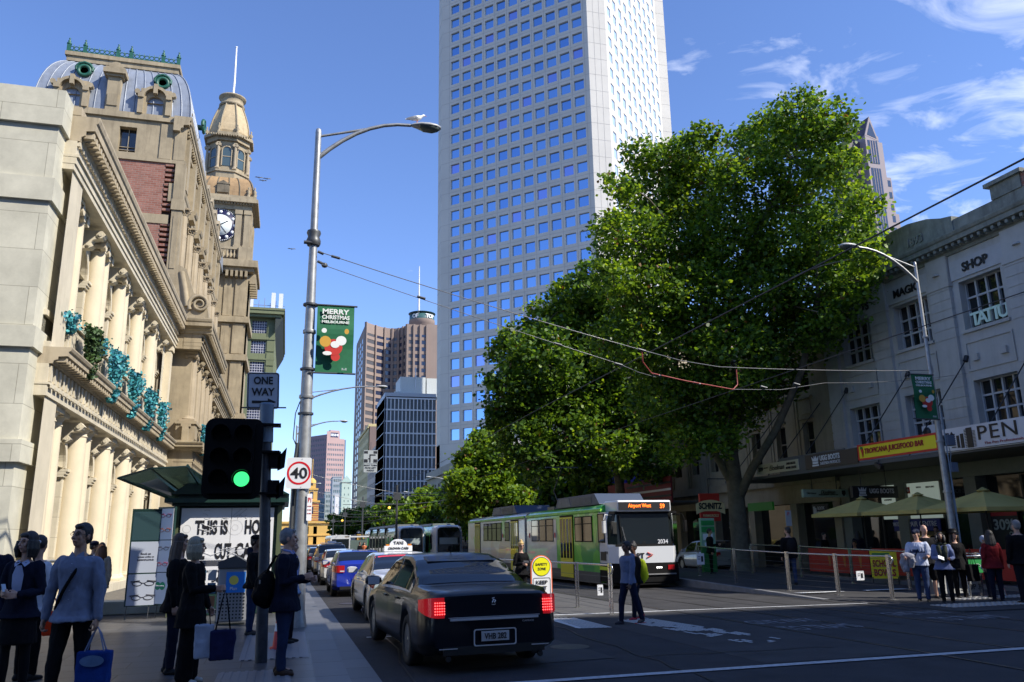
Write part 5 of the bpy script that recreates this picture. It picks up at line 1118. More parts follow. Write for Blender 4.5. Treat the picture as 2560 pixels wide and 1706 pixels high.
# ================================================================ TREES
B1 = [(21.85,28.55,20.28,1.31),(22.29,27.12,19.13,1.16),(22.18,30.95,20.45,1.5),(21.9,28.83,18.01,1.86),(22.48,26.89,16.74,1.11),(22.12,25.33,14.43,0.73),(22.29,33.15,21.35,1.0),(19.16,29.81,17.29,1.25),(15.61,31.76,19.36,0.86),(17.73,32.97,19.74,1.21),(18.11,30.81,19.64,0.96),(19.52,33.96,18.96,1.88),(16.93,33.77,18.13,1.72),(13.36,29.93,16.51,0.72),(12.85,29.91,14.61,0.79),(15.09,32.18,14.84,1.7),(18.29,33.93,15.76,2.23),(19.71,31.48,14.98,2.11),(22.09,30.75,15.35,2.31),(22.48,27.63,14.2,1.77),(13.3,30.78,12.55,0.95),(15.6,31.73,12.19,1.56),(18.37,31.98,12.03,2.27),(20.4,30.83,12.03,2.05),(22.33,29.58,12.41,1.83),(22.26,26.65,11.69,1.01),(21.77,25.15,12.27,0.73),(14.65,32.25,10.23,1.65),(17.18,32.63,9.62,2.06),(18.66,30.62,9.05,1.97),(21.91,31.66,10.25,1.71),(22.25,29.19,10.27,1.07),(16.33,32.97,7.61,1.49),(18.48,32.93,7.06,1.69),(21.45,33.92,7.92,1.39),(21.93,31.66,8.38,0.85),(21.96,27.33,10.35,0.76),(18.23,31.13,5.63,0.88),(16.76,32.39,5.56,1.09)]
B2 = [(12.96, 47.91, 13.07, 1.11), (14.08, 47.73, 13.66, 1.54), (15.32, 46.03, 14.72, 1.64), (17.27, 46.45, 16.4, 1.69), (17.71, 43.67, 16.74, 1.47), (14.26, 44.71, 11.87, 2.36), (18.18, 47.49, 14.39, 2.85), (20.19, 45.57, 15.46, 2.24), (11.97, 44.37, 10.14, 1.27), (13.85, 46.24, 9.73, 2.13), (16.99, 47.02, 11.07, 3.05), (20.27, 46.87, 12.3, 3.11), (11.69, 45.37, 8.48, 0.9), (13.37, 45.69, 7.52, 1.82), (15.97, 46.04, 7.87, 2.4), (19.42, 47.39, 8.95, 2.79), (21.55, 46.1, 8.82, 2.48), (14.62, 45.47, 5.96, 1.55), (17.57, 45.95, 6.29, 1.86), (19.15, 43.65, 6.09, 1.54), (20.85, 43.72, 5.85, 1.29)]
B3 = [(14.58, 60.81, 8.71, 1.09), (16.11, 61.93, 9.55, 0.98), (13.78, 60.37, 7.31, 1.41), (15.48, 59.57, 7.41, 1.5), (12.39, 58.68, 5.54, 1.13), (14.37, 60.01, 5.63, 1.66), (16.6, 61.93, 5.76, 1.56), (12.56, 61.08, 4.05, 0.93), (13.71, 60.16, 3.85, 1.32), (15.74, 61.44, 3.71, 1.53), (16.63, 58.93, 4.26, 1.31)]
B4 = [(20.99, 72.08, 5.63, 1.82), (21.81, 68.03, 5.78, 1.92), (21.91, 62.46, 5.8, 1.96), (21.64, 56.78, 5.43, 1.63), (21.28, 69.03, 3.94, 1.74), (21.72, 63.21, 3.73, 1.61)]
LG = [leafmat('plane_leaf', (.105,.195,.021), .38), leafmat('plane_leaf_dark', (.042,.092,.014), .32), leafmat('plane_leaf_yellow', (.19,.285,.028), .42), leafmat('plane_leaf_dry', (.16,.085,.03), .3)]
m_bark = mat('plane_bark', (.13,.115,.085), .9, var=.35, vscale=3, bump=.5, bscale=12)
def crown(name, blobs, n, size, root, seed, wts=(.50,.34,.15,.01), gap=.12):
    R = np.random.default_rng(seed); B = np.array(blobs); vol = B[:,3]**2.2; vol /= vol.sum(); P = []
    for (x, y, z, r), w in zip(blobs, vol):
        k = max(8, int(n*w)); nc = max(5, k//16)
        d = R.normal(size=(nc,3)); d /= np.linalg.norm(d, axis=1, keepdims=True)
        rad = r*(.42+.58*R.random((nc,1))**.55); c = d*rad*np.array([1.05,1.05,.95])
        m = np.array([mnoise.noise(Vector((x*.7+q[0]*1.3, y*.7+q[1]*1.3, z*.7+q[2]*1.3))) for q in c]); c = c[m > -.32]
        if len(c) == 0: continue
        idx = R.integers(0, len(c), k); s_ = .11+.05*r
        P.append(np.array([x,y,z])+c[idx]+R.normal(size=(k,3))*np.array([s_*1.5,s_*1.5,s_*.9]))
    P = np.concatenate(P); me = leaf_mesh(P, size, R, name, up=.75)
    for m in LG: me.materials.append(m)
    low = np.array([mnoise.noise(Vector(p*.22)) for p in P[::40]]); f = np.repeat(low, 40)[:len(P)]
    mi = R.choice(4, len(P), p=wts); 
    if len(f) == len(P): mi = np.where((f > .18) & (R.random(len(P)) < .35), 2, mi)
    me.polygons.foreach_set('material_index', mi.astype(np.int32)); return put('crown', me, root)
def limb(mb, a, b, r0_, r1_, sag=.5, R=random):
    a, b = Vector(a), Vector(b); L_ = (b-a).length; pts = []; 
    side = Vector((R.uniform(-1,1), R.uniform(-1,1), R.uniform(-.2,.6)))*L_*.10
    for k in range(7):
        t = k/6; pts.append(a.lerp(b, t)+side*sin(pi*t)+Vector((0,0,1))*(sin(pi*t)*L_*.06))
    mb.tube(pts, [r0_+(r1_-r0_)*(k/6)**.8 for k in range(7)], 7)
def tree(name, label, base, trunk, blobs, n, size, seed, twigs=True, rb=.34, group=None, **kw):
    o = thing(name, label, 'tree', (0,0,0), group=group); R = random.Random(seed); mb = MB(); x, y, z = base
    top = Vector(trunk[-1]); pts = [Vector(p) for p in trunk]
    mb.tube([Vector((x,y,z-.2))]+pts, [rb*1.25]+[rb*(1-.45*i/len(pts)) for i in range(len(pts))], 12)
    mb.lathe([(rb*1.9,-.2),(rb*1.35,.15),(rb*1.1,.5)], 12, (x,y,z))
    forks = pts[max(0, len(pts)//2):]
    big = sorted(blobs, key=lambda b: -b[3])[:14]
    knots = []
    for i, b in enumerate(big[:9]):
        f = forks[i % len(forks)]; tgt = Vector(b[:3]); limb(mb, f, tgt, rb*.42, rb*.12, R=R); knots += [f.lerp(tgt, .5), f.lerp(tgt, .75), tgt]
    for b in blobs:
        tgt = Vector(b[:3]); k = min(knots, key=lambda q: (q-tgt).length); 
        if (k-tgt).length > .3: limb(mb, k, tgt, rb*.16, rb*.05, R=R)
        for q in range(4): limb(mb, tgt, tgt+Vector((R.uniform(-1,1),R.uniform(-1,1),R.uniform(-.6,1)))*b[3]*.85, .035, .012, R=R)
    build('trunk', mb, m_bark, o); crown('crown', blobs, n, size, o, seed, **kw)
    bpy.context.view_layer.update()
    return o
tree('plane_tree', 'huge leafy plane tree on the right, rising above the shop parapet', (20.6,34.3,gz(34)+.1), [(20.6,34.3,1.5),(20.5,34.2,3.6),(20.2,33.9,5.6),(19.6,33.4,8.5),(19.8,33,11)], B1, 98000, .088, 1, rb=.42, gap=.1)
# the big side limb that leans to the right
tl = [o for o in bpy.data.objects if o.name == 'trunk'][0]
mb = MB(); mb.tube([(20.6,34.2,3.2),(20.9,33.2,4.6),(21.4,31.8,6.2),(21.9,30.2,8.6),(22.1,28.8,11.5),(21.9,28.0,14.5)], [.24,.20,.17,.15,.12,.07], 9); mb.tube([(20.4,34.2,3.8),(19.2,34.0,5.8),(17.8,33.6,8.2),(16.8,33,11)], [.20,.16,.13,.08], 9); build('limb', mb, m_bark, tl.parent)
tree('plane_tree', 'wide dark plane tree spreading left over the tram stop, behind the huge one', (20.4,47.6,gz(48)+.1), [(20.4,47.6,2),(20.2,47.4,5),(19.6,47,7.5),(19.2,46.6,10)], B2, 60000, .125, 2, rb=.33, wts=(.36,.60,.03,.01))
tree('plane_tree', 'small bright green plane tree at the left end of the near row of trees', (19.2,63,gz(63)+.1), [(19.2,63,2),(18.6,62,3.8),(17.5,61,5.0)], B3, 24000, .14, 3, rb=.22, wts=(.55,.12,.31,.02))
tree('plane_tree', 'dark plane tree behind the long tram roof, right of the small bright tree', (20.5,76,gz(76)), [(20.5,76,2),(20.4,75,5)], B4, 9000, .22, 4, rb=.24, wts=(.4,.55,.03,.02))
R = random.Random(11)
far = [(20.5,92,8.2,.28,'first far plane tree beyond the white tram fronts, nearest the tower podium'),(20.6,108,9.2,.3,'far plane tree in front of the blue office block right half'),(20.6,124,9.8,.32,'far plane tree in front of the blue office block left half'),(20.6,142,9.6,.34,'far plane tree below the blue flank of the office block'),(20.4,166,9.6,.38,'far plane tree left of the blue office block'),(20.0,196,10.2,.42,'far plane tree in front of the brown tower base'),(19.6,238,12.0,.5,'distant plane tree under the brown tower left edge'),(19.0,300,12.5,.6,'most distant plane tree, last of the row before the ochre station')]
for i, (x, y, h, sz, lab) in enumerate(far):
    zb = gz(y); bl = [(x+R.uniform(-3.2,2.6), y+R.uniform(-5,5), zb+h*R.uniform(.42,.88), R.uniform(1.2,2.0)*(1+.1*(y/100))) for k in range(13)]
    tree('plane_tree', lab, (x,y,zb), [(x,y,zb+2.5),(x,y,zb+4.5)], bl, 5200, sz*.72, 40+i, rb=.25, wts=(.42,.52,.05,.01), group='far plane trees')
tree('plane_tree', 'small yellow green sunlit tree in front of the dark far plane trees', (15.2,100,gz(100)), [(15.2,100,2),(15.2,100,4)], [(15.0,99,5.2,1.1),(16.2,99,5.6,.9),(14.2,99,4.4,.9),(15.9,99,6.6,.8),(13.4,99,4.8,.7)], 1400, .24, 77, rb=.12, wts=(.35,.0,.62,.03))
# ================================================================ STREET FURNITURE
m_galv = mat('galvanised_steel', (.36,.37,.37), .45, metal=.6, var=.25, vscale=5, stain=.35)
m_gdark = mat('dark_steel', (.09,.095,.10), .45, metal=.5); m_ss = mat('stainless_steel', (.50,.50,.50), .25, metal=.9); m_blackm = mat('matte_black', (.003,.003,.0035), .7, spec=.2)
m_lens = mat('lamp_lens', (.10,.12,.11), .2); m_white = mat('white_enamel', (.72,.73,.74), .4); m_bgreen = mat('banner_green', (.010,.14,.055), .6, var=.15, vscale=6)
def street_lamp(label, x, y, z0, H_, rb, side, reach, bend=1., group='street lamps', lean=0.):
    o = thing('street_lamp', label, 'street lamp', (x, y, z0), group=group)
    P = lambda f: (lean*f, 0, H_*f)
    mb = MB(); mb.tube([P(0),P(.12),P(.35),P(.74),P(.98)], [rb,rb*.95,rb*.82,rb*.52,rb*.42], 16); mb.lathe([(rb*.42,0),(rb*.44,.03),(rb*.35,.12),(0,.16)], 14, P(.98)); mb.lathe([(rb*1.3,0),(rb*1.25,.05),(rb,.3)], 16)
    for f in (.27,.42,.55,.745): mb.lathe([(rb*(1-.65*f)+.03,-.02),(rb*(1-.65*f)+.035,.0),(rb*(1-.65*f)+.03,.05)], 14, P(f))
    build('pole', mb, m_galv, o)
    mb = MB(); s = side; a0 = Vector(P(.925))
    pts = [a0+Vector((s*reach*t, 0, H_*.075*(1-(1-t)**2.1)*1.35)) for t in (0,.12,.25,.4,.55,.7,.85,1.0)]
    mb.tube(pts, [.055,.052,.05,.048,.045,.042,.04,.038], 8); j = pts[4]; mb.tube([Vector(P(.975)), j], .028, 6); build('arm', mb, m_galv, o)
    e = pts[-1]; mb = MB()
    prof = [(0,.05,.02),(.08,.09,.06),(.22,.16,.09),(.42,.175,.10),(.58,.15,.085),(.68,.08,.05),(.70,.01,.01)]
    ring = []
    for (dx_, w, h) in prof:
        for k in range(12):
            a = 2*pi*k/12; ring.append((e.x+s*dx_, w*cos(a), e.z+(h*sin(a) if sin(a) > 0 else h*.35*sin(a))))
    mb.add(ring, [(i*12+k, i*12+(k+1)%12, (i+1)*12+(k+1)%12, (i+1)*12+k) for i in range(len(prof)-1) for k in range(12)], 0, True); ho = build('lamp_head', mb, mat('lamp_housing', (.42,.43,.43), .4), o)
    mb = MB()
    ring = []
    for dx_, w, h in ((.2,.13,.03),(.3,.15,.09),(.5,.15,.10),(.62,.10,.06),(.66,.02,.03)):
        for k in range(9): a = pi+pi*k/8; ring.append((e.x+s*dx_, w*cos(a), e.z-.015+h*sin(a)))
    mb.add(ring, [(i*9+k, i*9+k+1, (i+1)*9+k+1, (i+1)*9+k) for i in range(4) for k in range(8)], 0, True); build('lens', mb, m_lens, ho)
    return o, e
L1, e1_ = street_lamp('tall grey foreground street lamp carrying a green Christmas banner and the 40 sign', .28, 16.6, fz(16.6), 10.55, .155, 1, 2.05, lean=.0)
mb = MB(); mb.lathe([(.13,0),(.15,.05),(.15,.12),(.12,.2),(.15,.28),(.14,.33)], 14, (0,0,7.72)); mb.tube([(-.02,-.1,7.75),(-.2,-.1,7.75)], .04, 8); mb.tube([(.1,0,7.6),(.22,0,7.55)], .03, 6); mb.tube([(.1,0,7.38),(.24,0,7.32)], .03, 6); mb.lathe([(.0,-.06),(.05,-.04),(.07,0),(.05,.04),(0,.06)], 10, (.25,0,7.30)); build('collar', mb, m_gdark, L1)
mb = MB(); mb.tube([(-.17,-.06,.1),(-.18,-.06,1.6),(-.16,-.06,3.2),(-.13,-.05,3.5)], .035, 8); mb.tube([(-.13,0,3.4),(-.22,0,3.6),(-.2,0,4.1),(-.12,0,4.35)], .012, 6); mb.box(-.2,.2,-.2,-.15,2.65,2.7); build('conduit', mb, m_gdark, L1)
mb = MB()
for z in (2.75,3.1,5.02,6.4,4.1): mb.lathe([(.155,-.02),(.155,.02)], 16, (0,0,z))
build('clamp', mb, m_gdark, L1)
def banner(label, x, y, z0, w, h, group='christmas banners', back=False, sag=.1):
    o = thing('christmas_banner', label, 'banner', (x, y, z0), group=group)
    mb = MB(); n = 14
    for i in range(n):
        t0, t1 = i/n, (i+1)/n
        def yy(t): return -.10*sin(pi*min(1, (1-t)*1.5))**2*(1-t)
        mb.quad((0,yy(t0),h*t0),(w,yy(t0),h*t0),(w,yy(t1),h*t1),(0,yy(t1),h*t1)); mb.quad((0,yy(t0)+.012,h*t0),(0,yy(t1)+.012,h*t1),(w,yy(t1)+.012,h*t1),(w,yy(t0)+.012,h*t0))
    mb.s = [True]*len(mb.s); c = build('cloth', mb, m_bgreen, o)
    for z_ in (0, h): mb = MB(); mb.tube([(-.12,0,z_),(w+.06,0,z_)], .02, 6); build('rod', mb, m_gdark, o)
    m_bw = mat('banner_lettering', (.80,.82,.78), .6)
    for s, z, hh, ww in (('MERRY',.90,.105,.72),('CHRISTMAS',.815,.085,.74),('MELBOURNE',.745,.055,.74)): text('lettering', s, .2, m_bw, c, (w*.5,-.045,h*z), bold=.03, ext=.004, width=w*ww, height=h*hh*.72)
    mb = MB(); mb.box(w*.70,w*.73,-.09,-.06,h*.035,h*.07); mb.box(w*.80,w*.83,-.09,-.06,h*.035,h*.07); mb.prism([(w*.73,h*.07),(w*.765,h*.045),(w*.80,h*.07),(w*.80,h*.055),(w*.765,h*.032),(w*.73,h*.055)], 'y', -.09, -.06); build('city_emblem', mb, mat('banner_grey', (.35,.42,.4), .6), c)
    # plain festive shapes in the picture area: sweets, a bell and a ribbon
    mb = MB(); m1 = mat('banner_red', (.55,.03,.02), .6); m2 = mat('banner_gold', (.62,.34,.04), .6)
    def disc(cx, cz, rx, rz_, mi, y_=-.095, n=16): mb.add([(cx+rx*cos(2*pi*k/n), y_, cz+rz_*sin(2*pi*k/n)) for k in range(n)], [tuple(range(n))], mi)
    disc(w*.46,h*.36,w*.24,h*.12,0,-.125); disc(w*.66,h*.46,w*.14,h*.07,1,-.128); disc(w*.24,h*.44,w*.15,h*.08,2,-.128); disc(w*.52,h*.22,w*.12,h*.06,0,-.122); disc(w*.30,h*.27,w*.12,h*.03,1,-.13); disc(w*.80,h*.60,w*.06,h*.04,2,-.12); disc(w*.20,h*.60,w*.07,h*.035,1,-.125); disc(w*.5,h*.40,w*.12,h*.05,1,-.131)
    build('festive_picture', mb, [m1, m_bw, m2], c); return o
banner('green Merry Christmas Melbourne banner on the left foreground lamp post', .42, 16.48, 5.0, .76, 1.45)
# seagull on the lamp head
sg = thing('seagull', 'white seagull with grey wings standing on the foreground lamp head', 'bird', (.28+2.05+.12, 16.6, fz(16.6)+e1_.z+.10))
mb = MB(); body = [(-.19,.055,.012,.012),(-.13,.075,.035,.03),(-.05,.095,.06,.055),(.04,.105,.068,.066),(.10,.125,.05,.05),(.135,.16,.036,.036),(.16,.185,.034,.034),(.19,.19,.02,.022),(.205,.188,.006,.006)]
V = []
for (x, z, ry, rz_) in body: V += [(x, ry*cos(2*pi*k/12), z+rz_*sin(2*pi*k/12)) for k in range(12)]
mb.add(V, [(i*12+k, i*12+(k+1)%12, (i+1)*12+(k+1)%12, (i+1)*12+k) for i in range(len(body)-1) for k in range(12)], 0, True); mb.tube([(-.18,0,.055),(-.25,0,.04)], [.02,.012], 6)
for sy in (-1,1): mb.tube([(.02,sy*.02,.05),(.02,sy*.02,-.02)], .006, 5, 1); mb.box(.0,.05,sy*.02-.012,sy*.02+.012,-.025,-.018, 1)
mb.tube([(.2,0,.187),(.235,0,.178)], [.008,.003], 6, 1); build('body', mb, [mat('gull_white', (.80,.80,.78), .7), mat('gull_orange', (.6,.12,.04), .5)], sg)
mb = MB()
for sy in (-1,1): mb.add([(.07,sy*.055,.12),(.02,sy*.072,.085),(-.08,sy*.05,.055),(-.22,sy*.018,.05),(-.24,sy*.015,.062),(-.14,sy*.04,.10),(-.03,sy*.06,.13)], [(0,1,2,3,4,5,6)])
build('wing', mb, mat('gull_grey', (.28,.30,.33), .7), sg)
# 40 sign and little parking sign
def disc_mesh(mb, cx, cz, r, y, n=32, r2=0, mi=0):
    if r2: 
        for k in range(n):
            a, b = 2*pi*k/n, 2*pi*(k+1)/n; mb.quad((cx+r2*cos(a),y,cz+r2*sin(a)),(cx+r*cos(a),y,cz+r*sin(a)),(cx+r*cos(b),y,cz+r*sin(b)),(cx+r2*cos(b),y,cz+r2*sin(b)), mi)
    else: mb.add([(cx+r*cos(2*pi*k/n), y, cz+r*sin(2*pi*k/n)) for k in range(n)], [tuple(range(n))], mi)
def rrect(w, h, r, n=5):
    P = []
    for cx, cz, a0 in ((w/2-r,h/2-r,0),(-w/2+r,h/2-r,pi/2),(-w/2+r,-h/2+r,pi),(w/2-r,-h/2+r,3*pi/2)):
        P += [(cx+r*cos(a0+pi/2*k/n), cz+r*sin(a0+pi/2*k/n)) for k in range(n+1)]
    return P
s4 = thing('speed_limit_sign', 'white 40 speed limit sign with a red ring on the foreground lamp post', 'road sign', (.20, 16.28, 2.95))
mb = MB(); mb.prism(rrect(.47,.60,.04), 'y', 0, .012); build('plate', mb, m_white, s4); mb = MB(); disc_mesh(mb, 0, 0, .225, -.004, 40, .188); build('red_ring', mb, mat('ring_red', (.62,.01,.02), .4), s4)
text('numeral', '40', .2, m_ink, s4, (0,-.006,0), bold=.02, ext=.002, height=.215, width=.32)
mb = MB()
for z in (-.27,.27): mb.lathe([(.008,0),(.006,.006)], 8, (.05,-.004,z)); 
mb.box(-.1,.1,.012,.18,-.2,-.17); mb.box(-.1,.1,.012,.18,.17,.2); build('bracket', mb, m_gdark, s4)
ps = thing('parking_sign', 'narrow white parking sign with red writing, just below the 40 sign', 'road sign', (.43, 16.45, 2.30), radians(12))
mb = MB(); mb.prism(rrect(.10,.52,.015), 'y', 0, .01); build('plate', mb, m_white, ps); text('lettering', 'P1', .1, mat('ring_red'), ps, (0,-.006,.14), height=.09, width=.06); 
for k in range(3): text('lettering', '15 MIN', .05, mat('ring_red'), ps, (0,-.006,.02-.07*k), width=.07)
# traffic light
tl_ = thing('traffic_light', 'black traffic signal showing green on a grey pole at the pavement corner', 'traffic light', (-.26, 12.4, 0))
mb = MB(); mb.tube([(.02,0,0),(-.02,0,1.6),(-.08,0,3.1)], [.085,.08,.075], 14); build('pole', mb, mat('pole_dark_grey', (.045,.05,.06), .5, var=.4, vscale=7), tl_)
mb = MB(); mb.tube([(-.08,0,3.1),(-.10,0,3.66)], .10, 16); mb.lathe([(.10,0),(.09,.03),(0,.04)], 16, (-.10,0,3.66)); build('pole_cap', mb, mat('pole_blue_grey', (.16,.21,.26), .5), tl_)
mb = MB(); mb.prism(rrect(.80,1.16,.13), 'y', -.20, -.17); bo = build('target_board', mb, m_blackm, tl_, (-.52, 0, 2.84))
hs_ = MB()
for cx in (-.17,.13): hs_.box(cx-.15,cx+.15,-.30,-.201,-.50,.50)
build('signal_housing', hs_, m_blackm, tl_, (-.52, 0, 2.84))
for i, (cx, cz) in enumerate([(x, z) for x in (-.17,.14) for z in (.33,0,-.30)]):
    lit = (cx > 0 and cz < -.2); mb = MB(); disc_mesh(mb, 0, 0, .105, -.305 if cx > 0 and cz < -.2 else -.303, 24); le = build('signal_lens', mb, mat('green_signal', (.0,.5,.12), .3, emit=(.05,.9,.22), estr=1.15) if lit else mat('dark_lens', (.004,.004,.004), .6, spec=.1), tl_, (-.52+cx, 0, 2.84+cz))
    mb = MB(); n = 16
    for k in range(n):
        a, b = radians(-30)+radians(240)*k/n, radians(-30)+radians(240)*(k+1)/n; r_ = .125
        mb.quad((r_*cos(a),-.30,r_*sin(a)),(r_*cos(b),-.30,r_*sin(b)),(r_*cos(b),-.50,r_*sin(b)),(r_*cos(a),-.46,r_*sin(a)))
    build('visor', mb, m_blackm, le)
mb = MB()
for z in (3.35,2.95,2.35): mb.box(-.22,.12,-.17,.1,z-.015,z+.015)
build('bracket', mb, m_blackm, tl_)
for z_ in (2.30, 2.72): mb = MB(); mb.box(-.02,.14,-.1,.14,z_,z_+.24); mb.prism([(.1,z_+.15),(.22,z_+.30),(.20,z_+.02),(.1,z_-.03)], 'y', -.1, .12); build('side_signal', mb, m_blackm, tl_)
ow = thing('one_way_sign', 'white ONE WAY sign with a black right arrow above the traffic light', 'road sign', (-.43, 12.52, 3.90)); ow.rotation_euler = (0, radians(-2), radians(4))
mb = MB(); mb.prism(rrect(.47,.56,.04), 'y', 0, .012); build('plate', mb, mat('sign_grey_white', (.50,.52,.56), .5), ow); mb = MB(); P1, P2 = rrect(.45,.54,.035), rrect(.425,.515,.028)
for k in range(len(P1)): a, b = k, (k+1) % len(P1); mb.quad((P1[a][0],-.004,P1[a][1]),(P1[b][0],-.004,P1[b][1]),(P2[b][0],-.004,P2[b][1]),(P2[a][0],-.004,P2[a][1]))
mb.box(-.16,.10,-.006,-.003,-.195,-.155); mb.prism([(.07,-.23),(.19,-.175),(.07,-.12)], 'y', -.006, -.003); build('arrow', mb, m_ink, ow)
text('lettering', 'ONE', .15, m_ink, ow, (0,-.006,.155), bold=.03, ext=.002, height=.12, width=.28); text('lettering', 'WAY', .15, m_ink, ow, (0,-.006,-.02), bold=.03, ext=.002, height=.12, width=.34)
mb = MB(); mb.box(-.30,.34,-.02,-.007,-.275,-.255); mb.box(-.05,.05,.0,.2,-.27,-.2); build('bracket', mb, m_gdark, ow)
# other lamps
street_lamp('grey street lamp second along the left kerb, arm showing right of the foreground pole', .55, 47, gz(47)+.1, 10.4, .13, 1, 4.2)
street_lamp('grey street lamp third along the left kerb', .45, 61, gz(61)+.1, 10.4, .13, 1, 3.0)
street_lamp('grey street lamp far along the left kerb near the station tower', .5, 118, gz(118)+.1, 10, .13, 1, 3.4)
street_lamp('grey street lamp rising behind the white tram fronts, arm to the left', 20.3, 116, gz(116), 8.8, .13, -1, 3.6)
street_lamp('grey street lamp beside the white tower podium, mostly behind the bright tree', 20.3, 100, gz(100), 9.6, .13, -1, 3.0)
L2, e2_ = street_lamp('leaning grey street lamp on the right carrying a Christmas banner and blue boxes', 19.35, 20.2, gz(20)+.12, 10.2, .118, -1, 2.1)
banner('green Merry Christmas banner on the right lamp post in front of the white shop', 18.5, 20.1, 4.98, .80, 1.40)
mb = MB()
for z, s in ((4.15,.17),(3.35,.15)): mb.box(.12,.12+s*1.5,-.2,.05,z,z+s*1.9)
build('junction_box', mb, mat('box_blue_grey', (.10,.13,.18), .5), L2)
mb = MB(); mb.tube([(.2,-.1,4.1),(.24,-.1,3.9),(.14,-.12,3.6),(.22,-.1,3.35)], .012, 6); mb.tube([(.16,-.05,3.3),(.12,-.06,2.5),(.13,-.1,1.0)], .022, 6); mb.tube([(.10,-.1,5.2),(.13,-.1,2.5),(.11,-.12,.5)], .02, 6); build('conduit', mb, mat('cable_blue', (.2,.26,.32), .5), L2)
for i, (x, y, h) in enumerate(((8.6,66,6.4),(20.2,70,6.0),(20.4,86,5.6),(8.2,92,7),(8.2,120,7),(8.2,150,7))):
    po = thing('tram_pole', ['grey overhead wire pole beside the white tram front','pale pole standing in front of the plane trees behind the long tram','short dark pole right of the second white tram','overhead wire pole in the tram median beyond the tram queue','overhead wire pole further along the median','farthest overhead wire pole in the median'][i], 'pole', (x, y, gz(y)), group='overhead wire poles'); mb = MB(); mb.tube([(0,0,0),(0,0,h)], [.11,.08], 10); mb.lathe([(.16,0),(.16,.2)], 10); build('mast', mb, m_galv if i in (1,2) else m_gdark, po)
    if i not in (1, 2):
        mb = MB(); mb.box(-2.2,4.6,-.03,.03,h-.9,h-.84); mb.box(-.3,.3,-.1,.1,h-1.2,h-.6); build('cross_arm', mb, m_gdark, po)
# hook turn sign hung over the road
hk = thing('hook_turn_sign', 'grey white hook turn sign hung above the street far away, RIGHT TURN FROM LEFT AHEAD', 'road sign', (9.7, 100, 10.6)); mb = MB(); mb.box(-.85,.85,0,.05,0,1.6); mb.box(-.82,.82,0,.05,-1.1,-.05); build('plate', mb, mat('sign_grey', (.36,.38,.36), .6), hk)
mb = MB(); mb.box(-.8,-.35,-.02,-.001,1.2,1.5); mb.box(.35,.8,-.02,-.001,1.2,1.5); mb.box(-.8,-.35,-.02,-.001,.1,.5); mb.box(.35,.8,-.02,-.001,.1,.5); mb.box(-.15,.0,-.02,-.001,.1,1.1); mb.box(.001,.6,-.02,-.001,.95,1.1); mb.box(-.28,-.151,-.02,-.001,.5,.62); build('arrow', mb, m_ink, hk)
for s, z in (('RIGHT TURN',-.25),('FROM LEFT',-.56),('AHEAD',-.87)): text('lettering', s, .25, m_ink, hk, (0,-.02,z), bold=.02, height=.2)
mb = MB(); mb.tube([(0,.03,1.6),(0,.03,2.6)], .03, 5); build('hanger', mb, m_gdark, hk)
# overhead wires
def wire(label, pts, r=.012, sag=.0, m=None, bits=None, group='overhead wires', col=None):
    o = thing('overhead_wire', label, 'wire', group=group); mb = MB(); P = []
    for a, b in zip(pts, pts[1:]):
        a, b = Vector(a), Vector(b); n = max(2, int((b-a).length/1.5))
        for k in range(n): t = k/n; P.append(a.lerp(b, t)-Vector((0,0,sag*4*t*(1-t))))
    P.append(Vector(pts[-1])); mb.tube(P, r, 5); build('cable', mb, m or mat('wire_dark', (.05,.05,.055), .5, metal=.3), o)
    if bits:
        for q in bits: mb = MB(); mb.tube([Vector(q)+Vector((-.09,0,.02)), Vector(q)+Vector((.09,0,-.02))], .03, 8); build('insulator', mb, m_gdark, o)
    return o
m_wl = mat('wire_light', (.20,.20,.20), .4, metal=.5)
wire('upper span wire from the foreground lamp post across to the right', [(.42,16.5,7.62),(7.75,16.5,5.82),(10.6,18.0,5.85),(19.3,20.2,6.55)], .010, .05, m_wl, [(.75,16.5,7.53)])
wire('lower span wire from the foreground lamp post toward the tram lines', [(.45,16.5,7.35),(7.19,16.5,5.46),(8.3,17.0,5.3)], .008, .03, m_wl, [(2.6,16.5,6.75),(5.7,16.5,5.86),(7.15,16.5,5.46)])
wire('red insulated feeder cable drooping in front of the plane tree', [(7.75,16.5,5.82),(7.78,16.55,5.55),(8.1,16.8,5.35),(9.2,17.2,5.28),(10.9,17.9,5.25),(11.1,18.0,5.4),(11.1,18.0,5.8)], .016, 0, mat('wire_red', (.28,.05,.04), .5), [(7.75,16.5,5.82),(8.3,16.9,5.33),(9.6,17.4,5.27)])
wire('thin span wire from the feeder cable to the white shop', [(10.9,17.9,5.25),(14.5,19.0,5.75),(24.2,23.5,7.3)], .007, .1, m_wl, [(12.0,18.2,5.4),(13.3,18.6,5.6)])
wire('near tram contact wire running down the street high on the right', [(9.45,-6,6.62),(9.45,30,6.55),(9.45,70,6.2),(9.45,200,5.0)], .016, .02)
wire('far tram contact wire running down the street', [(12.75,-6,5.95),(12.75,30,5.8),(12.75,70,5.5),(12.75,200,4.3)], .012, .02)
for i, y in enumerate((62, 78, 95, 114, 136, 160)):
    wire('span wire %s across the far street' % ['first','second','third','fourth','fifth','sixth'][i], [(.8,y,6.6-.01*y+.6),(8.4,y+2,5.4-.01*y+.3),(14,y+1,5.5-.01*y+.3),(20.3,y,7.2-.01*y)], .018, .1, m_wl, [(6,y+1.3,5.7-.01*y+.3),(12,y+1.4,5.4-.01*y+.4)], group='far span wires')
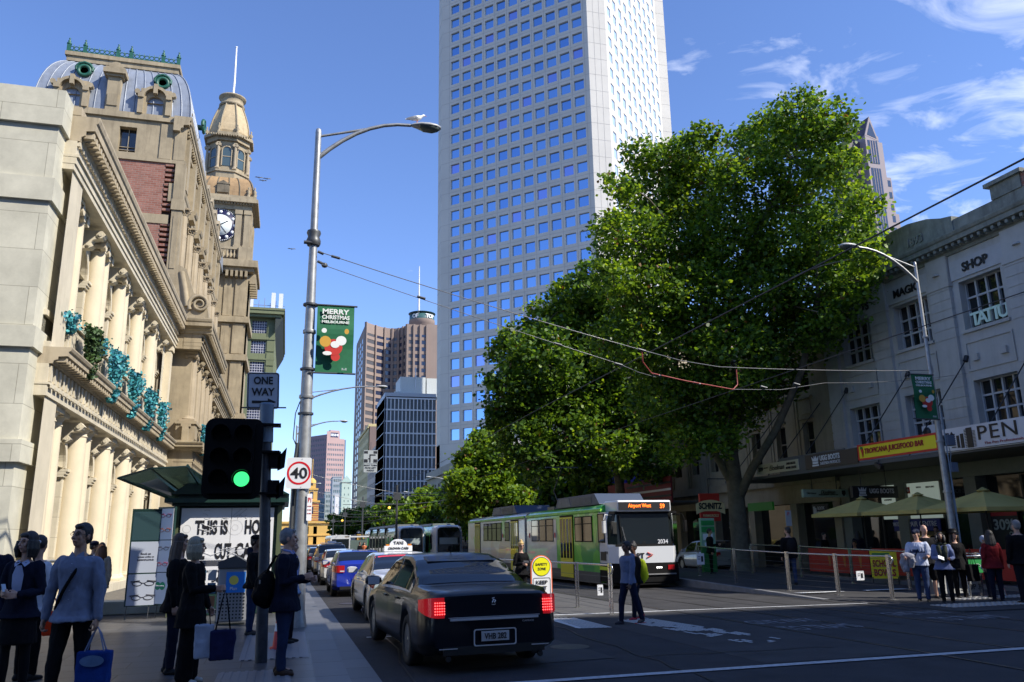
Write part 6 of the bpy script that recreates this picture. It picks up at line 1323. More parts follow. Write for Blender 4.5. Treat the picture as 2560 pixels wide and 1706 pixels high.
for i, (x, y, z) in enumerate(((10.3,85,4.7),(7.3,112,4.0))):
    o = thing('amber_signal', ['amber signal lamp hanging over the tram queue, larger one','amber signal lamp hanging further down the street, smaller one'][i], 'signal lamp', (x, y, z), group='amber signal lamps'); mb = MB(); mb.lathe([(.01,-.14),(.12,-.08),(.15,0),(.12,.08),(.01,.14)], 12); build('lens', mb, mat('amber_glow', (.9,.5,.05), .4, emit=(1,.55,.08), estr=1.2), o); mb = MB(); mb.tube([(0,0,.13),(0,0,.5)], .03, 5); build('hanger', mb, m_gdark, o)

# ---- fences
def fence(label, pts, gap_ends=True, h=1.12, group='steel handrail fences', nc=5, zf=None, signs=()):
    o = thing('handrail_fence', label, 'fence', group=group); zf = zf or gz; P = [Vector((x, y, zf(y))) for x, y in pts]; mw = MB()
    for i, p in enumerate(P):
        q = P[min(i+1, len(P)-1)]-P[max(i-1, 0)]; a = atan2(q.y, q.x); mb = MB()
        for s in (-1, 1):
            c = p+Vector((-sin(a)*.03*s, cos(a)*.03*s, h/2)); mb.rbox(c, (.085,.012,h), rz=a)
            for k in range(8): mb.tube([c+Vector((-sin(a)*.007*s,cos(a)*.007*s,-h/2+.12+k*.13)), c+Vector((-sin(a)*.014*s,cos(a)*.014*s,-h/2+.12+k*.13))], .014, 7)
        mb.rbox(p+Vector((0,0,.006)), (.22,.16,.014), rz=a); build('post', mb, m_ss, o)
    for z, r in [(h-.04, .024)]: mw.tube([p+Vector((0,0,z)) for p in P], r, 8)
    build('top_rail', mw, m_ss, o); mw = MB()
    for k in range(nc): mw.tube([p+Vector((0,0,.18+k*.16)) for p in P], .004, 4)
    build('cable_infill', mw, m_gdark, o)
    for e, nx_ in ((P[0], P[1]), (P[-1], P[-2])):
        d = (e-nx_).normalized(); mb = MB(); mb.tube([e+Vector((0,0,h-.04)), e+d*.10+Vector((0,0,h-.05)), e+d*.15+Vector((0,0,h-.13)), e+d*.10+Vector((0,0,h-.22)), e+Vector((0,0,h-.23))], .022, 8); build('rail_end', mb, m_ss, o)
    for (x, y, z, w, hh) in signs:
        mb = MB(); mb.rbox((x,y,z), (w,.012,hh), rz=0); build('notice_plate', mb, m_white, o); mb = MB(); mb.rbox((x+w*.2,y-.01,z), (w*.28,.004,hh*.5)); mb.rbox((x-w*.2,y-.01,z+hh*.2), (w*.3,.004,hh*.05)); mb.rbox((x-w*.2,y-.01,z), (w*.3,.004,hh*.05)); build('notice_print', mb, m_ink, o)
    return o
fence('two post steel rail on the traffic island left of the crossing children', [(7.19,17.65),(7.19,19.88),(7.17,22.6),(7.15,25.6),(7.15,29)], signs=((7.19,18.3,.42,.14,.24),))
fence('steel handrail in front of the tram stop ramp, nearer the tracks', [(15.1,18.05),(14.85,19.85),(14.42,21.5),(14.5,24.6),(15.2,28.4)], zf=pz, signs=((14.95,19.0,.50,.24,.24),(14.7,27.3,.75,.3,.4)))
fence('steel handrail along the kerb side of the tram stop ramp', [(18.0,18.1),(17.9,20.6),(17.8,23.0),(18.0,26),(18.2,29.5)], zf=pz)
rl = thing('ramp_handrail', 'grey tubular handrail beside the colonnade behind the people on the left', 'handrail'); mb = MB()
for z in (1.28,.95): mb.tube([(-5.6,14.5,z+.12),(-5.6,21.0,z),(-5.6,24.2,z-.05),(-5.6,24.5,z-.2)], .035, 8)
mb.tube([(-5.6,24.2,1.2),(-5.6,24.2,.1)], .035, 8); mb.tube([(-5.6,20.2,1.28),(-5.6,20.2,.1)], .035, 8); mb.tube([(-5.3,16.5,1.36),(-5.3,22,1.28)], .03, 8); build('tube', mb, m_galv, rl)
# safety zone sign
sz = thing('safety_zone_sign', 'portable white sign with yellow SAFETY ZONE disc and KEEP LEFT panel beside the black sedan', 'road sign', (6.29, 20.0, gz(20)))
def bullet(w, h, r, dz=0): return [(w/2,dz),(w/2,h-r)]+[(r*cos(pi*k/12), h-r+r*sin(pi*k/12)) for k in range(1,12)]+[(-w/2,h-r),(-w/2,dz)]
mb = MB(); mb.prism(bullet(.56,1.30,.28,.02), 'y', 0, .05); build('border', mb, mat('fluoro_orange', (.75,.13,.03), .5), sz); mb = MB(); mb.prism(bullet(.51,1.275,.255,.045), 'y', -.006, -.001); build('face', mb, m_white, sz)
mb = MB(); disc_mesh(mb, 0, 1.02, .235, -.012, 32); build('ring', mb, m_ink, sz); mb = MB(); disc_mesh(mb, 0, 1.02, .22, -.016, 32); build('disc', mb, mat('fluoro_yellow', (.75,.72,.0), .5), sz)
mb = MB(); P1 = rrect(.46,.66,.04); P2 = rrect(.435,.635,.035)
for k in range(len(P1)): a, b = k, (k+1) % len(P1); mb.quad((P1[a][0],-.012,.42+P1[a][1]),(P1[b][0],-.012,.42+P1[b][1]),(P2[b][0],-.012,.42+P2[b][1]),(P2[a][0],-.012,.42+P2[a][1]))
mb.rbox((.02,-.012,.28), (.30,.004,.05), ry=radians(-45)); mb.prism([(-.17,.08),(-.17,.25),(-.0,.08)], 'y', -.014, -.010); build('arrow', mb, m_ink, sz)
for s, z, w_, h_ in (('SAFETY',1.075,.32,.065),('ZONE',.965,.22,.065),('KEEP',.64,.30,.09),('LEFT',.50,.26,.09)): text('lettering', s, .08, m_ink, sz, (0,-.02,z), bold=.02, ext=.002, width=w_, height=h_)
mb = MB()
for s in (-1,1): mb.tube([(s*.15,.03,.05),(s*.15,-.02,0)], .012, 6)
mb.box(-.25,.25,.06,.5,-.0,.03); build('foot', mb, m_gdark, sz)
# tram stop totem and cabinet
tt = thing('tram_stop_totem', 'green and white tram stop information pillar on the platform behind the tram', 'information sign', (17.2, 31.2, pz(31))); m_ptg = mat('pt_green', (.02,.26,.06), .5)
mb = MB(); mb.box(-.32,.32,-.08,.08,0,1.05); build('base_panel', mb, mat('dark_green', (.012,.13,.03), .5), tt); mb = MB(); mb.box(-.32,.32,-.075,.075,1.05,2.2); build('upper_panel', mb, mat('pale_green_panel', (.25,.42,.30), .5), tt); mb = MB(); mb.box(-.30,.30,-.09,-.076,1.9,2.1); mb.box(-.30,.30,-.09,-.076,1.62,1.85); build('green_band', mb, m_ptg, tt)
mb = MB(); mb.box(-.25,.2,-.09,-.076,1.3,1.55); mb.box(-.2,.15,-.09,-.076,1.06,1.2); build('timetable', mb, m_white, tt)
# cafe umbrellas
m_umb = mat('khaki_canvas', (.44,.36,.11), .85, var=.08, vscale=2)
ulabs = ['khaki cafe umbrella, leftmost of three, below the hanging boot sign', 'khaki cafe umbrella in the middle of three', 'khaki cafe umbrella, rightmost of three, behind the leaning lamp post']
for i, y in enumerate((26.12, 23.25, 20.5)):
    o = thing('cafe_umbrella', ulabs[i], 'umbrella', (21.0, y, 0), group='cafe umbrellas'); mb = MB(); hw = 1.32; zt, zb_ = 2.86, 2.30
    C4 = [(-hw,-hw),(hw,-hw),(hw,hw),(-hw,hw)]
    for q in range(4):
        a, b = C4[q], C4[(q+1)%4]; m_ = ((a[0]+b[0])/2*.97, (a[1]+b[1])/2*.97)
        for p0, p1 in ((a, m_), (m_, b)):
            prev = None
            for t in range(6):
                f = t/5; zc = zt-(zt-zb_)*f**.92; zm = zc+.045*sin(pi*f)*-1
                r0_ = (p0[0]*f, p0[1]*f, zc if p0 in C4 else zm); r1_ = (p1[0]*f, p1[1]*f, zc if p1 in C4 else zm)
                if prev: mb.quad(prev[0], prev[1], r1_, r0_)
                prev = (r0_, r1_)
            mb.quad((p0[0],p0[1],zb_),(p1[0],p1[1],zb_),(p1[0],p1[1],zb_-.12),(p0[0],p0[1],zb_-.12))
    build('canopy', mb, m_umb, o); mb = MB(); mb.tube([(0,0,.1),(0,0,2.84)], .024, 8); mb.box(-.25,.25,-.25,.25,.0,.08); build('pole', mb, m_blk, o)
    mb = MB()
    for q in C4: mb.tube([(0,0,2.2),(q[0]*.5,q[1]*.5,2.53)], .01, 5)
    mb.lathe([(.16,.0),(.20,-.04),(.05,.06),(0,.08)], 10, (0,0,2.86)); build('rib', mb, m_umb, o)
# red cafe barriers
m_rbar = mat('red_barrier_cloth', (.42,.025,.015), .6, var=.1)
for i, (y0, y1, lab) in enumerate(((22.2,25.6,'red cafe barrier left of the yellow bowls sign'),(25.7,29.4,'red cafe barrier nearest the stone shop front, far end'),(19.4,22.1,'red cafe barrier behind the man in the white shirt'),(14.6,18.6,'red cafe barrier at the right behind the grey haired man'))):
    o = thing('cafe_barrier', lab, 'cafe barrier', (20.75, y0, gz(y0)+.13), group='red cafe barriers'); mb = MB(); mb.box(-.02,.02,.05,y1-y0-.05,.12,1.02); build('cloth', mb, m_rbar, o)
    for y in (0, y1-y0): mb = MB(); mb.tube([(0,y,0),(0,y,1.08)], .025, 8); build('post', mb, m_blk, o)
    if i < 2:
        mb = MB()
        for k in range(3): mb.prism([(.5+k*.9,.35),(.56+k*.9,.35),(.62+k*.9,.75),(.46+k*.9,.75)], 'x', -.03, -.021)
        build('bottle_print', mb, mat('print_orange', (.45,.16,.03), .6), o)
yb_ = thing('bowls_sign', 'yellow sign reading SCHOOL BOWLS in red in front of the red cafe barrier', 'sign', (19.9, 24.0, gz(24)+.65), radians(-35)); mb = MB(); mb.box(-.42,.42,-.01,.01,-.45,.48); build('board', mb, m_yel, yb_); mb = MB(); mb.tube([(-.4,0,-.75),(-.4,0,-.4)], .02, 6); mb.tube([(.4,0,-.75),(.4,0,-.4)], .02, 6); build('leg', mb, m_blk, yb_)
text('lettering', 'SCHOOL', .2, m_dkred, yb_, (0,-.02,.05), bold=.04, width=.72, height=.24); text('lettering', 'BOWLS', .2, m_dkred, yb_, (0,-.02,-.25), bold=.04, width=.68, height=.24); mb = MB(); mb.box(-.35,.2,-.02,-.011,.28,.4); build('print', mb, mat('leaf_green', (.05,.25,.05)), yb_)
pb_ = thing('bowls_sign', 'small purple and yellow sign behind the man in the white shirt', 'sign', (18.9, 20.2, gz(20)+.65), radians(-35)); mb = MB(); mb.box(-.34,.34,-.01,.01,-.35,.35); build('board', mb, mat('purple_board', (.10,.02,.12), .5), pb_); text('lettering', 'ACAI', .2, m_yel, pb_, (0,-.02,.16), bold=.03, width=.5); mb = MB(); mb.tube([(0,0,-.7),(0,0,-.3)], .02, 6); build('leg', mb, m_blk, pb_)
gp = thing('green_notice_frame', 'low steel frame with a small green transport panel at the platform end', 'sign', (17.75, 17.9, gz(18))); mb = MB(); mb.tube([(-.35,0,0),(-.35,0,1.05),(.35,0,1.05),(.45,-.1,.9),(.55,-.25,0)], .04, 8); build('frame', mb, m_ss, gp); mb = MB(); mb.box(-.3,.25,.02,.04,.62,1.0); build('panel', mb, m_ptg, gp); text('lettering', 'PT>', .1, m_signw, gp, (.05,.01,.8), height=.1)
mb = MB(); mb.prism([(-1.5,.1),(.3,.1),(.25,.62),(-1.35,.62)], 'y', .3, .34); build('white_panel', mb, mat('dim_white_panel', (.42,.43,.43), .5), gp); text('lettering', 'STOP 3', .1, m_ink, gp, (.0,.28,.25), height=.14)
pk = thing('parking_sign', 'small parking sign on a thin pole in front of the dark shop fronts', 'road sign', (20.7, 30.5, gz(30))); mb = MB(); mb.tube([(0,0,0),(0,0,2.75)], .03, 8); build('pole', mb, m_gdark, pk); mb = MB(); mb.box(-.14,.14,-.05,-.035,2.1,2.75); build('plate', mb, mat('dim_white_panel'), pk); text('lettering', 'P', .2, mat('ring_red'), pk, (0,-.06,2.6), height=.14)
cs = thing('cctv_camera', 'small black camera slung under the yellow food bar sign', 'camera', (21.2, 25.2, 4.12)); mb = MB(); mb.rbox((0,0,-.12),(.16,.34,.14), rx=.5); mb.tube([(0,0,0),(0,0,.1)], .02, 6); build('body', mb, m_blk, cs)

# ---- kiosk with poster and fold-out eyewear panels
m_kg = mat('kiosk_dark_green', (.010,.035,.028), .4); m_kglass = mat('canopy_glass', (.20,.32,.27), .12, trans=.55, spec=.6); m_post = mat('poster_white', (.70,.70,.70), .55, var=.05, vscale=2.5)
K = thing('newspaper_kiosk', 'dark green street kiosk with a large white lettered poster and fold out side panels', 'kiosk', (0,0,fz(20)))
mb = MB(); mb.box(-2.42,-.16,20.3,23.2,.0,2.45); build('body', mb, m_kg, K, bevel=.02)
mb = MB(); mb.box(-2.55,-.05,20.15,23.3,2.45,2.52); mb.box(-2.7,.05,20.0,23.4,2.52,2.62); mb.box(-2.45,-.2,20.4,23.2,2.62,2.72); mb.prism([(-2.6,2.72),(.05,2.72),(-.5,3.0),(-2.2,3.0)], 'y', 20.2, 23.2); build('roof', mb, m_kg, K)
mb = MB(); mb.box(-2.34,-1.245,20.24,20.298,.55,2.40); mb.box(-1.235,-.28,20.24,20.298,.55,2.40); po = build('poster', mb, m_post, K)
def brk(s, x, z, w, h, nm='lettering'):     # condensed bold poster lettering
    return text(nm, s, .3, m_ink, po, (x, 20.232, z), bold=.035, ext=.003, width=w, height=h)
brk('THIS IS', -1.66, 1.96, .72, .33); brk('HOW', -.63, 1.96, .58, .33); brk('WE', -1.92, 1.42, .30, .36); brk('CUT', -1.38, 1.42, .36, .36); brk('CARBS', -.72, 1.42, .78, .36); brk('LUSSY.COM.AU  29 PIZZERIA', -1.25, .98, .95, .04); brk('363 LITTLE', -1.15, .80, .85, .13)
mb = MB(); R = random.Random(4)
for k in range(7): mb.rbox((R.uniform(-1.95,-1.4), 20.225, R.choice((1.9,2.0,1.38,1.45))), (.26,.003,.012), ry=R.uniform(-.6,.6))
for k in range(7): mb.rbox((R.uniform(-1.5,-.4), 20.225, R.choice((1.9,2.0,1.38,1.48))), (.26,.003,.012), ry=R.uniform(-.6,.6))
build('slice_mark', mb, m_post, po)
mb = MB(); disc_mesh(mb, -1.14, 1.95, .17, 20.234, 30, .165); disc_mesh(mb, -1.14, 1.95, .07, 20.234, 24, .065); disc_mesh(mb, -2.2, 1.93, .09, 20.234, 20, .084)
for k in range(10): a = 2*pi*R.random(); x_, z_ = R.uniform(-2.2,-.4), R.uniform(2.12,2.36); mb.tube([(x_+.08*cos(a+q*.4), 20.234, z_+.05*sin(a+q*.4)) for q in range(6)], .004, 4)
mb.tube([(-.9,20.234,2.38),(-1.05,20.234,2.25),(-1.1,20.234,2.15)], .005, 4); mb.tube([(-1.02,20.234,2.38),(-1.2,20.234,2.22),(-1.25,20.234,2.1)], .005, 4); build('line_drawing', mb, mat('pale_grey_ink', (.42,.42,.42), .6), po)
for x_ in (-.2,-2.5): mb = MB(); mb.box(x_,x_+.11,20.22,20.35,.0,2.449); build('corner_post', mb, mat('olive_post', (.08,.10,.05), .5), K)
def glasses(o, x, z, w, m, y=-.015, tilt=0.):
    mb = MB()
    for s in (-1,1):
        cx = x+s*w*.25; mb.tube([(cx+w*.19*cos(2*pi*k/12), y, z+w*.09*sin(2*pi*k/12)+tilt) for k in range(13)], w*.014, 5)
        mb.tube([(x+s*w*.44, y, z+w*.05),(x+s*w*.52, y, z+w*.09),(x+s*w*.15, y, z+w*.13)], w*.015, 5)
    mb.tube([(x-w*.07,y,z+w*.02),(x+w*.07,y,z+w*.02)], w*.014, 5); return build('eyeglasses_picture', mb, m, o)
pa_ = thing('eyewear_panel', 'tall grey folding panel with black eyeglasses pictures at the left side of the kiosk', 'advertising panel', (-2.98, 19.95, fz(20)+.28), radians(8), group='eyewear panels')
mb = MB(); mb.box(-.34,.34,0,.05,.0,2.06); mb.box(-.35,-.33,-.01,.06,0,2.1); mb.box(.33,.35,-.01,.06,0,2.1); mb.box(-.35,.35,-.011,.06,2.06,2.1); mb.box(.35,.52,.0,.4,.0,2.1); build('frame', mb, m_kg, pa_)
mb = MB(); mb.box(-.32,.32,-.008,-.001,.02,.68); mb.box(-.32,.32,-.008,-.001,.71,1.38); build('panel_sheet', mb, mat('panel_grey_white', (.33,.36,.42), .5), pa_)
mb = MB(); mb.box(-.32,.32,-.008,-.001,1.41,2.04); build('glass', mb, mat('teal_dark_glass', (.03,.06,.065), .12, spec=.8), pa_); glasses(pa_, 0, .48, .5, m_ink); glasses(pa_, 0, .18, .5, mat('glasses_grey', (.06,.06,.07), .5))
for s, z in (('Book an',1.12),('eyetest online at',1.05),('specsavers.com.au',.98)): text('lettering', s, .06, mat('glasses_grey'), pa_, (0,-.012,z), width=.34 if s[0] != 'B' else .2, height=.045, bold=.01)
mb = MB(); 
for x_, y_ in ((-.3,.02),(.15,.02),(.32,.3)): mb.tube([(x_,y_,0),(x_-.02,y_,-.32)], .01, 5)
build('leg', mb, m_gdark, pa_)
pc_ = thing('eyewear_panel', 'tall bright white folding panel with coloured eyeglasses and a green round logo beside the poster', 'advertising panel', (-2.62, 19.9, fz(20)+.30), radians(-40), group='eyewear panels')
mb = MB(); mb.box(-.26,.26,0,.05,0,2.12); build('board', mb, m_kg, pc_); mb = MB(); mb.box(-.23,.23,-.008,-.001,.02,.68); mb.box(-.23,.23,-.008,-.001,.70,1.38); mb.box(-.23,.23,-.008,-.001,1.40,2.08); build('sheet', mb, m_white, pc_)
for z, c in ((1.92,(.25,.02,.09)),(1.60,(.5,.12,.02)),(1.20,(.08,.07,.1)),(.86,(.5,.05,.08))): glasses(pc_, 0, z, .36, mat('frame_colour_%d' % int(z*100), c, .5))
mb = MB()
disc_mesh(mb, -.07, .40, .085, -.012, 24); disc_mesh(mb, .07, .40, .085, -.013, 24); build('logo', mb, mat('logo_green', (.0,.30,.12), .5), pc_); text('lettering', 'Specsavers', .05, m_white, pc_, (0,-.02,.40), width=.24, height=.045, bold=.01)
cn_ = thing('kiosk_canopy', 'fan shaped green glass canopy rising above the eyewear panels', 'canopy', (-1.75, 20.6, fz(20)+2.62)); mb = MB()
apx = [(-1.9,-1.0,.42),(-1.2,-1.2,.62),(-.45,-1.25,.66),(.1,-1.2,.32)]; base_ = [(-.9,.6,.0),(-.5,.5,.02),(-.1,.4,.02),(.35,.2,.0)]
for k in range(3): mb.add([base_[k], base_[k+1], apx[k+1], apx[k]], [(0,1,2,3)]); mb.add([tuple(np.array(p)+(0,0,.025)) for p in (base_[k], base_[k+1], apx[k+1], apx[k])], [(3,2,1,0)])
build('glass', mb, m_kglass, cn_); mb = MB()
for k in range(4): mb.tube([base_[k], apx[k]], .022, 6)
mb.tube(apx, .015, 6); mb.tube([(-.1,.4,0),(-.45,-1.2,.7)], .03, 6); mb.lathe([(.04,0),(.07,.06),(.03,.12),(.06,.16),(0,.26)], 8, (-.5,-.3,.5)); build('rib', mb, m_kg, cn_)
pl_ = thing('stone_plinth', 'low stone plinth behind the eyewear panel legs', 'plinth', (-3.4, 21.6, fz(21))); mb = MB(); mb.box(-1.2,.8,0,.6,0,.30); build('block', mb, m_stoneg, pl_, bevel=.02)
# litter bin, brochure stand
bn = thing('litter_bin', 'perforated grey steel litter bin with a blue recycling poster by the kiosk', 'bin', (-.95, 17.9, fz(18))); m_perf = mat('perforated_steel', (.34,.35,.36), .45, metal=.4)
mb = MB(); mb.box(-.30,.30,-.28,.28,.06,1.10); build('body', mb, m_perf, bn, bevel=.03); mb = MB(); mb.prism([(-.32,1.10),(.32,1.10),(.32,1.16),(.0,1.34),(-.32,1.22)], 'y', -.32, .32); build('lid', mb, m_gdark, bn); mb = MB()
for i in range(8):
    for j in range(10): mb.box(-.26+.065*i, -.23+.065*i, -.292, -.283, .12+.065*j, .15+.065*j)
stuff(build('perforation', mb, m_ink, bn)); mb = MB(); mb.box(-.15,.22,-.30,-.293,.62,1.02); bp_ = build('poster', mb, mat('poster_blue', (.02,.20,.62), .5), bn); mb = MB(); disc_mesh(mb, .0, .86, .09, -.304, 16); build('poster_print', mb, mat('print_yellow', (.7,.6,.1), .5), bp_); text('lettering', 'Plan', .08, m_white, bp_, (0,-.304,.70), height=.06)
br_ = thing('brochure_stand', 'steel and glass brochure stand with magazines between the kiosk and the litter bin', 'display stand', (-1.62, 18.3, fz(18))); mb = MB()
for x_ in (-.35,.35): mb.box(x_-.04,x_+.04,-.05,.05,0,1.22)
mb.box(-.39,.39,-.06,.06,1.12,1.24); mb.box(-.35,.35,-.05,.05,.2,.26); build('frame', mb, m_ss, br_); mb = MB(); R = random.Random(2)
for i in range(3):
    for j in range(3): mb.box(-.28+.2*i, -.12+.2*i, -.05, -.03, .32+.26*j, .53+.26*j, (i+j) % 3)
build('magazine', mb, [mat('mag_blue', (.05,.15,.25), .5), mat('mag_grey', (.35,.38,.4), .5), mat('mag_brown', (.25,.12,.06), .5)], br_)
cn = thing('traffic_cone', 'small red and white striped bollard cone behind the signal pole', 'traffic cone', (-.02, 13.6, fz(13.6))); mb = MB(); mb.lathe([(.13,0),(.13,.03),(.09,.03),(.055,.4),(.025,.62)], 14); build('cone', mb, mat('cone_red', (.55,.03,.02), .5), cn); mb = MB(); mb.lathe([(.071,.26),(.052,.42)], 14); build('stripe', mb, m_white, cn)
# ================================================================ VEHICLES
m_tyre = mat('tyre_rubber', (.016,.016,.017), .8); m_rim = mat('alloy_rim', (.32,.33,.34), .3, metal=.8); m_cglass = mat('car_glass', (.008,.010,.012), .03, spec=.8)
m_trim = mat('black_trim', (.012,.012,.012), .5); m_chrome = mat('chrome', (.8,.8,.82), .3, metal=.6); m_tail = mat('tail_red', (.35,.008,.01), .2, coat=.6)
m_brake = mat('brake_lit', (.35,.006,.012), .25, emit=(1,.015,.025), estr=.16, coat=.5); m_led = mat('brake_led', (1,.1,.1), .3, emit=(1,.08,.08), estr=2.6)
m_amber = mat('amber_lens', (.6,.2,.02), .3); m_plate = mat('number_plate', (.42,.43,.44), .5); m_clear = mat('clear_lens', (.5,.5,.52), .15)
def interp(T_, y):
    for (a, va), (b, vb) in zip(T_, T_[1:]):
        if y <= b: t = max(0, (y-a)/(b-a)); t = t*t*(3-2*t)*.35+t*.65; return va+(vb-va)*t
    return T_[-1][1]
class CarShape:
    def __init__(s, L_, hw, top, belt, low=.20, tumble=.42, lean=.10): s.L = L_; s.hw = hw; s.top = top; s.belt = belt; s.low = low; s.tumble = tumble; s.lean = lean
    def sec(s, y):
        e = min(y, s.L-y); rear = y < s.L/2
        k = 1-.16*max(0, 1-e/.42)**2.2 if e < .42 else 1.
        w = s.hw*k; zt = interp(s.top, y); bl = min(interp(s.belt, y), zt-.015); lo = s.low+.10*max(0, 1-e/.5)
        g = max(0, zt-bl); x7 = w-.075-g*s.tumble; drop = .05 if g > .12 else .012+.3*g*.3
        P = [(0,lo),(w-.16,lo),(w-.045,lo+.05),(w-.008,.38),(w,.56),(w-.012,bl-.13),(w-.045,bl-.03),(w-.085,bl),(x7,zt-drop),(x7-.05,zt-drop*.45),(x7*.72,zt-.010),(x7*.36,zt-.002),(0,zt)]
        return P
    def yoff(s, y, z):      # ends lean inward with height
        if y < .5: return s.lean*(1-y/.5)*max(0, (z-.62))*.9 + (.05*(1-y/.5) if z < .34 else 0)
        if y > s.L-.6: return -(1-(s.L-y)/.6)*(max(0, z-.45)*.55+.03)
        return 0
    def pt(s, y, v, side=1):
        P = s.sec(y); i = min(int(v), len(P)-2); f = v-i; x = P[i][0]*(1-f)+P[i+1][0]*f; z = P[i][1]*(1-f)+P[i+1][1]*f
        return Vector((side*x, y+s.yoff(y, z)-s.L/2, z))
    def mesh(s):
        n = 64; ys = [s.L*(.5-.5*cos(pi*i/n))*.35+s.L*i/n*.65 for i in range(n+1)]; nv = 13
        mb = MB(); V = []
        for y in ys:
            P = s.sec(y); ring = [(x, y+s.yoff(y, z)-s.L/2, z) for x, z in P]+[(-x, y+s.yoff(y, z)-s.L/2, z) for x, z in P[-2:0:-1]]; V += ring
        m = nv*2-2
        mb.add(V, [(i*m+k, i*m+(k+1)%m, (i+1)*m+(k+1)%m, (i+1)*m+k) for i in range(n) for k in range(m)], 0, True)
        mb.add(V[:m], [tuple(range(m))[::-1]], 0, False); mb.add(V[-m:], [tuple(range(m))], 0, False)
        return mb
    def patch(s, mb, ys, vs, side, off=.006, mi=0):
        rows_ = []
        for y in ys:
            rows_.append([])
            for v in vs:
                p = s.pt(y, v, side); a = s.pt(y+.02, v, side)-s.pt(y-.02, v, side); b = s.pt(y, min(v+.05, 11.99), side)-s.pt(y, v-.05, side)
                nrm = a.cross(b).normalized()*(1 if side > 0 else -1); 
                if nrm.x*side < -.02 or nrm.z < -.5: nrm = -nrm
                rows_[-1].append(p+nrm*off)
        n = len(vs); mb.add([p for r in rows_ for p in r], [(i*n+j, i*n+j+1, (i+1)*n+j+1, (i+1)*n+j) for i in range(len(ys)-1) for j in range(n-1)], mi, True)
def lin(a, b, n): return [a+(b-a)*i/n for i in range(n+1)]
def bake(o):
    dg = bpy.context.evaluated_depsgraph_get(); me = bpy.data.meshes.new_from_object(o.evaluated_get(dg)); o.modifiers.clear(); o.data = me; return o
def make_wheel(o, x, y, r, side, rimm=None, spokes=10, w=.21):
    mb = MB(); mb.lathe([(r*.62,-w/2),(r*.9,-w/2),(r*.985,-w*.38),(r,0-w*.2),(r,w*.2),(r*.985,w*.38),(r*.9,w/2),(r*.66,w/2),(r*.62,w*.36)], 36)
    wo = build('wheel', mb, m_tyre, o, (x, y, r), rot=(0, side*pi/2, 0)); mb = MB()
    mb.lathe([(r*.66,w*.42),(r*.63,w*.30),(r*.60,w*.1)], 30); mb.lathe([(r*.16,w*.36),(r*.13,w*.42),(0,w*.43)], 14)
    for k in range(spokes):
        a = 2*pi*k/spokes; d = Vector((cos(a), sin(a), 0)); t = Vector((-sin(a), cos(a), 0)); q = [d*r*.12+t*.025, d*r*.62+t*.018, d*r*.62-t*.018, d*r*.12-t*.025]
        z0 = w*.33; mb.add([p+Vector((0,0,z0)) for p in q]+[p+Vector((0,0,z0-.03)) for p in q], [(0,1,2,3),(4,7,6,5),(0,4,5,1),(2,6,7,3)])
    build('rim', mb, rimm or m_rim, wo); mb = MB(); mb.lathe([(r*.62,w*.05),(0,w*.05)], 20); build('brake_disc', mb, m_trim, wo); return wo
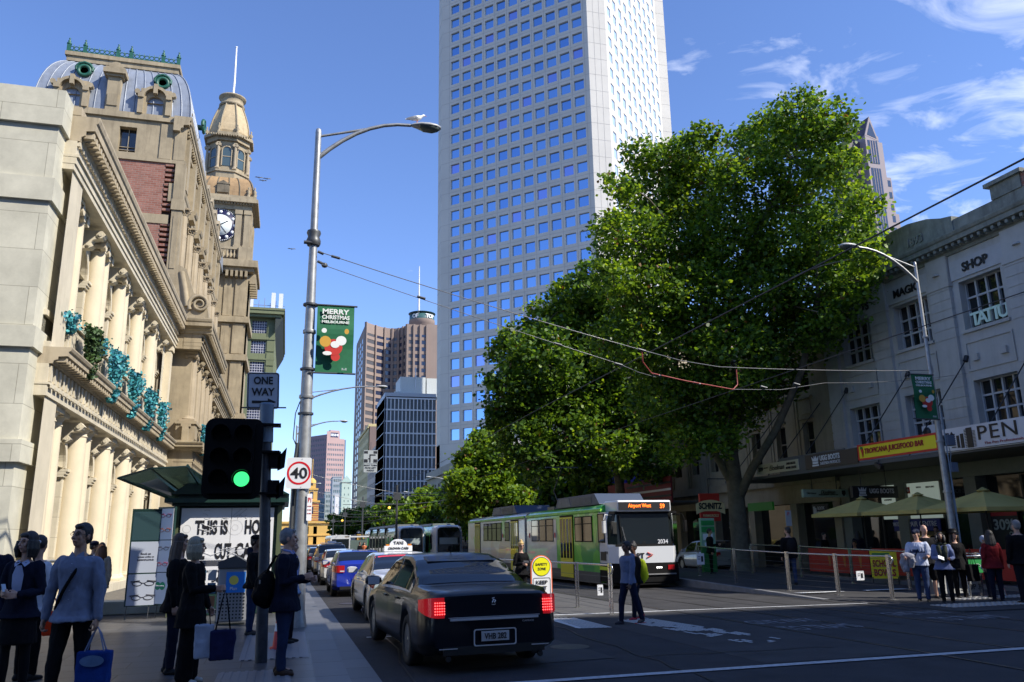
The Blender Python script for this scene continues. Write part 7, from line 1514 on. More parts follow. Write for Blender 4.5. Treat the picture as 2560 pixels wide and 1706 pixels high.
def car(name, label, pos, rz, shape, paint, wb, glass_y, rearglass, wind, lights, wheel_r=.335, pillars=(), brake=False, plate=None, cat='car', group='cars queued in the left lane', spokes=10, grey_trim=False, vtop=7.92, rg_v=8.35, mirror=True):
    o = thing(name, label, cat, (pos[0], pos[1], gz(pos[1])), rz, group=group); s = shape
    b = build('body', s.mesh(), [paint, m_trim], o); cut = MB()
    for ya in wb:
        for sd_ in (-1, 1): cut.tube([(sd_*(s.hw-.27), ya-s.L/2, wheel_r+.01), (sd_*(s.hw+.3), ya-s.L/2, wheel_r+.01)], wheel_r+.055, 36)
    c = build('cutter', cut, [m_trim]); mod = b.modifiers.new('b', 'BOOLEAN'); mod.operation = 'DIFFERENCE'; mod.solver = 'EXACT'; mod.object = c; mod.use_self = False
    b.parent = None; bpy.context.view_layer.update(); bake(b); b.parent = o; bpy.data.objects.remove(c)
    for ya in wb:
        for sd_ in (-1, 1): make_wheel(o, sd_*(s.hw-.125), ya-s.L/2, wheel_r, sd_, spokes=spokes)
    # side glass
    for sd_ in (-1, 1):
        for (a, b2) in glass_y:
            g_ = MB(); s.patch(g_, lin(a, b2, 10), [7.10,7.3,7.5,7.7,vtop], sd_); build('side_window', g_, m_cglass, o)
        g_ = MB(); s.patch(g_, lin(glass_y[0][0]-.03, glass_y[-1][1]+.03, 24), [7.0,7.08], sd_, .008); build('window_trim', g_, m_chrome if not grey_trim else m_trim, o)
    for nm, (a, b2) in (('rear_window', rearglass), ('windscreen', wind)):
        g_ = MB()
        for sd_ in (-1, 1): s.patch(g_, lin(a, b2, 10), [rg_v,9,10,11,12] if True else 0, sd_, .006)
        build(nm, g_, m_cglass, o)
    # seams and handles
    sm_ = MB()
    for y in pillars:
        for sd_ in (-1, 1): s.patch(sm_, [y-.006, y+.006], lin(2.2, 7, 8), sd_, .003)
    if sm_.v: build('door_seam', sm_, m_trim, o)
    for y in pillars[:-1] if len(pillars) > 1 else []:
        for sd_ in (-1, 1):
            p = s.pt(y+.22, 5.3, sd_); h = MB(); h.rbox((p.x+sd_*.018, p.y, p.z), (.03,.2,.028)); build('door_handle', h, paint, o)
    # rear lamps wrap the corners
    for sd_ in (-1, 1):
        (x0, z0, z1, yb, zb0, zb1) = lights
        pts = []
        for t in lin(0, 1, 4): xx = x0+(s.hw*.80-x0)*t; pts.append((xx, -.018+.0*t))
        e_ = [(s.hw*.875,.03),(s.hw*.925,.10),(s.hw*.965,.20),(s.hw*.99,yb)]; pts += e_
        n = len(pts); lb = MB(); V = []
        for i, (xx, yy) in enumerate(pts):
            t = max(0, (yy)/yb); a = z0+(zb0-z0)*t; c2 = z1+(zb1-z1)*t
            for q in range(4):
                z = a+(c2-a)*q/3; V.append((sd_*(xx+.012), yy+s.yoff(max(yy, 0), z)-s.L/2-.004, z))
        lb.add(V, [(i*4+q, i*4+q+1, (i+1)*4+q+1, (i+1)*4+q) for i in range(n-1) for q in range(3)], 0, True)
        lo_ = build('tail_light', lb, m_brake if brake else m_tail, o)
        if brake:
            ld = MB()
            for i in range(6):
                for q in range(6):
                    x = x0+.015+i*.030; z = z0+.05+q*.034
                    if x < s.hw*.86 and z < z1-.03: ld.rbox((sd_*x, s.yoff(0, z)-s.L/2-.03, z), (.014,.008,.014))
            build('led', ld, m_led, lo_)
        else:
            ld = MB(); ld.box(sd_*(x0+.02), sd_*(x0+.16), -s.L/2-.03+s.yoff(0,(z0+z1)/2), -s.L/2-.022+s.yoff(0,(z0+z1)/2), z0+.02, z0+.06); build('reverse_lens', ld, m_clear, lo_)
    if mirror:
        for sd_ in (-1, 1):
            p = s.pt(glass_y[-1][1]-.10, 7.1, sd_); mb = MB(); V = []
            for (dx_, w_, h_) in ((.03,.02,.03),(.08,.07,.07),(.2,.085,.085),(.27,.07,.07),(.30,.03,.035)):
                for k in range(10): a = 2*pi*k/10; V.append((p.x+sd_*dx_, p.y+.03+w_*cos(a), p.z+.07+h_*sin(a)))
            mb.add(V, [(i*10+k, i*10+(k+1)%10, (i+1)*10+(k+1)%10, (i+1)*10+k) for i in range(4) for k in range(10)], 0, True); mb.add(V[-10:], [tuple(range(10))], 0); mo_ = build('mirror', mb, paint, o)
            mb = MB(); mb.rbox((p.x+sd_*.17, p.y-.055, p.z+.07), (.19,.008,.12)); build('mirror_glass', mb, m_clear, mo_)
    yr = -s.L/2
    if plate:
        px_, pz_, txt = plate; mb = MB(); mb.box(-.186,.186,yr-.035,yr-.02,pz_-.06,pz_+.06); pp = build('number_plate', mb, m_plate, o); text('lettering', txt, .1, m_ink, pp, (0, yr-.04, pz_), bold=.02, ext=.002, width=.30, height=.075)
    bp = MB(); s.patch(bp, lin(.02,.36,4), [2.0,2.6,3.0], 1, .005); s.patch(bp, lin(.02,.36,4), [2.0,2.6,3.0], -1, .005); bp.box(-s.hw*.72, s.hw*.72, yr-.012, yr+.02, .26, .36); build('bumper_trim', bp, m_trim, o)
    return o
def paintm(name, col, metal=.0, rough=.28): return mat(name, col, rough, metal=metal, coat=.35 if sum(col) < .05 else 1., spec=.35)
# -- black sedan
S1 = CarShape(5.16, .95, [(0,.985),(.10,1.035),(.5,1.055),(1.0,1.07),(1.35,1.22),(1.85,1.405),(2.3,1.475),(2.9,1.48),(3.3,1.42),(3.75,1.20),(4.05,1.03),(4.7,.92),(5.0,.80),(5.16,.60)], [(0,.90),(.6,.955),(1.6,.965),(3.9,.93),(4.6,.84),(5.16,.58)])
bk = car('black_sedan', 'glossy black sedan with lit red brake lights and plate VHB 282 in the foreground', (2.55,13.2), radians(3), S1, paintm('black_paint', (.0035,.0045,.009)), (1.17,4.17), [(1.22,1.62),(1.70,2.62),(2.70,3.72)], (1.06,1.84), (3.12,3.92), (.66,.715,.965,.30,.80,.93), .345, (1.66,2.66,3.80), True, (0,.475,'VHB 282'), spokes=10)
yr = -2.58; mb = MB(); mb.box(-.60,.60,yr-.028,yr-.005,.675,.705); mb.box(-.62,.62,yr-.026,yr-.0,.71,.716); build('chrome_strip', mb, m_chrome, bk)
mb = MB(); P1, P2 = rrect(.58,.21,.03), rrect(.545,.18,.025)
for k in range(len(P1)): a, b = k, (k+1) % len(P1); mb.quad((P1[a][0],yr-.025,.46+P1[a][1]),(P1[b][0],yr-.025,.46+P1[b][1]),(P2[b][0],yr-.025,.46+P2[b][1]),(P2[a][0],yr-.025,.46+P2[a][1]))
mb.box(-.74,-.5,yr-.02,yr-.01,.335,.345); mb.box(.5,.74,yr-.02,yr-.01,.335,.345); build('plate_surround', mb, m_chrome, bk)
mb = MB(); disc_mesh(mb, 0, .905, .055, yr+.035, 20, .048); mb.tube([(-.02,yr+.032,.88),(.0,yr+.03,.92),(.025,yr+.032,.905),(.01,yr+.032,.88)], .008, 5); mb.tube([(.0,yr+.03,.915),(-.02,yr+.03,.935),(.01,yr+.03,.94)], .006, 5); build('emblem', mb, m_chrome, bk)
mb = MB(); mb.box(-.17,.17,-2.58+1.80,-2.58+1.83,1.365,1.385); build('high_brake_light', mb, m_led, bk); 
mb = MB(); mb.prism([(-2.58+1.70,1.372),(-2.58+1.98,1.44),(-2.58+1.98,1.425),(-2.58+1.70,1.345)], 'x', -.52, .52); build('roof_spoiler', mb, MATS['black_paint'], bk)
text('badge', 'CAPRICE', .05, m_chrome, bk, (.46, yr-.012, .64), width=.16, height=.02)
for sx in (-.38,.38): mb = MB(); mb.lathe([(.12,-.08),(.14,.0),(.11,.12),(.05,.18),(0,.19)], 12, (0,0,0)); build('headrest', mb, mat('seat_grey', (.20,.22,.22), .8), bk, (sx, -2.58+2.05, 1.10))
for sx in (-.62,.62): mb = MB(); mb.tube([(sx,yr+.02,.22),(sx,yr-.02,.22)], .035, 12); build('exhaust', mb, m_trim, bk)
mb = MB(); mb.box(.76,.92,-2.58+.72,-2.58+.74,.12,.42); build('mud_flap', mb, m_trim, bk)
mb = MB(); mb.tube([(-.0,-2.58+2.35,1.478),(0,-2.58+2.22,1.60)], [.008,.004], 5); build('aerial', mb, m_trim, bk)
# -- silver taxi
S2 = CarShape(4.82, .91, [(0,.97),(.12,1.02),(.6,1.05),(.95,1.10),(1.3,1.25),(1.75,1.41),(2.2,1.465),(2.75,1.465),(3.15,1.40),(3.6,1.17),(3.9,1.0),(4.5,.88),(4.82,.60)], [(0,.90),(.6,.95),(1.6,.955),(3.7,.92),(4.3,.82),(4.82,.56)])
tx_ = car('silver_taxi', 'silver sedan taxi with a white roof sign behind the black sedan', (2.68,20.35), radians(1), S2, paintm('silver_paint', (.58,.60,.62), .1, .3), (1.05,3.83), [(1.12,1.5),(1.58,2.5),(2.58,3.5)], (.98,1.76), (2.98,3.76), (.42,.72,.90,.40,.80,.92), .325, (1.54,2.54,3.6), False, (0,.72,'T 1508'))
mb = MB(); mb.box(-.34,.34,-.06,.06,0,.13); P = [(-.22,.13)]+[(-.22*cos(pi*k/10), .13+.16*sin(pi*k/10)) for k in range(11)]; mb.prism(P, 'y', -.05, .05); tsg = build('roof_sign', mb, m_white, tx_, (0, -.15, 1.47), bevel=.01)
text('lettering', 'TAXI', .1, m_ink, tsg, (0,-.06,.20), width=.24, height=.07, bold=.02); text('lettering', 'CROWN CABS', .1, m_ink, tsg, (0,-.07,.07), width=.5, height=.055, bold=.02)
mb = MB(); mb.box(-.30,-.22,-.05,.05,.13,.17); mb.box(.24,.32,-.05,.05,.13,.17); build('amber_lamp', mb, m_amber, tsg)
mb = MB(); 
for sd_ in (-1,1): S2.patch(mb, lin(1.60,1.68,2), [8.7,10,11,12], sd_, .010)
build('red_sticker', mb, mat('sticker_red', (.6,.05,.08), .5), tx_); mb = MB(); mb.tube([(0,-2.41+2.3,1.465),(0,-2.41+2.2,1.57)], [.008,.004], 5); build('aerial', mb, m_trim, tx_)
mb = MB(); mb.lathe([(.10,-.1),(.13,.0),(.10,.11),(0,.15)], 12); build('headrest', mb, MATS['seat_grey'], tx_, (-.36, -2.41+2.0, 1.12))
# -- hatchbacks, ute
HB = lambda L_, hw, h: CarShape(L_, hw, [(0,1.06),(.12,1.16),(.42,h-.18),(.72,h-.04),(1.3,h),(2.2,h-.01),(2.75,h-.07),(3.3,h-.36),(3.6,h-.47),(L_-.3,h-.62),(L_,.60)], [(0,.98),(.5,1.0),(1.6,.99),(3.4,.95),(L_-.4,.85),(L_,.56)], tumble=.34)
Sb = HB(4.5, .90, 1.50)
bl = car('blue_liftback', 'bright blue liftback car ahead of the silver taxi', (2.45,30.0), 0, Sb, paintm('blue_paint', (.012,.03,.32), .2, .3), (.95,3.6), [(.55,1.1),(1.18,2.1),(2.18,3.25)], (.16,.66), (2.65,3.4), (.50,.80,1.02,.42,.84,1.0), .325, (1.14,2.14,3.3), False, (0,.62,'XVO 771'), grey_trim=True, rg_v=8.5)
Sw = HB(4.1, .88, 1.52)
wh_ = car('white_hatchback', 'small silver white hatchback between the blue car and the silver ute', (2.42,38.4), 0, Sw, paintm('white_paint', (.50,.50,.48), .1, .3), (.85,3.35), [(.55,1.0),(1.08,1.9),(1.98,3.0)], (.16,.66), (2.6,3.3), (.48,.78,.98,.40,.82,.98), .32, (1.04,1.94,3.05), False, (0,.60,'ZKR 254'), grey_trim=True, rg_v=8.5)
Su = CarShape(5.2, .92, [(0,1.28),(.3,1.55),(.6,1.74),(1.0,1.78),(2.6,1.78),(3.0,1.70),(3.6,1.30),(3.9,1.15),(4.9,1.05),(5.2,.75)], [(0,1.10),(.5,1.12),(3.7,1.10),(4.9,.98),(5.2,.7)], low=.35, tumble=.26)
ut = car('silver_ute', 'high silver utility vehicle with a canopy, ahead of the white hatchback', (2.45,47.3), 0, Su, paintm('ute_silver', (.36,.36,.35), .5, .35), (1.2,4.2), [(.5,1.5),(1.6,2.5),(2.6,3.6)], (.08,.56), (3.0,3.7), (.60,.86,1.12,.20,.9,1.1), .37, (1.55,2.55), False, (0,.70,'1BH 4KD'), grey_trim=True, rg_v=8.5)
mb = MB(); mb.box(-.55,.55,-1.8,-.3,1.80,1.84); mb.box(-.2,.25,-1.4,-.9,1.84,1.93); build('roof_rack', mb, m_white, ut)
Sd = HB(4.4, .90, 1.62)
car('dark_suv', 'dark four wheel drive in shadow ahead of the silver ute', (2.2,56.5), 0, Sd, paintm('charcoal_paint', (.02,.022,.025), .2, .3), (.95,3.5), [(.55,1.1),(1.18,2.1),(2.18,3.2)], (.16,.66), (2.65,3.4), (.50,.85,1.05,.42,.9,1.0), .35, (1.14,2.14), False, (0,.65,'TWD 690'), grey_trim=True, rg_v=8.5)
car('green_yellow_taxi', 'small green and yellow taxi far ahead beside the left kerb', (1.9,66), 0, HB(4.4,.9,1.5), paintm('taxi_green', (.12,.42,.08), 0, .3), (.95,3.5), [(.55,1.1),(1.18,2.1),(2.18,3.2)], (.16,.66), (2.65,3.4), (.50,.80,1.0,.42,.84,1.0), .33, (1.14,2.14), True, (0,.6,'T 2210'), grey_trim=True, rg_v=8.5)
car('yellow_taxi', 'yellow roofed taxi just beyond the green one', (2.0,73), 0, HB(4.4,.9,1.5), paintm('taxi_yellow', (.60,.50,.06), 0, .3), (.95,3.5), [(.55,1.1),(1.18,2.1),(2.18,3.2)], (.16,.66), (2.65,3.4), (.50,.80,1.0,.42,.84,1.0), .33, (1.14,2.14), True, (0,.6,'T 1877'), grey_trim=True, rg_v=8.5)
car('white_van_car', 'pale car with green side parked behind the tram platform, seen past the tram front', (22.0,40.0), 0, HB(4.5,.92,1.6), paintm('pale_paint', (.42,.44,.44), 0, .3), (.95,3.6), [(.55,1.1),(1.18,2.1),(2.18,3.2)], (.16,.66), (2.65,3.4), (.50,.80,1.0,.42,.84,1.0), .33, (1.14,2.14), False, (0,.6,'YFT 118'), grey_trim=True, rg_v=8.5, group='parked vehicles')

# ---------------------------------------------------------------- trams
def facet_mat(name, cols_, scale=.9, seams=True, fade=None):
    m = mat(name, cols_[0], .28, coat=.5); nt = m.node_tree; b = nt.nodes['Principled BSDF']; tc = nt.nodes.new('ShaderNodeTexCoord'); mp_ = nt.nodes.new('ShaderNodeMapping'); mp_.inputs['Scale'].default_value = (.01, 1, 1.1)
    mp_.inputs['Rotation'].default_value = (radians(28), 0, 0); nt.links.new(tc.outputs['Object'], mp_.inputs[0]); v = nt.nodes.new('ShaderNodeTexVoronoi'); v.distance = 'MANHATTAN'; v.inputs['Scale'].default_value = scale; nt.links.new(mp_.outputs[0], v.inputs['Vector'])
    sp = nt.nodes.new('ShaderNodeSeparateColor'); nt.links.new(v.outputs['Color'], sp.inputs[0]); r = nt.nodes.new('ShaderNodeValToRGB'); r.color_ramp.interpolation = 'CONSTANT'
    e = r.color_ramp.elements
    while len(e) < len(cols_): e.new(.5)
    for i, c in enumerate(cols_): e[i].position = i/len(cols_); e[i].color = (*c, 1)
    nt.links.new(sp.outputs[0], r.inputs[0]); nt.links.new(r.outputs[0], b.inputs['Base Color']); return m
m_tgreen = facet_mat('tram_green_facets', [(.10,.46,.03),(.20,.60,.05),(.03,.24,.04),(.36,.66,.22),(.14,.52,.04),(.05,.34,.06)], 1.0)
m_tgrey = mat('tram_silver', (.56,.57,.56), .3, coat=.5, var=.08, vscale=2); m_twhite = mat('tram_white', (.62,.64,.66), .3, coat=.6)
m_tadv = facet_mat('tram_advert', [(.55,.56,.55),(.50,.52,.50),(.20,.52,.06),(.56,.56,.56),(.52,.44,.40)], .6)
m_tglass = mat('tram_glass', (.012,.016,.018), .03, spec=.9); m_troof = mat('tram_roof_green', (.20,.56,.06), .4, var=.2, vscale=2); m_roofgrey = mat('tram_roof_grey', (.16,.17,.18), .6, var=.2, vscale=3); m_acblue = mat('ac_blue_grey', (.05,.07,.12), .5); m_yeldoor = mat('door_yellow', (.66,.60,.02), .4)
T_ = thing('green_tram', 'long green and silver tram numbered 2034 showing Airport West 59', 'tram', (12.27, 26.55, gz(27)))
hwT = 1.30
def tsec(hw): return [(-hw+.04,.16),(hw-.04,.16),(hw,.5),(hw,2.55),(hw-.03,2.72),(hw-.16,2.87),(hw-.5,2.95),(0,2.98),(-hw+.5,2.95),(-hw+.16,2.87),(-hw+.03,2.72),(-hw,2.55),(-hw,.5)]
mb = MB(); mb.prism(tsec(hwT), 'y', 1.25, 10.45, 0, True); build('front_body', mb, m_tgreen, T_)
mb = MB(); mb.prism(tsec(hwT), 'y', 10.85, 23.3, 0, True); build('rear_body', mb, m_tadv, T_)
mb = MB(); mb.prism(tsec(hwT-.12), 'y', 10.45, 10.85); build('bellows', mb, m_blackm, T_)
mb = MB(); mb.box(-hwT-.012,-hwT+.02,6.1,10.4,.5,2.5); build('silver_panel', mb, m_tgrey, T_)
mb = MB(); mb.box(-hwT-.016,-hwT+.03,1.3,10.4,.16,.52); mb.box(-hwT-.016,-hwT+.03,10.9,23.2,.16,.52); mb.box(-hwT+.2,hwT-.2,.6,23,.08,.3); build('skirt', mb, mat('tram_skirt', (.07,.075,.075), .6, var=.2, vscale=4), T_)
mb = MB(); mb.box(-hwT-.03,-hwT+.05,1.0,10.5,2.66,2.76); mb.box(-hwT-.03,-hwT+.05,10.9,23.3,2.66,2.76); build('gutter', mb, m_troof, T_)
# nose
P = [(-hwT,1.3),(-hwT,.42),(-1.05,.10),(1.05,.10),(hwT,.42),(hwT,1.3)]
mb = MB(); mb.prism(P, 'z', .52, 1.42); mb.prism([(-hwT,1.3),(-hwT,.55),(-1.0,.32),(1.0,.32),(hwT,.55),(hwT,1.3)], 'z', 1.42, 2.62); nb = build('nose', mb, m_twhite, T_, bevel=.02)
mb = MB(); mb.prism([(-hwT-.005,1.3),(-hwT-.005,.30),(-1.07,.02),(1.07,.02),(hwT+.005,.30),(hwT+.005,1.3)], 'z', .22, .86); mb.box(-1.0,1.0,.05,.5,.12,.24); build('bumper', mb, m_blackm, T_, bevel=.02)
mb = MB(); mb.box(-1.05,1.05,-.03,.03,.46,.50); build('bumper_strip', mb, mat('strip_grey', (.2,.2,.2), .5), T_)
mb = MB(); V = [(-1.02,.27,1.50),(1.02,.27,1.50),(1.0,.30,2.60),(-1.0,.30,2.60),(-hwT+.02,.52,1.50),(-hwT+.02,.54,2.60),(hwT-.02,.52,1.50),(hwT-.02,.54,2.60)]
mb.add(V, [(0,1,2,3),(4,0,3,5),(1,6,7,2)]); ws = build('windscreen', mb, m_tglass, T_)
mb = MB(); mb.tube([(-.92,.26,2.5),(-.86,.25,1.6)], .02, 6); mb.box(-1.3,1.3,.2,.27,2.55,2.64); mb.box(-1.1,1.1,.22,.26,1.42,1.50); build('screen_frame', mb, m_blackm, ws)
mb = MB(); mb.tube([(-.84,.225,2.1),(-.72,.225,1.62)], .022, 6); build('wiper', mb, m_ss, ws)
text('fleet_number', '2034', .2, m_signw, ws, (.72,.245,1.58), height=.15, bold=.02)
mb = MB(); mb.box(-1.02,1.06,.12,1.4,2.62,3.02); db = build('destination_box', mb, m_twhite, T_, bevel=.05); mb = MB(); mb.box(-.98,1.0,.10,.119,2.68,2.95); build('destination_screen', mb, m_ink, db)
m_orange = mat('led_orange', (1,.2,.02), .5, emit=(1,.16,.015), estr=1.7)
text('lettering', 'Airport West', .2, m_orange, db, (-.18,.09,2.81), height=.17, width=.88, bold=.015); text('lettering', '59', .2, m_orange, db, (.70,.09,2.81), height=.16, width=.18, bold=.02)
text('operator_lettering', 'PT', .25, m_ink, T_, (-.24,.075,1.10), height=.20, bold=.02); mb = MB(); mb.tube([(.02,.07,1.21),(.22,.07,1.13),(.02,.07,1.05)], .022, 5); build('chevron', mb, m_red, T_)
mb = MB()
for k in range(3): mb.rbox((.34+.075*k,.01,.70), (.05,.02,.05))
build('headlight', mb, mat('headlight_lit', (1,1,1), .3, emit=(1,.97,.9), estr=2.2), T_); mb = MB(); mb.box(.75,1.0,.0,.03,.62,.78); mb.box(-1.0,-.75,.0,.03,.62,.78); build('red_lens', mb, m_tail, T_)
mb = MB(); mb.box(-hwT-.018,-hwT-.001,.65,1.15,.95,1.25); build('vent', mb, m_ink, T_); mb = MB(); mb.box(-hwT-.012,-hwT-.001,.45,1.3,.62,.74); build('hi_vis_strip', mb, mat('hi_vis', (.55,.70,.02), .5), T_)
text('fleet_number', '2034', .12, m_ink, T_, (-hwT-.012,.62,1.22), rz=-pi/2, height=.10)
for sx in (-1, 1):
    mb = MB(); mb.tube([(sx*1.15,.4,2.5),(sx*1.5,.15,2.52),(sx*1.56,.12,2.35)], .02, 6); mb.rbox((sx*1.56,.12,2.1), (.10,.16,.42)); build('mirror', mb, m_blackm if sx > 0 else m_tgrey, T_, bevel=.01)
def tram_window(o, y0, y1, z0, z1, split=True, nm='side_window'):
    w = MB(); w.box(-hwT-.022,-hwT-.004,y0,y1,z0,z1); wo = build(nm, w, m_tglass, o)
    f = MB(); r = .035
    for a, b, c, d in ((y0-r,y0,z0-r,z1+r),(y1,y1+r,z0-r,z1+r),(y0,y1,z1,z1+r),(y0,y1,z0-r,z0)): f.box(-hwT-.03,-hwT-.003,a,b,c,d)
    if split: f.box(-hwT-.028,-hwT-.0225,y0,y1,z0+(z1-z0)*.70,z0+(z1-z0)*.70+.03)
    build('window_frame', f, m_blackm, wo)
tram_window(T_, .75, 1.28, 1.60, 2.55, False, 'cab_window')
for a, b in ((1.95,2.85),(3.0,3.75),(6.5,7.4),(7.55,8.4),(8.6,9.6),(13.6,14.4),(15.2,16.1),(16.25,17.1),(17.25,18.0),(18.2,19.1)): tram_window(T_, a, b, 1.62, 2.50)
def tram_door(y0, y1):
    d = MB(); d.box(-hwT-.02,-hwT+.0,y0,y1,.2,2.62); do = build('door', d, m_blackm, T_); n = 4; w = (y1-y0-.1)/n; f = MB(); g = MB()
    for k in range(n):
        a = y0+.05+w*k; f.box(-hwT-.04,-hwT-.021,a,a+.045,.22,2.55); f.box(-hwT-.04,-hwT-.021,a+w-.045,a+w,.22,2.55); f.box(-hwT-.04,-hwT-.021,a+.045,a+w-.045,2.48,2.55); f.box(-hwT-.04,-hwT-.021,a+.045,a+w-.045,.22,.95); g.box(-hwT-.036,-hwT-.021,a+.05,a+w-.05,.96,2.47)
    build('leaf_frame', f, m_yeldoor, do); build('door_glass', g, m_tglass, do)
tram_door(4.0, 5.6); tram_door(11.9, 13.3); tram_door(20.0, 21.4)
for y0 in (1.6, 13.0):
    mb = MB(); mb.prism([(y0+.4,2.96),(y0+.9,3.38),(y0+5.2,3.38),(y0+5.6,2.96)], 'x', -.95, .95); ac_ = build('roof_unit', mb, m_acblue, T_, bevel=.03); mb = MB()
    for k in range(8): mb.box(-.97,-.951,y0+1.2,y0+3.4,3.03+.035*k,3.05+.035*k)
    mb.prism([(y0+3.6,2.98),(y0+3.8,3.34),(y0+5.0,3.34),(y0+5.3,2.98)], 'x', -.962, -.951); build('grille', mb, m_roofgrey, ac_)
mb = MB(); mb.tube([(0,9.2,2.98),(0,10.2,3.9),(0,8.9,4.9)], .03, 6); mb.box(-.8,.8,8.87,8.93,4.88,4.93); mb.box(-.5,.5,8.7,9.7,2.98,3.12); build('pantograph', mb, m_gdark, T_)
for y in (6.2,9.9,14.8): mb = MB(); mb.box(-hwT-.04,-hwT-.02,y,y+.1,1.75,1.95); build('side_lamp', mb, m_red, T_)
for y in (3.0,8.2,13.2,20.5):
    mb = MB(); mb.lathe([(.33,-.06),(.33,.06),(0,.06)], 24); build('wheel', mb, m_gdark, T_, (-1.0, y, .33), rot=(0,-pi/2,0))
# modern white fronted trams further down
def modern_tram(label, x, y, L_, side_m):
    o = thing('white_fronted_tram', label, 'tram', (x, y, gz(y)+.0), group='white fronted trams'); hw = 1.30
    prof = [(-hw+.05,.25),(hw-.05,.25),(hw,.6),(hw-.02,2.5),(hw-.14,2.98),(hw-.40,3.12),(0,3.17),(-hw+.40,3.12),(-hw+.14,2.98),(-hw+.02,2.5),(-hw,.6)]
    mb = MB(); mb.prism(prof, 'y', 1.1, L_, 0, True); build('body', mb, side_m, o)
    mb = MB(); V = []; n = len(prof)
    for (yy, k, dz) in ((1.1,1,0),(.55,.97,0),(.2,.90,0),(.0,.78,-.02)):
        V += [(px_*k, yy+ (.18 if pz_ > 2.4 else 0)*(1 if yy < 1 else 0), pz_*(.96 if yy < .3 and pz_ > 2.5 else 1)) for px_, pz_ in prof]
    mb.add(V, [(i*n+k, i*n+(k+1)%n, (i+1)*n+(k+1)%n, (i+1)*n+k) for i in range(3) for k in range(n)], 0, True); mb.add(V[-n:], [tuple(range(n))]); build('nose', mb, m_twhite, o)
    mb = MB(); P = rrect(1.82,2.05,.28,6); mb.add([(a, -.03+(.20*(max(0,b-.5))), 1.92+b) for a, b in P], [tuple(range(len(P)))]); ws = build('windscreen', mb, m_tglass, o); mb = MB(); mb.box(-.75,.7,-.05,-.035,1.65,2.15); build('sun_blind', mb, mat('blind_grey', (.30,.36,.36), .6), ws)
    mb = MB(); mb.box(-.1,.15,.2,.5,3.15,3.24); build('marker_lamp', mb, m_white, o); mb = MB(); mb.box(-.7,-.4,-.03,.03,.62,.78); mb.box(.4,.7,-.03,.03,.62,.78); build('headlight', mb, m_clear, o)
    mb = MB(); mb.prism([(.55,1.3),(1.0,1.2),(1.2,2.3),(.75,2.5)], 'x', -hw-.012, -hw+.02); build('cab_window', mb, m_tglass, o)
    yy = 1.8
    while yy < L_-2:
        w = MB(); w.box(-hw-.012,-hw+.02,yy,yy+1.5,1.1,2.35); build('side_window', w, m_tglass, o); w = MB(); w.box(-hw-.015,-hw+.02,yy+1.62,yy+2.5,.35,2.45); build('door', w, mat('door_dark_green', (.02,.06,.03), .3), o); yy += 2.8
    mb = MB()
    for q in (7.2, 13.6, 20): 
        if q < L_: mb.box(-hw-.02,hw,q,q+.35,.3,3.05)
    build('bellows', mb, m_blackm, o); mb = MB(); mb.prism([(hw*-.8,3.1),(hw*.8,3.1),(hw*.7,3.3),(-hw*.7,3.3)], 'y', 2.5, L_-2); build('roof_unit', mb, m_roofgrey, o)
    for sx in (-1,1): mb = MB(); mb.rbox((sx*1.42,.35,2.0), (.10,.14,.5)); mb.tube([(sx*1.2,.5,2.3),(sx*1.42,.35,2.3)], .02, 5); build('mirror', mb, m_blackm, o)
    return o
modern_tram('white fronted modern tram, left one of the pair, long green side stretching away', 9.85, 66, 27, facet_mat('tram_side_green', [(.06,.22,.05),(.30,.34,.28),(.10,.26,.08),(.34,.38,.33)], .5))
modern_tram('white fronted modern tram, right one of the pair, close beside the first', 12.6, 64.5, 20, m_tgreen)
# tram stop shelters and an older tram tail in the distance
for i, (x, y, lab) in enumerate(((6.6,80,'glass tram shelter far down the street with people waiting, left of the white trams'),(14.9,60,'glass tram shelter between the white tram and the long green tram'))):
    o = thing('tram_shelter', lab, 'tram shelter', (x, y, gz(y)), group='tram shelters'); mb = MB(); mb.box(-.9,.9,-3,3,2.45,2.58); build('roof', mb, m_twhite, o); mb = MB(); mb.box(.8,.84,-2.9,2.9,.3,2.3); mb.box(-.8,.8,-2.95,-2.92,.4,2.2); build('glass_panel', mb, mat('shelter_glass', (.18,.24,.22), .1, trans=.4), o)
    for yy in (-2.9,0,2.9): mb = MB(); mb.box(.78,.86,yy-.04,yy+.04,0,2.45); build('post', mb, m_ptg, o)
o = thing('distant_grey_tram', 'boxy grey tram far away left of the tram shelter', 'tram', (6.4, 100, gz(100))); mb = MB(); mb.prism([(p[0]*.9, p[1]) for p in tsec(hwT)], 'y', 0, 14); build('body', mb, m_tgrey, o); mb = MB(); mb.box(-1.0,1.0,-.03,-.005,1.4,2.5); build('windscreen', mb, m_tglass, o); mb = MB(); mb.box(-1.19,-1.16,1,13,1.4,2.4); build('side_window', mb, m_tglass, o)
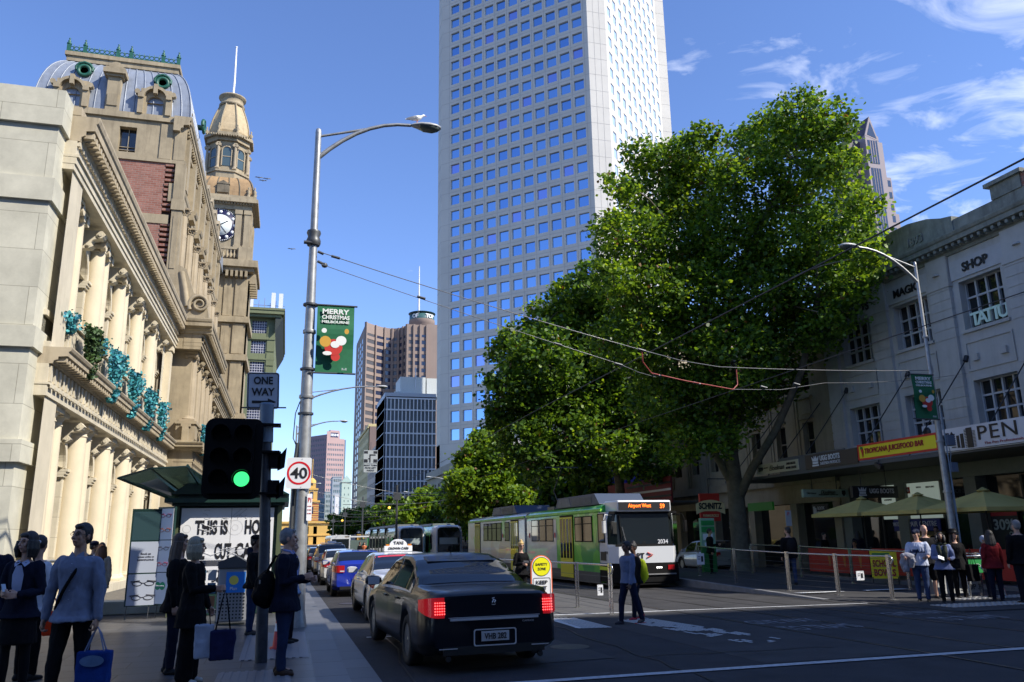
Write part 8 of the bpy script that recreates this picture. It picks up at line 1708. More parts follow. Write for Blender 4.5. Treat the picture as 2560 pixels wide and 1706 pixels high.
# ================================================================ PEOPLE
SK = {'light': mat('skin_light', (.46,.27,.19), .55), 'tan': mat('skin_tan', (.34,.19,.12), .55), 'brown': mat('skin_brown', (.13,.065,.04), .5)}
def cloth(name, col=(.1,.1,.1), rough=.85, bump=.35): return mat('cloth_'+name, col, rough, var=.16, vscale=6, bump=bump, bscale=16, spec=.12)
def ball(mb, c, r, n=10, M=None):
    V = []; 
    for i in range(n+1):
        t = pi*i/n
        for k in range(12):
            a = 2*pi*k/12; p = Vector((r[0]*sin(t)*cos(a), r[1]*sin(t)*sin(a), r[2]*cos(t)))
            if M: p = M@p
            V.append(Vector(c)+p)
    mb.add(V, [(i*12+k, i*12+(k+1)%12, (i+1)*12+(k+1)%12, (i+1)*12+k) for i in range(n) for k in range(12)])
def cap_tube(mb, pts, rad, n=12):
    pts = [Vector(p) for p in pts]; d0 = (pts[0]-pts[1]).normalized(); d1 = (pts[-1]-pts[-2]).normalized()
    P = [pts[0]+d0*rad[0]*.8, pts[0]+d0*rad[0]*.5]+pts+[pts[-1]+d1*rad[-1]*.5, pts[-1]+d1*rad[-1]*.8]; Rr = [rad[0]*.45, rad[0]*.8]+list(rad)+[rad[-1]*.8, rad[-1]*.45]
    mb.tube(P, Rr, n)
def remesh(name, mb, vox, m, parent, wr=0., sm=4, seed=0.):
    o = build(name, mb, m); r = o.modifiers.new('r', 'REMESH'); r.mode = 'VOXEL'; r.voxel_size = vox; r.use_smooth_shade = True
    s = o.modifiers.new('s', 'SMOOTH'); s.factor = .5; s.iterations = sm; bpy.context.view_layer.update(); bake(o)
    me = o.data; me.materials.clear(); me.materials.append(m)
    if wr:
        n = len(me.vertices); co = np.empty(n*3, np.float32); me.vertices.foreach_get('co', co); co = co.reshape(n, 3); no = np.empty(n*3, np.float32); me.vertex_normals.foreach_get('vector', no); no = no.reshape(n, 3)
        d = np.array([mnoise.noise(Vector((p[0]*11+seed, p[1]*11, p[2]*6)))+.5*mnoise.noise(Vector((p[0]*26, p[1]*26+seed, p[2]*15))) for p in co], np.float32)
        co += no*(np.maximum(d, -.25)*wr+wr*.2)[:,None]; me.vertices.foreach_set('co', co.ravel()); me.update()
    me.polygons.foreach_set('use_smooth', [True]*len(me.polygons)); o.parent = parent; return o
def person(label, x, y, z, rz, H=1.75, build_=1., skin='light', top=None, bottom=None, hair=(.015,.012,.010), hairstyle='short', shoes=(.02,.02,.02), armR=None, armL=None, legR=None, legL=None, head=(0,0), lean=0., sleeve='long', hem=.47, bot='trousers', near=False, group=None, grip=.9, coat_open=None, female=False):
    """local: faces -y. limb directions are (outward, forward, up)"""
    o = thing('person', label, 'person', (x, y, z), rz, group=group); s = H/1.75; vox = .0065 if near else .013
    D = lambda v, sd: Vector((v[0]*sd, -v[1], v[2])).normalized()
    arm0 = ((.16,.02,-1), (.06,.18,-1)); armR = armR or arm0; armL = armL or arm0; leg0 = ((.03,.0,-1), (.0,.0,-1)); legR = legR or leg0; legL = legL or leg0
    ln = Vector((0, -sin(lean), cos(lean))); hip = Vector((0,0,.93*s)); bw = build_; sw = .175*s*bw*(.93 if female else 1)
    def tp(h): return hip+ln*(h-.93)*s      # point on the spine at standing height h (metres at 1.75)
    rings = [(.86,.13,.10),(.93,.165,.118),(1.02,.150,.108),(1.12,.142,.104),(1.24,.160,.115),(1.34,.172,.118),(1.40,.172,.100),(1.445,.12,.08),(1.475,.062,.060)]
    if female: rings = [(.86,.13,.10),(.93,.170,.120),(1.02,.148,.105),(1.10,.125,.092),(1.22,.142,.112),(1.31,.150,.118),(1.38,.155,.092),(1.43,.10,.07),(1.46,.052,.052)]
    def torso(mb, grow=0., z0=None, z1=None, extra=()):
        R_ = [r for r in rings if (z0 is None or r[0] >= z0) and (z1 is None or r[0] <= z1)]; R_ = list(extra)+R_; V = []
        for (h, rx, ry) in R_:
            c = tp(h)
            for k in range(20):
                a = 2*pi*k/20; V.append(c+Vector(((rx*bw+grow)*s*cos(a), (ry*(.6+.4*bw)+grow)*s*sin(a), 0)))
        n = len(R_); mb.add(V, [(i*20+k, i*20+(k+1)%20, (i+1)*20+(k+1)%20, (i+1)*20+k) for i in range(n-1) for k in range(20)]+[tuple(range(20))[::-1], tuple(range((n-1)*20, n*20))])
    sho = {}; 
    for sd, A, nm in ((-1, armR, 'R'), (1, armL, 'L')):
        S0 = tp(1.385)+Vector((sd*sw, 0, 0)); E_ = S0+D(A[0], sd)*.285*s; Wr = E_+D(A[1], sd)*.255*s; sho[nm] = (S0, E_, Wr, D(A[1], sd), sd)
    lg = {}
    for sd, A, nm in ((-1, legR, 'R'), (1, legL, 'L')):
        H0 = hip+Vector((sd*.088*s, 0, -.02)); K = H0+D(A[0], sd)*.42*s; F = K+D(A[1], sd)*.42*s; lg[nm] = (H0, K, F, sd, A)
    zmin = min(lg['R'][2].z, lg['L'][2].z)-.075*s
    o.location.z = z-zmin
    hc = tp(1.645)+Vector((0,-.012,0)); M = Matrix.Rotation(head[0], 3, 'Z')@Matrix.Rotation(head[1], 3, 'X'); hp = lambda v: hc+M@(Vector(v)*s)
    b = MB(); torso(b); cap_tube(b, [tp(1.43), tp(1.50), hc+Vector((0,.012,-.08))*s], [.066*s*(.85 if female else 1), .056*s*(.88 if female else 1), .054*s])
    ball(b, hp((0,.012,.022)), (.074*s,.094*s,.098*s), 12, M); ball(b, hp((0,-.016,-.048)), (.056*s,.070*s,.070*s), 10, M); ball(b, hp((0,-.050,-.088)), (.026*s,.026*s,.022*s), 8, M)
    b.tube([hp((0,-.086,.022)), hp((0,-.112,-.028)), hp((0,-.088,-.036))], [.008*s,.015*s,.008*s], 8); ball(b, hp((0,-.082,-.058)), (.024*s,.014*s,.010*s), 8, M); ball(b, hp((0,-.078,.032)), (.050*s,.014*s,.010*s), 8, M)
    for sd in (-1, 1): ball(b, hp((sd*.076,.014,-.008)), (.011*s,.020*s,.032*s), 8, M); ball(b, hp((sd*.036,-.066,-.025)), (.022*s,.018*s,.022*s), 8, M)
    for nm in 'RL':
        S0, E_, Wr, d, sd = sho[nm]; cap_tube(b, [S0, S0.lerp(E_, .4), E_, E_.lerp(Wr, .35), Wr], [.050*s*bw,.046*s*bw,.037*s,.036*s,.026*s])
        # hand: palm with five curled fingers
        side = Vector((0,-1,0)) if abs(d.y) < .7 else Vector((1,0,0))*-sd
        pn = Vector((-sd,0,0)); pn = (pn-d*pn.dot(d)).normalized() if abs(d.x) < .9 else Vector((0,0,-1)); wd = d.cross(pn).normalized()
        if wd.y > 0: wd = -wd      # thumb side points forward
        pm = Wr+d*.05*s
        for t in (-1.5,-.5,.5,1.5): cap_tube(b, [Wr+wd*.010*t*s, Wr+d*.08*s+wd*.0185*t*s], [.016*s,.0125*s], 8)
        for i, (t, L_) in enumerate(((1.5,.070),(.5,.078),(-.5,.073),(-1.5,.058))):
            p0 = Wr+d*.085*s+wd*.0195*t*s; g = grip; p1 = p0+(d*cos(g*.6)+pn*sin(g*.6))*L_*.45*s; p2 = p1+(d*cos(g*1.5)+pn*sin(g*1.5))*L_*.32*s; p3 = p2+(d*cos(g*2.3)+pn*sin(g*2.3))*L_*.25*s; cap_tube(b, [p0, p1, p2, p3], [.0095*s,.0088*s,.0082*s,.007*s], 8)
        q0 = Wr+d*.03*s+wd*.03*s; q1 = q0+(d*.7+wd*.55+pn*.35).normalized()*.035*s; q2 = q1+(d*.85+pn*.6).normalized()*.03*s; cap_tube(b, [q0, q1, q2], [.0135*s,.011*s,.009*s], 8)
        H0, K, F, sd2, A = lg[nm]; cap_tube(b, [H0, H0.lerp(K, .4), K, K.lerp(F, .3), F], [.082*s*bw,.074*s*bw,.052*s,.054*s,.036*s]); cap_tube(b, [F+Vector((0,.02,-.03))*s, F+Vector((sd2*.01,-.12,-.05))*s], [.035*s,.028*s])
    bo = remesh('body', b, vox, SK[skin], o, sm=3)
    bot_c = bottom if not isinstance(bottom, tuple) else cloth('%02d%02d%02d' % tuple(int(99*c) for c in bottom), bottom)
    if bot in ('trousers', 'shorts', 'wide'):
        t = MB(); torso(t, .004, .86, .94, ((.80,.10,.09),))
        for nm in 'RL':
            H0, K, F, sd, A = lg[nm]; e = {'trousers': (.062,.055,.050), 'shorts': (.085,0,0), 'wide': (.085,.095,.105)}[bot]
            if bot == 'shorts': cap_tube(t, [H0, H0.lerp(K, .5), K], [.095*s*bw,.09*s*bw,.085*s])
            else: cap_tube(t, [H0, H0.lerp(K, .45), K, K.lerp(F, .4), F+(F-K).normalized()*-.01], [.094*s*bw,.082*s*bw,e[0]*s+.006,e[1]*s+.006,e[2]*s])
        remesh('trousers' if bot != 'shorts' else 'shorts', t, vox*1.15, bot_c, o, .012, seed=x)
    elif bot == 'skirt':
        t = MB(); torso(t, .006, .93, 1.0, ((.56,.21,.17),(.70,.20,.16),(.84,.185,.14))); remesh('skirt', t, vox*1.15, bot_c, o, .012)
        t = MB()
        for nm in 'RL': H0, K, F, sd, A = lg[nm]; cap_tube(t, [H0, H0.lerp(K, .45), K, K.lerp(F, .35), F], [.086*s,.074*s,.053*s,.056*s,.038*s])
        remesh('tights', t, vox, cloth('tights', (.006,.006,.008), .6, 0), o)
    top_c = top if not isinstance(top, tuple) else cloth('%02d%02d%02d' % tuple(int(99*c) for c in top), top)
    t = MB(); lowr = hem*H/s
    if lowr < .86: ex = ((lowr,.215 if female else .20,.165),(lowr+.5*(.90-lowr),.20,.15),(.88,.19,.135))
    else: ex = ((lowr,.178,.13),)
    torso(t, .020, max(lowr+.03, .90), 1.447, ex)
    for nm in 'RL':
        S0, E_, Wr, d, sd = sho[nm]
        if sleeve == 'long': cap_tube(t, [S0+Vector((-sd*.02,0,0)), S0.lerp(E_, .4), E_, E_.lerp(Wr, .4), Wr-d*.01], [.070*s*bw,.064*s*bw,.053*s,.049*s,.038*s])
        else: cap_tube(t, [S0+Vector((-sd*.02,0,0)), S0.lerp(E_, .5), S0.lerp(E_, .8)], [.070*s*bw,.066*s*bw,.066*s])
    remesh('top' if lowr > .8 else 'coat', t, vox*1.1, top_c, o, .016, seed=y)
    hm = mat('hair_%02d%02d' % (int(hair[0]*99), int(hair[2]*99)), hair, .5, var=.25, vscale=60, bump=.4, bscale=120)
    if hairstyle:
        t = MB(); ball(t, hp((0,.026,.036)), (.084*s,.098*s,.100*s), 12, M)
        if hairstyle in ('short', 'thin'): ball(t, hp((0,.055,-.01)), (.076*s,.066*s,.075*s), 10, M); ball(t, hp((0,-.052,.088)), (.052*s,.03*s,.028*s), 8, M)
        elif hairstyle == 'long':
            for k in range(9):
                a = radians(-100+25*k); q = Vector((sin(a)*.085, cos(a)*.088, .02)); w_ = .030
                t.tube([hp(q), hp((q.x*1.12, q.y*1.08+.01, -.10)), hp((q.x*1.25+.01*sin(k*3), q.y*1.05+.02, -.22)), hp((q.x*1.15, q.y*1.0+.03, -.31+.02*sin(k*5)))], [w_*s,.034*s,.036*s,.014*s], 8)
            ball(t, hp((0,-.050,.085)), (.058*s,.030*s,.030*s), 8, M)
        elif hairstyle == 'bob':
            for k in range(11):
                a = radians(-115+23*k); q = Vector((sin(a)*.088, cos(a)*.090, .02)); t.tube([hp(q), hp((q.x*1.14, q.y*1.1, -.07)), hp((q.x*1.06, q.y*1.05, -.165))], [.032*s,.036*s,.014*s], 8)
            ball(t, hp((0,-.056,.080)), (.062*s,.028*s,.030*s), 8, M)
        elif hairstyle == 'bun': ball(t, hp((0,.02,.135)), (.045*s,.045*s,.042*s), 8, M); ball(t, hp((0,-.06,.078)), (.064*s,.026*s,.03*s), 8, M)
        elif hairstyle == 'ponytail': t.tube([hp((0,.10,.05)), hp((0,.16,.02)), hp((0,.16,-.10)), hp((0,.13,-.22))], [.02*s,.034*s,.032*s,.01*s], 8); ball(t, hp((0,-.05,.085)), (.055*s,.03*s,.028*s), 8, M)
        remesh('hair', t, vox*1.1, hm, o, .006, 1, seed=x*3)
    sh_ = MB()
    for nm in 'RL':
        H0, K, F, sd, A = lg[nm]; bend = D(A[1], sd); fw = Vector((0,-1,0)); tilt = max(0, bend.y)*.9
        q = lambda v: F+Vector((v[0]*s, v[1]*s*cos(tilt)-v[2]*s*sin(tilt)*-1, v[2]*s*cos(tilt)+v[1]*s*sin(tilt)))
        cap_tube(sh_, [q((0,.045,-.045)), q((sd*.005,-.05,-.047)), q((sd*.012,-.145,-.055))], [.040*s,.043*s,.030*s], 10); ball(sh_, q((0,.01,-.015)), (.044*s,.055*s,.04*s), 8)
    remesh('shoes', sh_, vox*1.1, cloth('shoe%02d%02d' % (int(shoes[0]*99), int(shoes[2]*99)), shoes, .5, 0), o, sm=2)
    if near:
        ey = MB()
        for sd in (-1, 1): ball(ey, hp((sd*.030,-.0805,.010)), (.012*s,.006*s,.006*s), 6, M)
        build('eye', ey, mat('eye_dark', (.02,.015,.012), .2), bo); ey = MB()
        for sd in (-1, 1): ey.tube([hp((sd*.014,-.088,.030)), hp((sd*.032,-.088,.036)), hp((sd*.050,-.076,.029))], [.0035*s,.0045*s,.003*s], 6)
        build('eyebrow', ey, hm, bo); ey = MB(); ey.tube([hp((-.022,-.090,-.060)), hp((0,-.097,-.058)), hp((.022,-.090,-.060))], [.003*s,.0055*s,.003*s], 6); build('lips', ey, mat('lips', (.30,.10,.08), .5), bo)
    o['_'] = 0; del o['_']
    def L2(v): return Vector(v)
    return o, dict(tp=tp, hp=hp, sho=sho, lg=lg, M=M, s=s, vox=vox)
def strap(o, I, pts, w, m, nm='strap'):
    mb = MB(); P = [Vector(p) for p in pts]
    for i in range(len(P)-1):
        mb.tube([P[i], P[i+1]], w, 6)
    return remesh(nm, mb, max(.008, w*.5), m, o, sm=2)
def loopstrap(o, I, sd, w, m, grow=.03, low=.95):
    """cross body strap over the shoulder on side sd down to the opposite hip, all the way round"""
    tp, s = I['tp'], I['s']; P = []
    for k in range(25):
        a = 2*pi*k/24; h = 1.18+.27*cos(a); xx = sd*(.10*cos(a)-.02)
        half = .118+grow; zt = tp(h); P.append(zt+Vector((xx*1.35*s, -half*s*sin(a)*(1 if h < 1.40 else .8), 0)))
    mb = MB(); 
    for i in range(24): 
        a, b = P[i], P[i+1]; mb.tube([a, b], w, 6)
    return remesh('strap', mb, .009, m, o, sm=2)
def bag(name, label, P, w, h, d, m, rz=0., handles=None, hand=None, cat='bag', hm=None, taper=.9, group=None, slump=.012):
    o = thing(name, label, cat, P, rz, group=group); mb = MB(); w2 = w*taper
    V = [(-w2/2,-d/2,0),(w2/2,-d/2,0),(w2/2,d/2,0),(-w2/2,d/2,0),(-w/2,-d*.35,h),(w/2,-d*.35,h),(w/2,d*.35,h),(-w/2,d*.35,h)]
    mb.add(V, [(0,3,2,1),(4,5,6,7),(0,1,5,4),(1,2,6,5),(2,3,7,6),(3,0,4,7)]); remesh('pouch', mb, .011, m, o, slump, 5, seed=P[0])
    if handles:
        hb = MB(); 
        for sy in (-1, 1): hb.tube([(-w*.28, sy*d*.25, h), (-w*.10, sy*d*.1, h+handles*.75), (0, 0, h+handles), (w*.10, sy*d*.1, h+handles*.75), (w*.28, sy*d*.25, h)], .007, 6)
        build('handle', hb, hm or m, o)
    return o
def world(o, v): 
    bpy.context.view_layer.update(); return o.matrix_world@Vector(v)
c_navy = cloth('navy', (.008,.010,.022)); c_black = cloth('black', (.006,.006,.007)); c_jean = cloth('jeans', (.020,.032,.075)); c_white = cloth('white', (.55,.56,.60)); c_shirt = cloth('blue_shirt', (.155,.18,.25), .8, .5)
HANG = ((.18,.03,-1),(.06,.20,-1)); STAND = None
F_ = fz
# man with the tote
man, I = person('man in a blue button shirt, glasses and black trousers walking with a blue tote bag', -2.12, 9.8, F_(9.8), radians(-14), 1.87, 1.0, 'tan', c_shirt, c_black, hairstyle='short', armR=((.24,.0,-1),(.10,.10,-1)), armL=((.22,.02,-1),(.05,.12,-1)), legR=((.04,.16,-1),(.03,.02,-1)), legL=((.05,-.08,-1),(.0,-.18,-1)), head=(radians(-14), radians(-6)), near=True, hem=.475, grip=1.0)
loopstrap(man, I, 1, .020, c_black)
gm = MB(); hp = I['hp']
for sd in (-1, 1): gm.tube([hp((sd*.031+.022*cos(2*pi*k/10), -.094, .008+.015*sin(2*pi*k/10))) for k in range(11)], .0022, 5); gm.tube([hp((sd*.053,-.09,.012)), hp((sd*.078,.0,.008))], .0022, 5)
gm.tube([hp((-.01,-.097,.012)), hp((.01,-.097,.012))], .002, 5); build('glasses', gm, m_blk, man)
tp = I['tp']
for sd in (-1, 1): cl = MB(); cl.add([tp(1.475)+Vector((sd*.008,-.085,-.02)), tp(1.485)+Vector((sd*.062,-.045,.012)), tp(1.45)+Vector((sd*.085,-.075,-.01)), tp(1.43)+Vector((sd*.045,-.115,-.015))], [(0,1,2,3)]); build('collar', cl, c_shirt, man)
for k in range(6): bt = MB(); p = tp(1.38-.085*k)+Vector((.0,-.155+.004*k,0)); bt.lathe([(.006,-.002),(.006,.002)], 8, p); build('button', bt, mat('button', (.4,.45,.55), .4), man)
w_ = world(man, I['sho']['L'][2]+I['sho']['L'][3]*.085)
bag('tote_bag', 'bright blue tote bag with an oval print held by the man in blue', (w_.x+.02, w_.y, w_.z-.60), .34, .36, .15, cloth('tote_blue', (.008,.035,.17)), radians(-8), .235, hm=cloth('tote_handle', (.16,.20,.30)))
tb = [o for o in bpy.data.objects if o.name == 'tote_bag'][0]; mb = MB(); 
P = [(.12*cos(2*pi*k/20), .27+.055*sin(2*pi*k/20)) for k in range(20)]; mb.add([(p[0], -.083+(p[1]-.27)*.10, p[1]) for p in P], [tuple(range(20))]); build('print', mb, cloth('print_grey', (.10,.16,.26)), tb)
# woman in dark cardigan
wm, I = person('young woman in a dark cardigan over a white collared blouse, black skirt and tights', -2.90, 10.8, F_(10.8), radians(-10), 1.80, .95, 'light', c_navy, c_black, hairstyle='bob', bot='skirt', female=True, armR=((.20,.10,-1),(-.45,.85,.05)), armL=((.20,.10,-1),(-.55,.85,-.05)), legR=((.02,.06,-1),(.0,.0,-1)), legL=((.02,-.04,-1),(.0,-.08,-1)), head=(radians(-22), radians(-2)), near=True, hem=.48)
tp, s = I['tp'], I['s']; mb = MB(); V = []
for h, w in ((1.40,.03),(1.30,.062),(1.18,.055),(1.05,.03)):
    c = tp(h); ry = .142 if h > 1.15 else .125; V += [c+Vector((-w,-ry*s,0)), c+Vector((0,-(ry+.012)*s,0)), c+Vector((w,-ry*s,0))]
mb.add(V, [(i*3+j, i*3+j+1, i*3+j+4, i*3+j+3) for i in range(3) for j in range(2)], 0, True)
for sd in (-1, 1): mb.add([tp(1.43)+Vector((sd*.004,-.112,0)), tp(1.455)+Vector((sd*.05,-.055,.01)), tp(1.425)+Vector((sd*.085,-.08,0)), tp(1.385)+Vector((sd*.055,-.135,0))], [(0,1,2,3)])
build('blouse', mb, cloth('blouse', (.34,.38,.52)), wm)
p = I['sho']['R'][2]+I['sho']['R'][3]*.08; ph = thing('phone', 'small pale phone in the hands of the woman in the dark cardigan', 'phone', world(wm, p+Vector((.02,-.02,.05)))); mb = MB(); mb.rbox((0,0,0), (.05,.01,.09), rz=.9, rx=-.4); build('case', mb, mat('phone_pale', (.35,.42,.5), .3), ph, bevel=.004)
person('person in a dark jacket at the very left edge, cut off by the frame', -3.42, 11.2, F_(11.2), radians(15), 1.88, 1.1, 'light', c_navy, c_black, hairstyle='short', near=False)
p4, I = person('girl with a long dark ponytail and pale scrunchie, behind the woman in the cardigan', -3.08, 12.0, F_(12), radians(150), 1.75, .95, 'light', c_white, c_black, hairstyle='ponytail', female=True, head=(radians(20),0))
mb = MB(); mb.lathe([(.03,-.025),(.052,-.012),(.055,.012),(.03,.025)], 12, I['hp']((0,.13,.04))); build('scrunchie', mb, c_white, p4)
rb_ = bag('shopping_bag', 'small orange red bag just left of the hip of the man in the blue shirt', (-2.46, 10.4, .70), .17, .26, .07, cloth('orange_red', (.60,.045,.01)), .1, .15)
# two women facing right
w1, I = person('woman with long wavy brown hair in black, facing right beside the blonde woman', -1.36, 11.9, F_(11.9), radians(80), 1.75, .98, 'light', c_black, cloth('dark_jeans', (.010,.014,.03)), hair=(.055,.030,.016), hairstyle='long', female=True, head=(radians(4), 0), near=True, hem=.44, legR=((.02,.05,-1),(.0,.0,-1)), legL=((.02,-.06,-1),(.0,-.12,-1)))
w2, I = person('woman with straight grey blonde hair in a long black coat, facing right', -1.08, 11.1, F_(11.1), radians(78), 1.71, 1.06, 'light', c_black, c_black, hair=(.25,.22,.15), hairstyle='bob', female=True, bot='wide', hem=.38, head=(radians(12), 0), near=True, shoes=(.5,.5,.48), armR=((.10,.30,-1),(.02,1,.08)), armL=((.1,.1,-1),(.05,.5,-.9)))
w_ = world(w2, I['sho']['R'][2]+I['sho']['R'][3]*.08)
bag('paper_bag', 'white paper carrier bag held by the blonde woman', (w_.x-.16, w_.y-.02, w_.z-.80), .22, .38, .12, cloth('white_paper', (.30,.33,.40), .7, .1), radians(5), .42, hm=c_black)
bag('tote_bag', 'navy cloth bag hanging from the outstretched hand of the blonde woman', (w_.x+.05, w_.y-.02, w_.z-.83), .30, .34, .12, cloth('bag_navy', (.012,.014,.05)), radians(10), .46, hm=c_black)
# man with cap by the bin
mc, I = person('man in a dark cap, black hooded jacket and blue jeans beside the litter bin', -.50, 15.55, F_(15.5), radians(70), 1.68, 1.05, 'brown', c_black, c_jean, hairstyle='short', head=(radians(-10),0), armR=((.15,.1,-1),(.05,.35,-1)), near=True, shoes=(.03,.03,.03), legL=((.05,-.1,-1),(.02,-.1,-1)))
hp = I['hp']; mb = MB(); ball(mb, hp((0,.02,.075)), (.092,.105,.06), 10, I['M']); mb.add([hp((-.06,-.07,.07)), hp((.06,-.07,.07)), hp((.05,-.15,.055)), hp((-.05,-.15,.055)), hp((-.06,-.07,.085)), hp((.06,-.07,.085)), hp((.05,-.15,.065)), hp((-.05,-.15,.065))], [(0,3,2,1),(4,5,6,7),(0,1,5,4),(1,2,6,5),(2,3,7,6),(3,0,4,7)]); remesh('cap', mb, .01, c_black, mc)
mb = MB(); mb.tube([I['tp'](1.40)+Vector((-.10,.05,0)), I['tp'](1.47)+Vector((0,.10,.02)), I['tp'](1.40)+Vector((.10,.05,0))], [.05,.07,.05], 8); remesh('hood', mb, .012, c_navy, mc, .01)
# older man
om, I = person('grey haired older man in a navy blazer and jeans beside the signal pole', .04, 11.35, F_(11.3), radians(76), 1.80, 1.14, 'light', c_navy, c_jean, hair=(.15,.15,.155), hairstyle='short', head=(radians(14),0), near=True, shoes=(.05,.03,.02), hem=.43, armR=((.10,.05,-1),(-.20,.95,.25)), armL=((.10,.1,-1),(-.3,.9,.1)), legR=((.03,.04,-1),(.0,-.02,-1)), legL=((.03,-.06,-1),(.0,-.08,-1)))
tp, s = I['tp'], I['s']; mb = MB()
for sd in (-1, 1): mb.tube([tp(1.40)+Vector((sd*.03,-.13,0)), tp(1.47)+Vector((sd*.065,-.05,.01)), tp(1.48)+Vector((sd*.05,.04,.02))], [.012,.018,.014], 6)
mb.add([tp(1.42)+Vector((-.04,-.125,0)), tp(1.42)+Vector((.04,-.125,0)), tp(1.15)+Vector((.03,-.155,0)), tp(1.15)+Vector((-.03,-.155,0))], [(0,1,2,3)]); build('shirt_collar', mb, cloth('shirt_lilac', (.22,.26,.50)), om)
bk_ = thing('shoulder_bag', 'black shoulder bag with buckles on the back of the older man in the blazer', 'bag', world(om, tp(1.02)+Vector((.0,.26,0))), radians(76)); mb = MB(); ball(mb, (0,0,0), (.20,.13,.24), 10); ball(mb, (-.05,.03,-.08), (.15,.13,.13), 8); remesh('pouch', mb, .012, c_black, bk_, .02); mb = MB(); mb.tube([(-.10,-.02,.2),(-.12,-.14,.42),(-.12,-.30,.38),(-.13,-.34,.15)], .018, 6); build('strap', mb, c_black, bk_); mb = MB()
for z_ in (.1,-.05): mb.rbox((-.19,.03,z_), (.012,.02,.05))
build('buckle', mb, m_ss, bk_)
person('person in a pale blue shirt mostly hidden between the older man and the lamp post', .12, 14.2, F_(14.2), radians(70), 1.60, 1.0, 'light', cloth('pale_blue', (.28,.36,.50)), c_navy, hairstyle='short')
# people at the colonnade
a_, I = person('man in a white jacket and backwards dark cap near the colonnade', -4.30, 21.2, F_(21), radians(100), 1.68, 1., 'tan', cloth('cream_white', (.62,.58,.50)), c_jean, hairstyle='short'); mb = MB(); ball(mb, I['hp']((0,.02,.06)), (.092,.105,.075), 10); remesh('cap', mb, .012, c_navy, a_)
a_, I = person('woman with long auburn hair in a pale grey trench coat walking away by the colonnade', -4.02, 20.6, F_(20.6), radians(190), 1.64, 1.02, 'light', cloth('trench', (.42,.38,.32)), c_black, hair=(.12,.055,.025), hairstyle='long', female=True, hem=.40, shoes=(.35,.10,.03), legR=((.02,.12,-1),(0,-.1,-1)), legL=((.02,-.12,-1),(0,-.3,-1))); loopstrap(a_, I, -1, .015, c_black)
# blonde woman with phone on the island
bl_, I = person('woman with blonde topknot and sunglasses looking at her phone behind the safety sign', 6.22, 21.6, gz(21.6), radians(8), 1.63, 1.0, 'light', c_black, c_black, hair=(.50,.34,.13), hairstyle='bun', female=True, armR=((.22,.10,-1),(-.55,.75,.15)), armL=((.22,.10,-1),(-.50,.75,.05)), head=(0, radians(8)), near=True)
mb = MB(); hp = I['hp']
for sd in (-1,1): ball(mb, hp((sd*.031,-.090,.012)), (.024,.008,.018), 8, I['M'])
mb.tube([hp((-.07,-.03,.014)), hp((-.05,-.085,.016)), hp((.05,-.085,.016)), hp((.07,-.03,.014))], .004, 5); build('sunglasses', mb, m_blk, bl_)
p = I['sho']['R'][2]+I['sho']['R'][3]*.09; ph = thing('phone', 'dark phone in the hands of the blonde woman with the topknot', 'phone', world(bl_, p+Vector((.04,0,.03)))); mb = MB(); mb.rbox((0,0,0), (.14,.012,.07), rx=-.7); build('case', mb, m_blk, ph)
# children crossing
by, I = person('boy in a blue grey hoodie, dark jeans and red soled sneakers crossing to the left', 6.72, 15.55, gz(15.5), radians(-72), 1.60, 1.02, 'brown', cloth('hoodie', (.12,.15,.24)), cloth('dark_denim', (.010,.014,.035)), hairstyle='short', armR=((.10,-.18,-1),(.05,.05,-1)), armL=((.12,.22,-1),(.05,.35,-1)), legR=((.02,.32,-1),(0,.10,-1)), legL=((.02,-.28,-1),(0,-.42,-1)), head=(radians(-10),0), near=True, shoes=(.03,.03,.04), hem=.50)
mb = MB(); tp = I['tp']; mb.tube([tp(1.42)+Vector((-.09,.02,0)), tp(1.44)+Vector((-.04,.11,0)), tp(1.44)+Vector((.04,.11,0)), tp(1.42)+Vector((.09,.02,0))], [.04,.06,.06,.04], 8); remesh('hood', mb, .011, MATS['cloth_hoodie'], by, .008)
for nm in 'RL':
    H0, K, F, sd, A = I['lg'][nm]; mb = MB(); mb.rbox(F+Vector((0,-.05,-.085)), (.08,.24,.02)); build('sole', mb, mat('sole_red', (.45,.02,.03), .6), by)
b2_, I = person('darker child with a black top walking just behind the boy in the hoodie', 7.22, 16.35, gz(16.3), radians(-75), 1.56, 1., 'brown', c_black, c_navy, hairstyle='bun', armL=((.12,.2,-1),(.05,.3,-1)), legR=((.02,-.25,-1),(0,-.4,-1)), legL=((.02,.28,-1),(0,.08,-1)), shoes=(.35,.03,.05))
bp_ = thing('backpack', 'lime yellow backpack on the child behind the boy in the hoodie', 'backpack', world(b2_, I['tp'](1.10)+Vector((0,.21,0))), radians(-75)); mb = MB(); ball(mb, (0,0,0), (.15,.10,.26), 10); ball(mb, (0,.06,-.08), (.11,.07,.12), 8); remesh('pouch', mb, .012, cloth('lime', (.50,.60,.02), .6), bp_, .01)
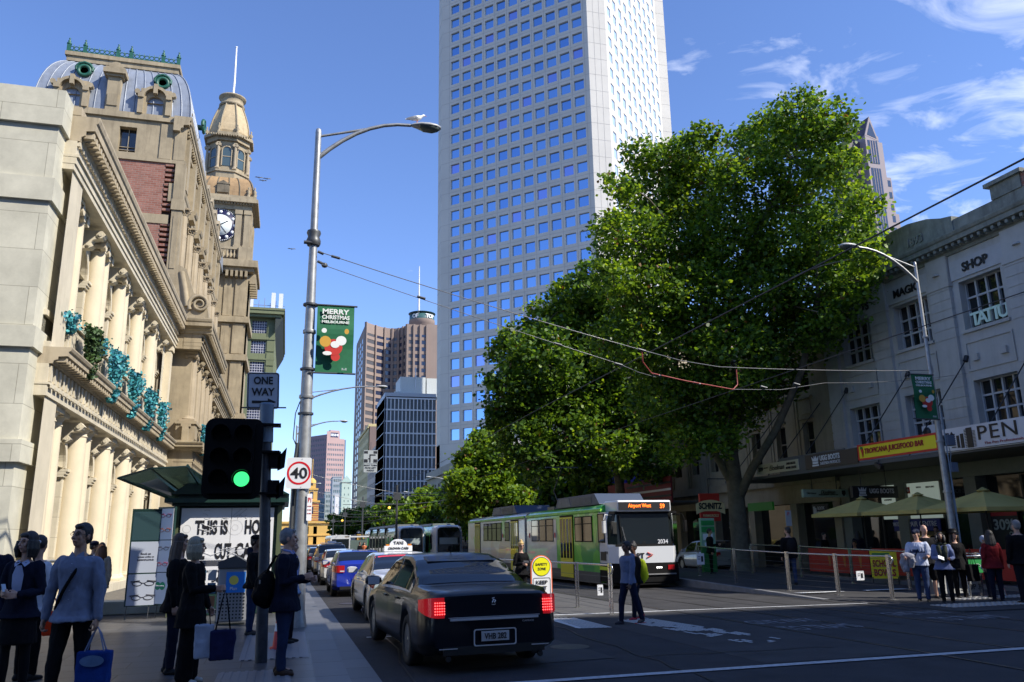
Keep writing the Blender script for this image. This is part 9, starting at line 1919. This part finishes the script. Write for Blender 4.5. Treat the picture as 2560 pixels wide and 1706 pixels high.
# platform and right side group
person('person in black standing on the tram platform beside the green stop pillar', 16.35, 29.5, pz(29.5), radians(60), 1.72, 1.08, 'tan', c_black, c_black, hairstyle='short', armL=((.1,.2,-1),(0,.9,.1)))
fg, I = person('man in black jacket and jeans with a backpack on the tram stop ramp', 15.75, 23.3, pz(23.3), radians(170), 1.78, 1.06, 'light', c_black, cloth('mid_jeans', (.035,.055,.12)), hair=(.02,.012,.01), hairstyle='short', head=(radians(30), 0), legR=((.06,0,-1),(.02,0,-1)), legL=((.06,0,-1),(.02,0,-1)))
bp_ = thing('backpack', 'black backpack worn by the man seen from behind on the ramp', 'backpack', world(fg, I['tp'](1.18)+Vector((0,.20,0))), radians(170)); mb = MB(); ball(mb, (0,0,0), (.16,.11,.24), 10); remesh('pouch', mb, .013, cloth('bp_black', (.012,.012,.014)), bp_, .01)
wt, I = person('man in a white banded T shirt, cap and jeans leaning on the rail', 15.45, 17.35, gz(17.4), radians(-50), 1.74, 1.14, 'light', cloth('white_tee', (.42,.46,.58)), cloth('mid_jeans', (.035,.055,.12)), hairstyle='short', sleeve='short', armR=((.15,.25,-1),(.1,1,-.15)), armL=((.12,.12,-1),(-.1,.95,-.1)), head=(radians(-18),0), near=True, hem=.50)
hp = I['hp']; mb = MB(); ball(mb, hp((0,.02,.065)), (.092,.108,.072), 10, I['M']); mb.tube([hp((0,-.07,.055)), hp((0,-.16,.045))], [.055,.04], 8); remesh('cap', mb, .011, cloth('cap_navy', (.012,.016,.035)), wt)
mb = MB(); tp, s = I['tp'], I['s']; V = []
for h in (1.19,1.27):
    for k in range(13): a = pi+pi*k/12; V.append(tp(h)+Vector(((.182*1.14)*s*cos(a), .150*s*sin(a), 0)))
mb.add(V, [(k,k+1,14+k,13+k) for k in range(12)], 0, True); build('chest_band', mb, cloth('band_navy', (.02,.03,.07)), wt); loopstrap(wt, I, 1, .014, c_black)
jk = thing('jacket', 'pale grey jacket draped over the forearm of the man in the white T shirt', 'jacket', world(wt, I['sho']['R'][1].lerp(I['sho']['R'][2], .6)), radians(-50)); mb = MB(); mb.tube([(-.0,0,.05),(-.06,.02,-.15),(-.03,.0,-.36)], [.09,.11,.07], 10); mb.tube([(.10,0,.04),(.12,.0,-.12),(.10,0,-.26)], [.07,.08,.05], 10); ball(mb, (.03,0,.02), (.16,.10,.09), 8); remesh('cloth', mb, .012, cloth('jacket_grey', (.24,.24,.27)), jk, .03)
person('bald man in a black and yellow jacket and black shorts at the right', 16.30, 18.0, gz(18), radians(-25), 1.86, 1.14, 'light', cloth('black_sport', (.010,.010,.012)), c_black, hairstyle=None, bot='shorts', armR=((.15,.1,-1),(0,.5,-.8)), head=(radians(10), 0))
bm_ = [o for o in bpy.data.objects if o.name.startswith('person') and o.get('label', '').startswith('bald')][0]; mb = MB(); mb.tube([(-.21,-.02,1.50),(-.24,-.04,1.30),(-.22,-.05,1.10)], [.03,.03,.03], 8); build('yellow_panel', mb, cloth('gold_panel', (.42,.26,.03)), bm_)
sc_w, I = person('woman with dark hair in a lavender cardigan and olive scarf looking down at a phone', 15.62, 16.75, gz(16.7), radians(-40), 1.66, 1.10, 'brown', cloth('lavender', (.14,.17,.30)), c_black, hairstyle='bob', female=True, head=(0, radians(-28)), armR=((.15,.12,-1),(-.35,.85,.0)), armL=((.2,.1,-1),(-.3,.85,-.05)))
mb = MB(); tp = I['tp']; mb.tube([tp(1.42)+Vector((-.08,-.10,0)), tp(1.2)+Vector((-.04,-.17,0)), tp(1.0)+Vector((-.02,-.16,0))], [.05,.06,.03], 8); mb.tube([tp(1.42)+Vector((.07,-.10,0)), tp(1.25)+Vector((.06,-.17,0)), tp(1.02)+Vector((.05,-.16,0))], [.05,.06,.03], 8); mb.tube([tp(1.46)+Vector((-.1,0,0)), tp(1.47)+Vector((0,-.10,0)), tp(1.46)+Vector((.1,0,0)), tp(1.48)+Vector((0,.1,0))], .035, 8); remesh('scarf', mb, .012, cloth('olive', (.035,.04,.028)), sc_w, .01)
p = I['sho']['R'][2]+I['sho']['R'][3]*.09; ph = thing('phone', 'phone with a bright edge in the hands of the woman in lavender', 'phone', world(sc_w, p+Vector((.03,-.02,.02)))); mb = MB(); mb.rbox((0,0,0), (.15,.012,.09), rx=-.5, ry=.4); build('case', mb, mat('phone_pale'), ph)
bag('handbag', 'black handbag at the hip of the woman in lavender', world(sc_w, tp(.86)+Vector((.22,-.02,-.0))), .30, .24, .12, c_black, radians(-40), .3)
hw_, I = person('woman in a black coat and round black hat standing among the group at the right', 16.95, 17.7, gz(17.7), radians(-15), 1.70, 1.0, 'light', c_black, c_black, hairstyle='long', female=True, hem=.42)
mb = MB(); hp = I['hp']; mb.lathe([(.17,.0),(.17,.012),(.09,.02),(.088,.09),(.06,.11),(0,.112)], 18, hp((0,.02,.06))); build('hat', mb, c_black, hw_)
bag('handbag', 'large black bag hanging beside the woman in the round black hat', (17.25, 17.55, .36), .38, .42, .16, c_black, .2, .4)
person('person with long dark hair and dark red jacket seen from behind', 16.72, 16.35, gz(16.4), radians(165), 1.68, 1.06, 'light', cloth('dark_red', (.16,.012,.015)), c_navy, hairstyle='long', female=True)
person('grey haired man in a black jacket at the right edge of the picture', 16.95, 15.75, gz(15.8), radians(170), 1.90, 1.16, 'light', c_black, cloth('dark_navy', (.008,.009,.014)), hair=(.16,.16,.165), hairstyle='short')
person('child in a pale cap between the red jacket and the grey haired man', 17.6, 17.4, gz(17.4), radians(20), 1.55, 1., 'tan', cloth('pale_blue'), c_navy, hair=(.3,.33,.4), hairstyle='short')
# seated cafe customer
ch = thing('cafe_chair', 'dark cafe chair under the seated customer behind the red barrier', 'chair', (21.35, 27.3, gz(27)+.13), radians(-60)); mb = MB(); mb.box(-.22,.22,-.22,.22,.42,.46); build('seat', mb, m_blk, ch); mb = MB(); mb.box(-.22,.22,.2,.23,.46,.88); build('backrest', mb, m_blk, ch)
for sx in (-1,1):
    for sy in (-1,1): mb = MB(); mb.tube([(sx*.2,sy*.2,0),(sx*.19,sy*.19,.42)], .015, 6); build('leg', mb, m_blk, ch)
person('seated cafe customer in a blue shirt behind the red barrier', 21.35, 27.25, gz(27)+.13, radians(-60), 1.70, 1.05, 'tan', cloth('cafe_blue', (.015,.03,.12)), c_black, hairstyle='short', legR=((.05,1,-.05),(0,.1,-1)), legL=((.05,1,-.05),(0,.1,-1)), armR=((.1,.3,-1),(-.3,.9,.1)))
for i, (x, y, rz, lab) in enumerate(((22.9,31.2,.3,'dim figure in the doorway under the awning left of the stone pier'),(22.6,28.6,2.4,'dim figure walking under the awning below the hanging watch sign'),(22.4,33.2,1.2,'dim figure under the cream shop front near the tree trunk'),(23.0,24.8,-1.0,'dim figure standing at the watch shop counter'))):
    person(lab, x, y, gz(y)+.13, rz, 1.66+.04*i, 1.0, 'light', (c_black, c_navy, cloth('maroon', (.08,.02,.02)), c_black)[i], c_black, hairstyle=('short','long','short','short')[i])
person('distant person in orange beside the glass tram shelter', 7.1, 77, gz(77)+.25, 0, 1.7, 1, 'light', cloth('orange', (.45,.14,.06)), c_black, hairstyle='short', group='distant people at the shelter')
person('distant person in black beside the one in orange at the tram shelter', 6.6, 76, gz(76)+.25, .5, 1.72, 1, 'tan', c_black, c_black, hairstyle='short', group='distant people at the shelter')
# birds in the sky
for i, (x, y, z) in enumerate(((1.6,80,38.0),(2.0,80,37.7),(2.4,80,37.95),(.35,80,35.4),(5.2,82,31.2))):
    o = thing('flying_bird', ['leftmost of three tiny birds in the blue sky left of the lamp post','lowest middle of three tiny birds beside the lamp post','rightmost of three tiny birds beside the lamp post','single tiny bird near the clock tower','single tiny bird right of the lamp post'][i], 'bird', (x*1.0-6.0, y, z), group='birds in the sky'); mb = MB(); mb.tube([(0,-.15,0),(0,.15,0)], [.06,.03], 6); build('body', mb, m_gdark, o); mb = MB(); mb.add([(0,-.08,.02),(-.28,0,.12),(-.45,.05,.04),(0,.08,.02)], [(0,1,2,3)]); mb.add([(0,-.08,.02),(.28,0,.12),(.45,.05,.04),(0,.08,.02)], [(0,3,2,1)]); build('wing', mb, m_gdark, o)
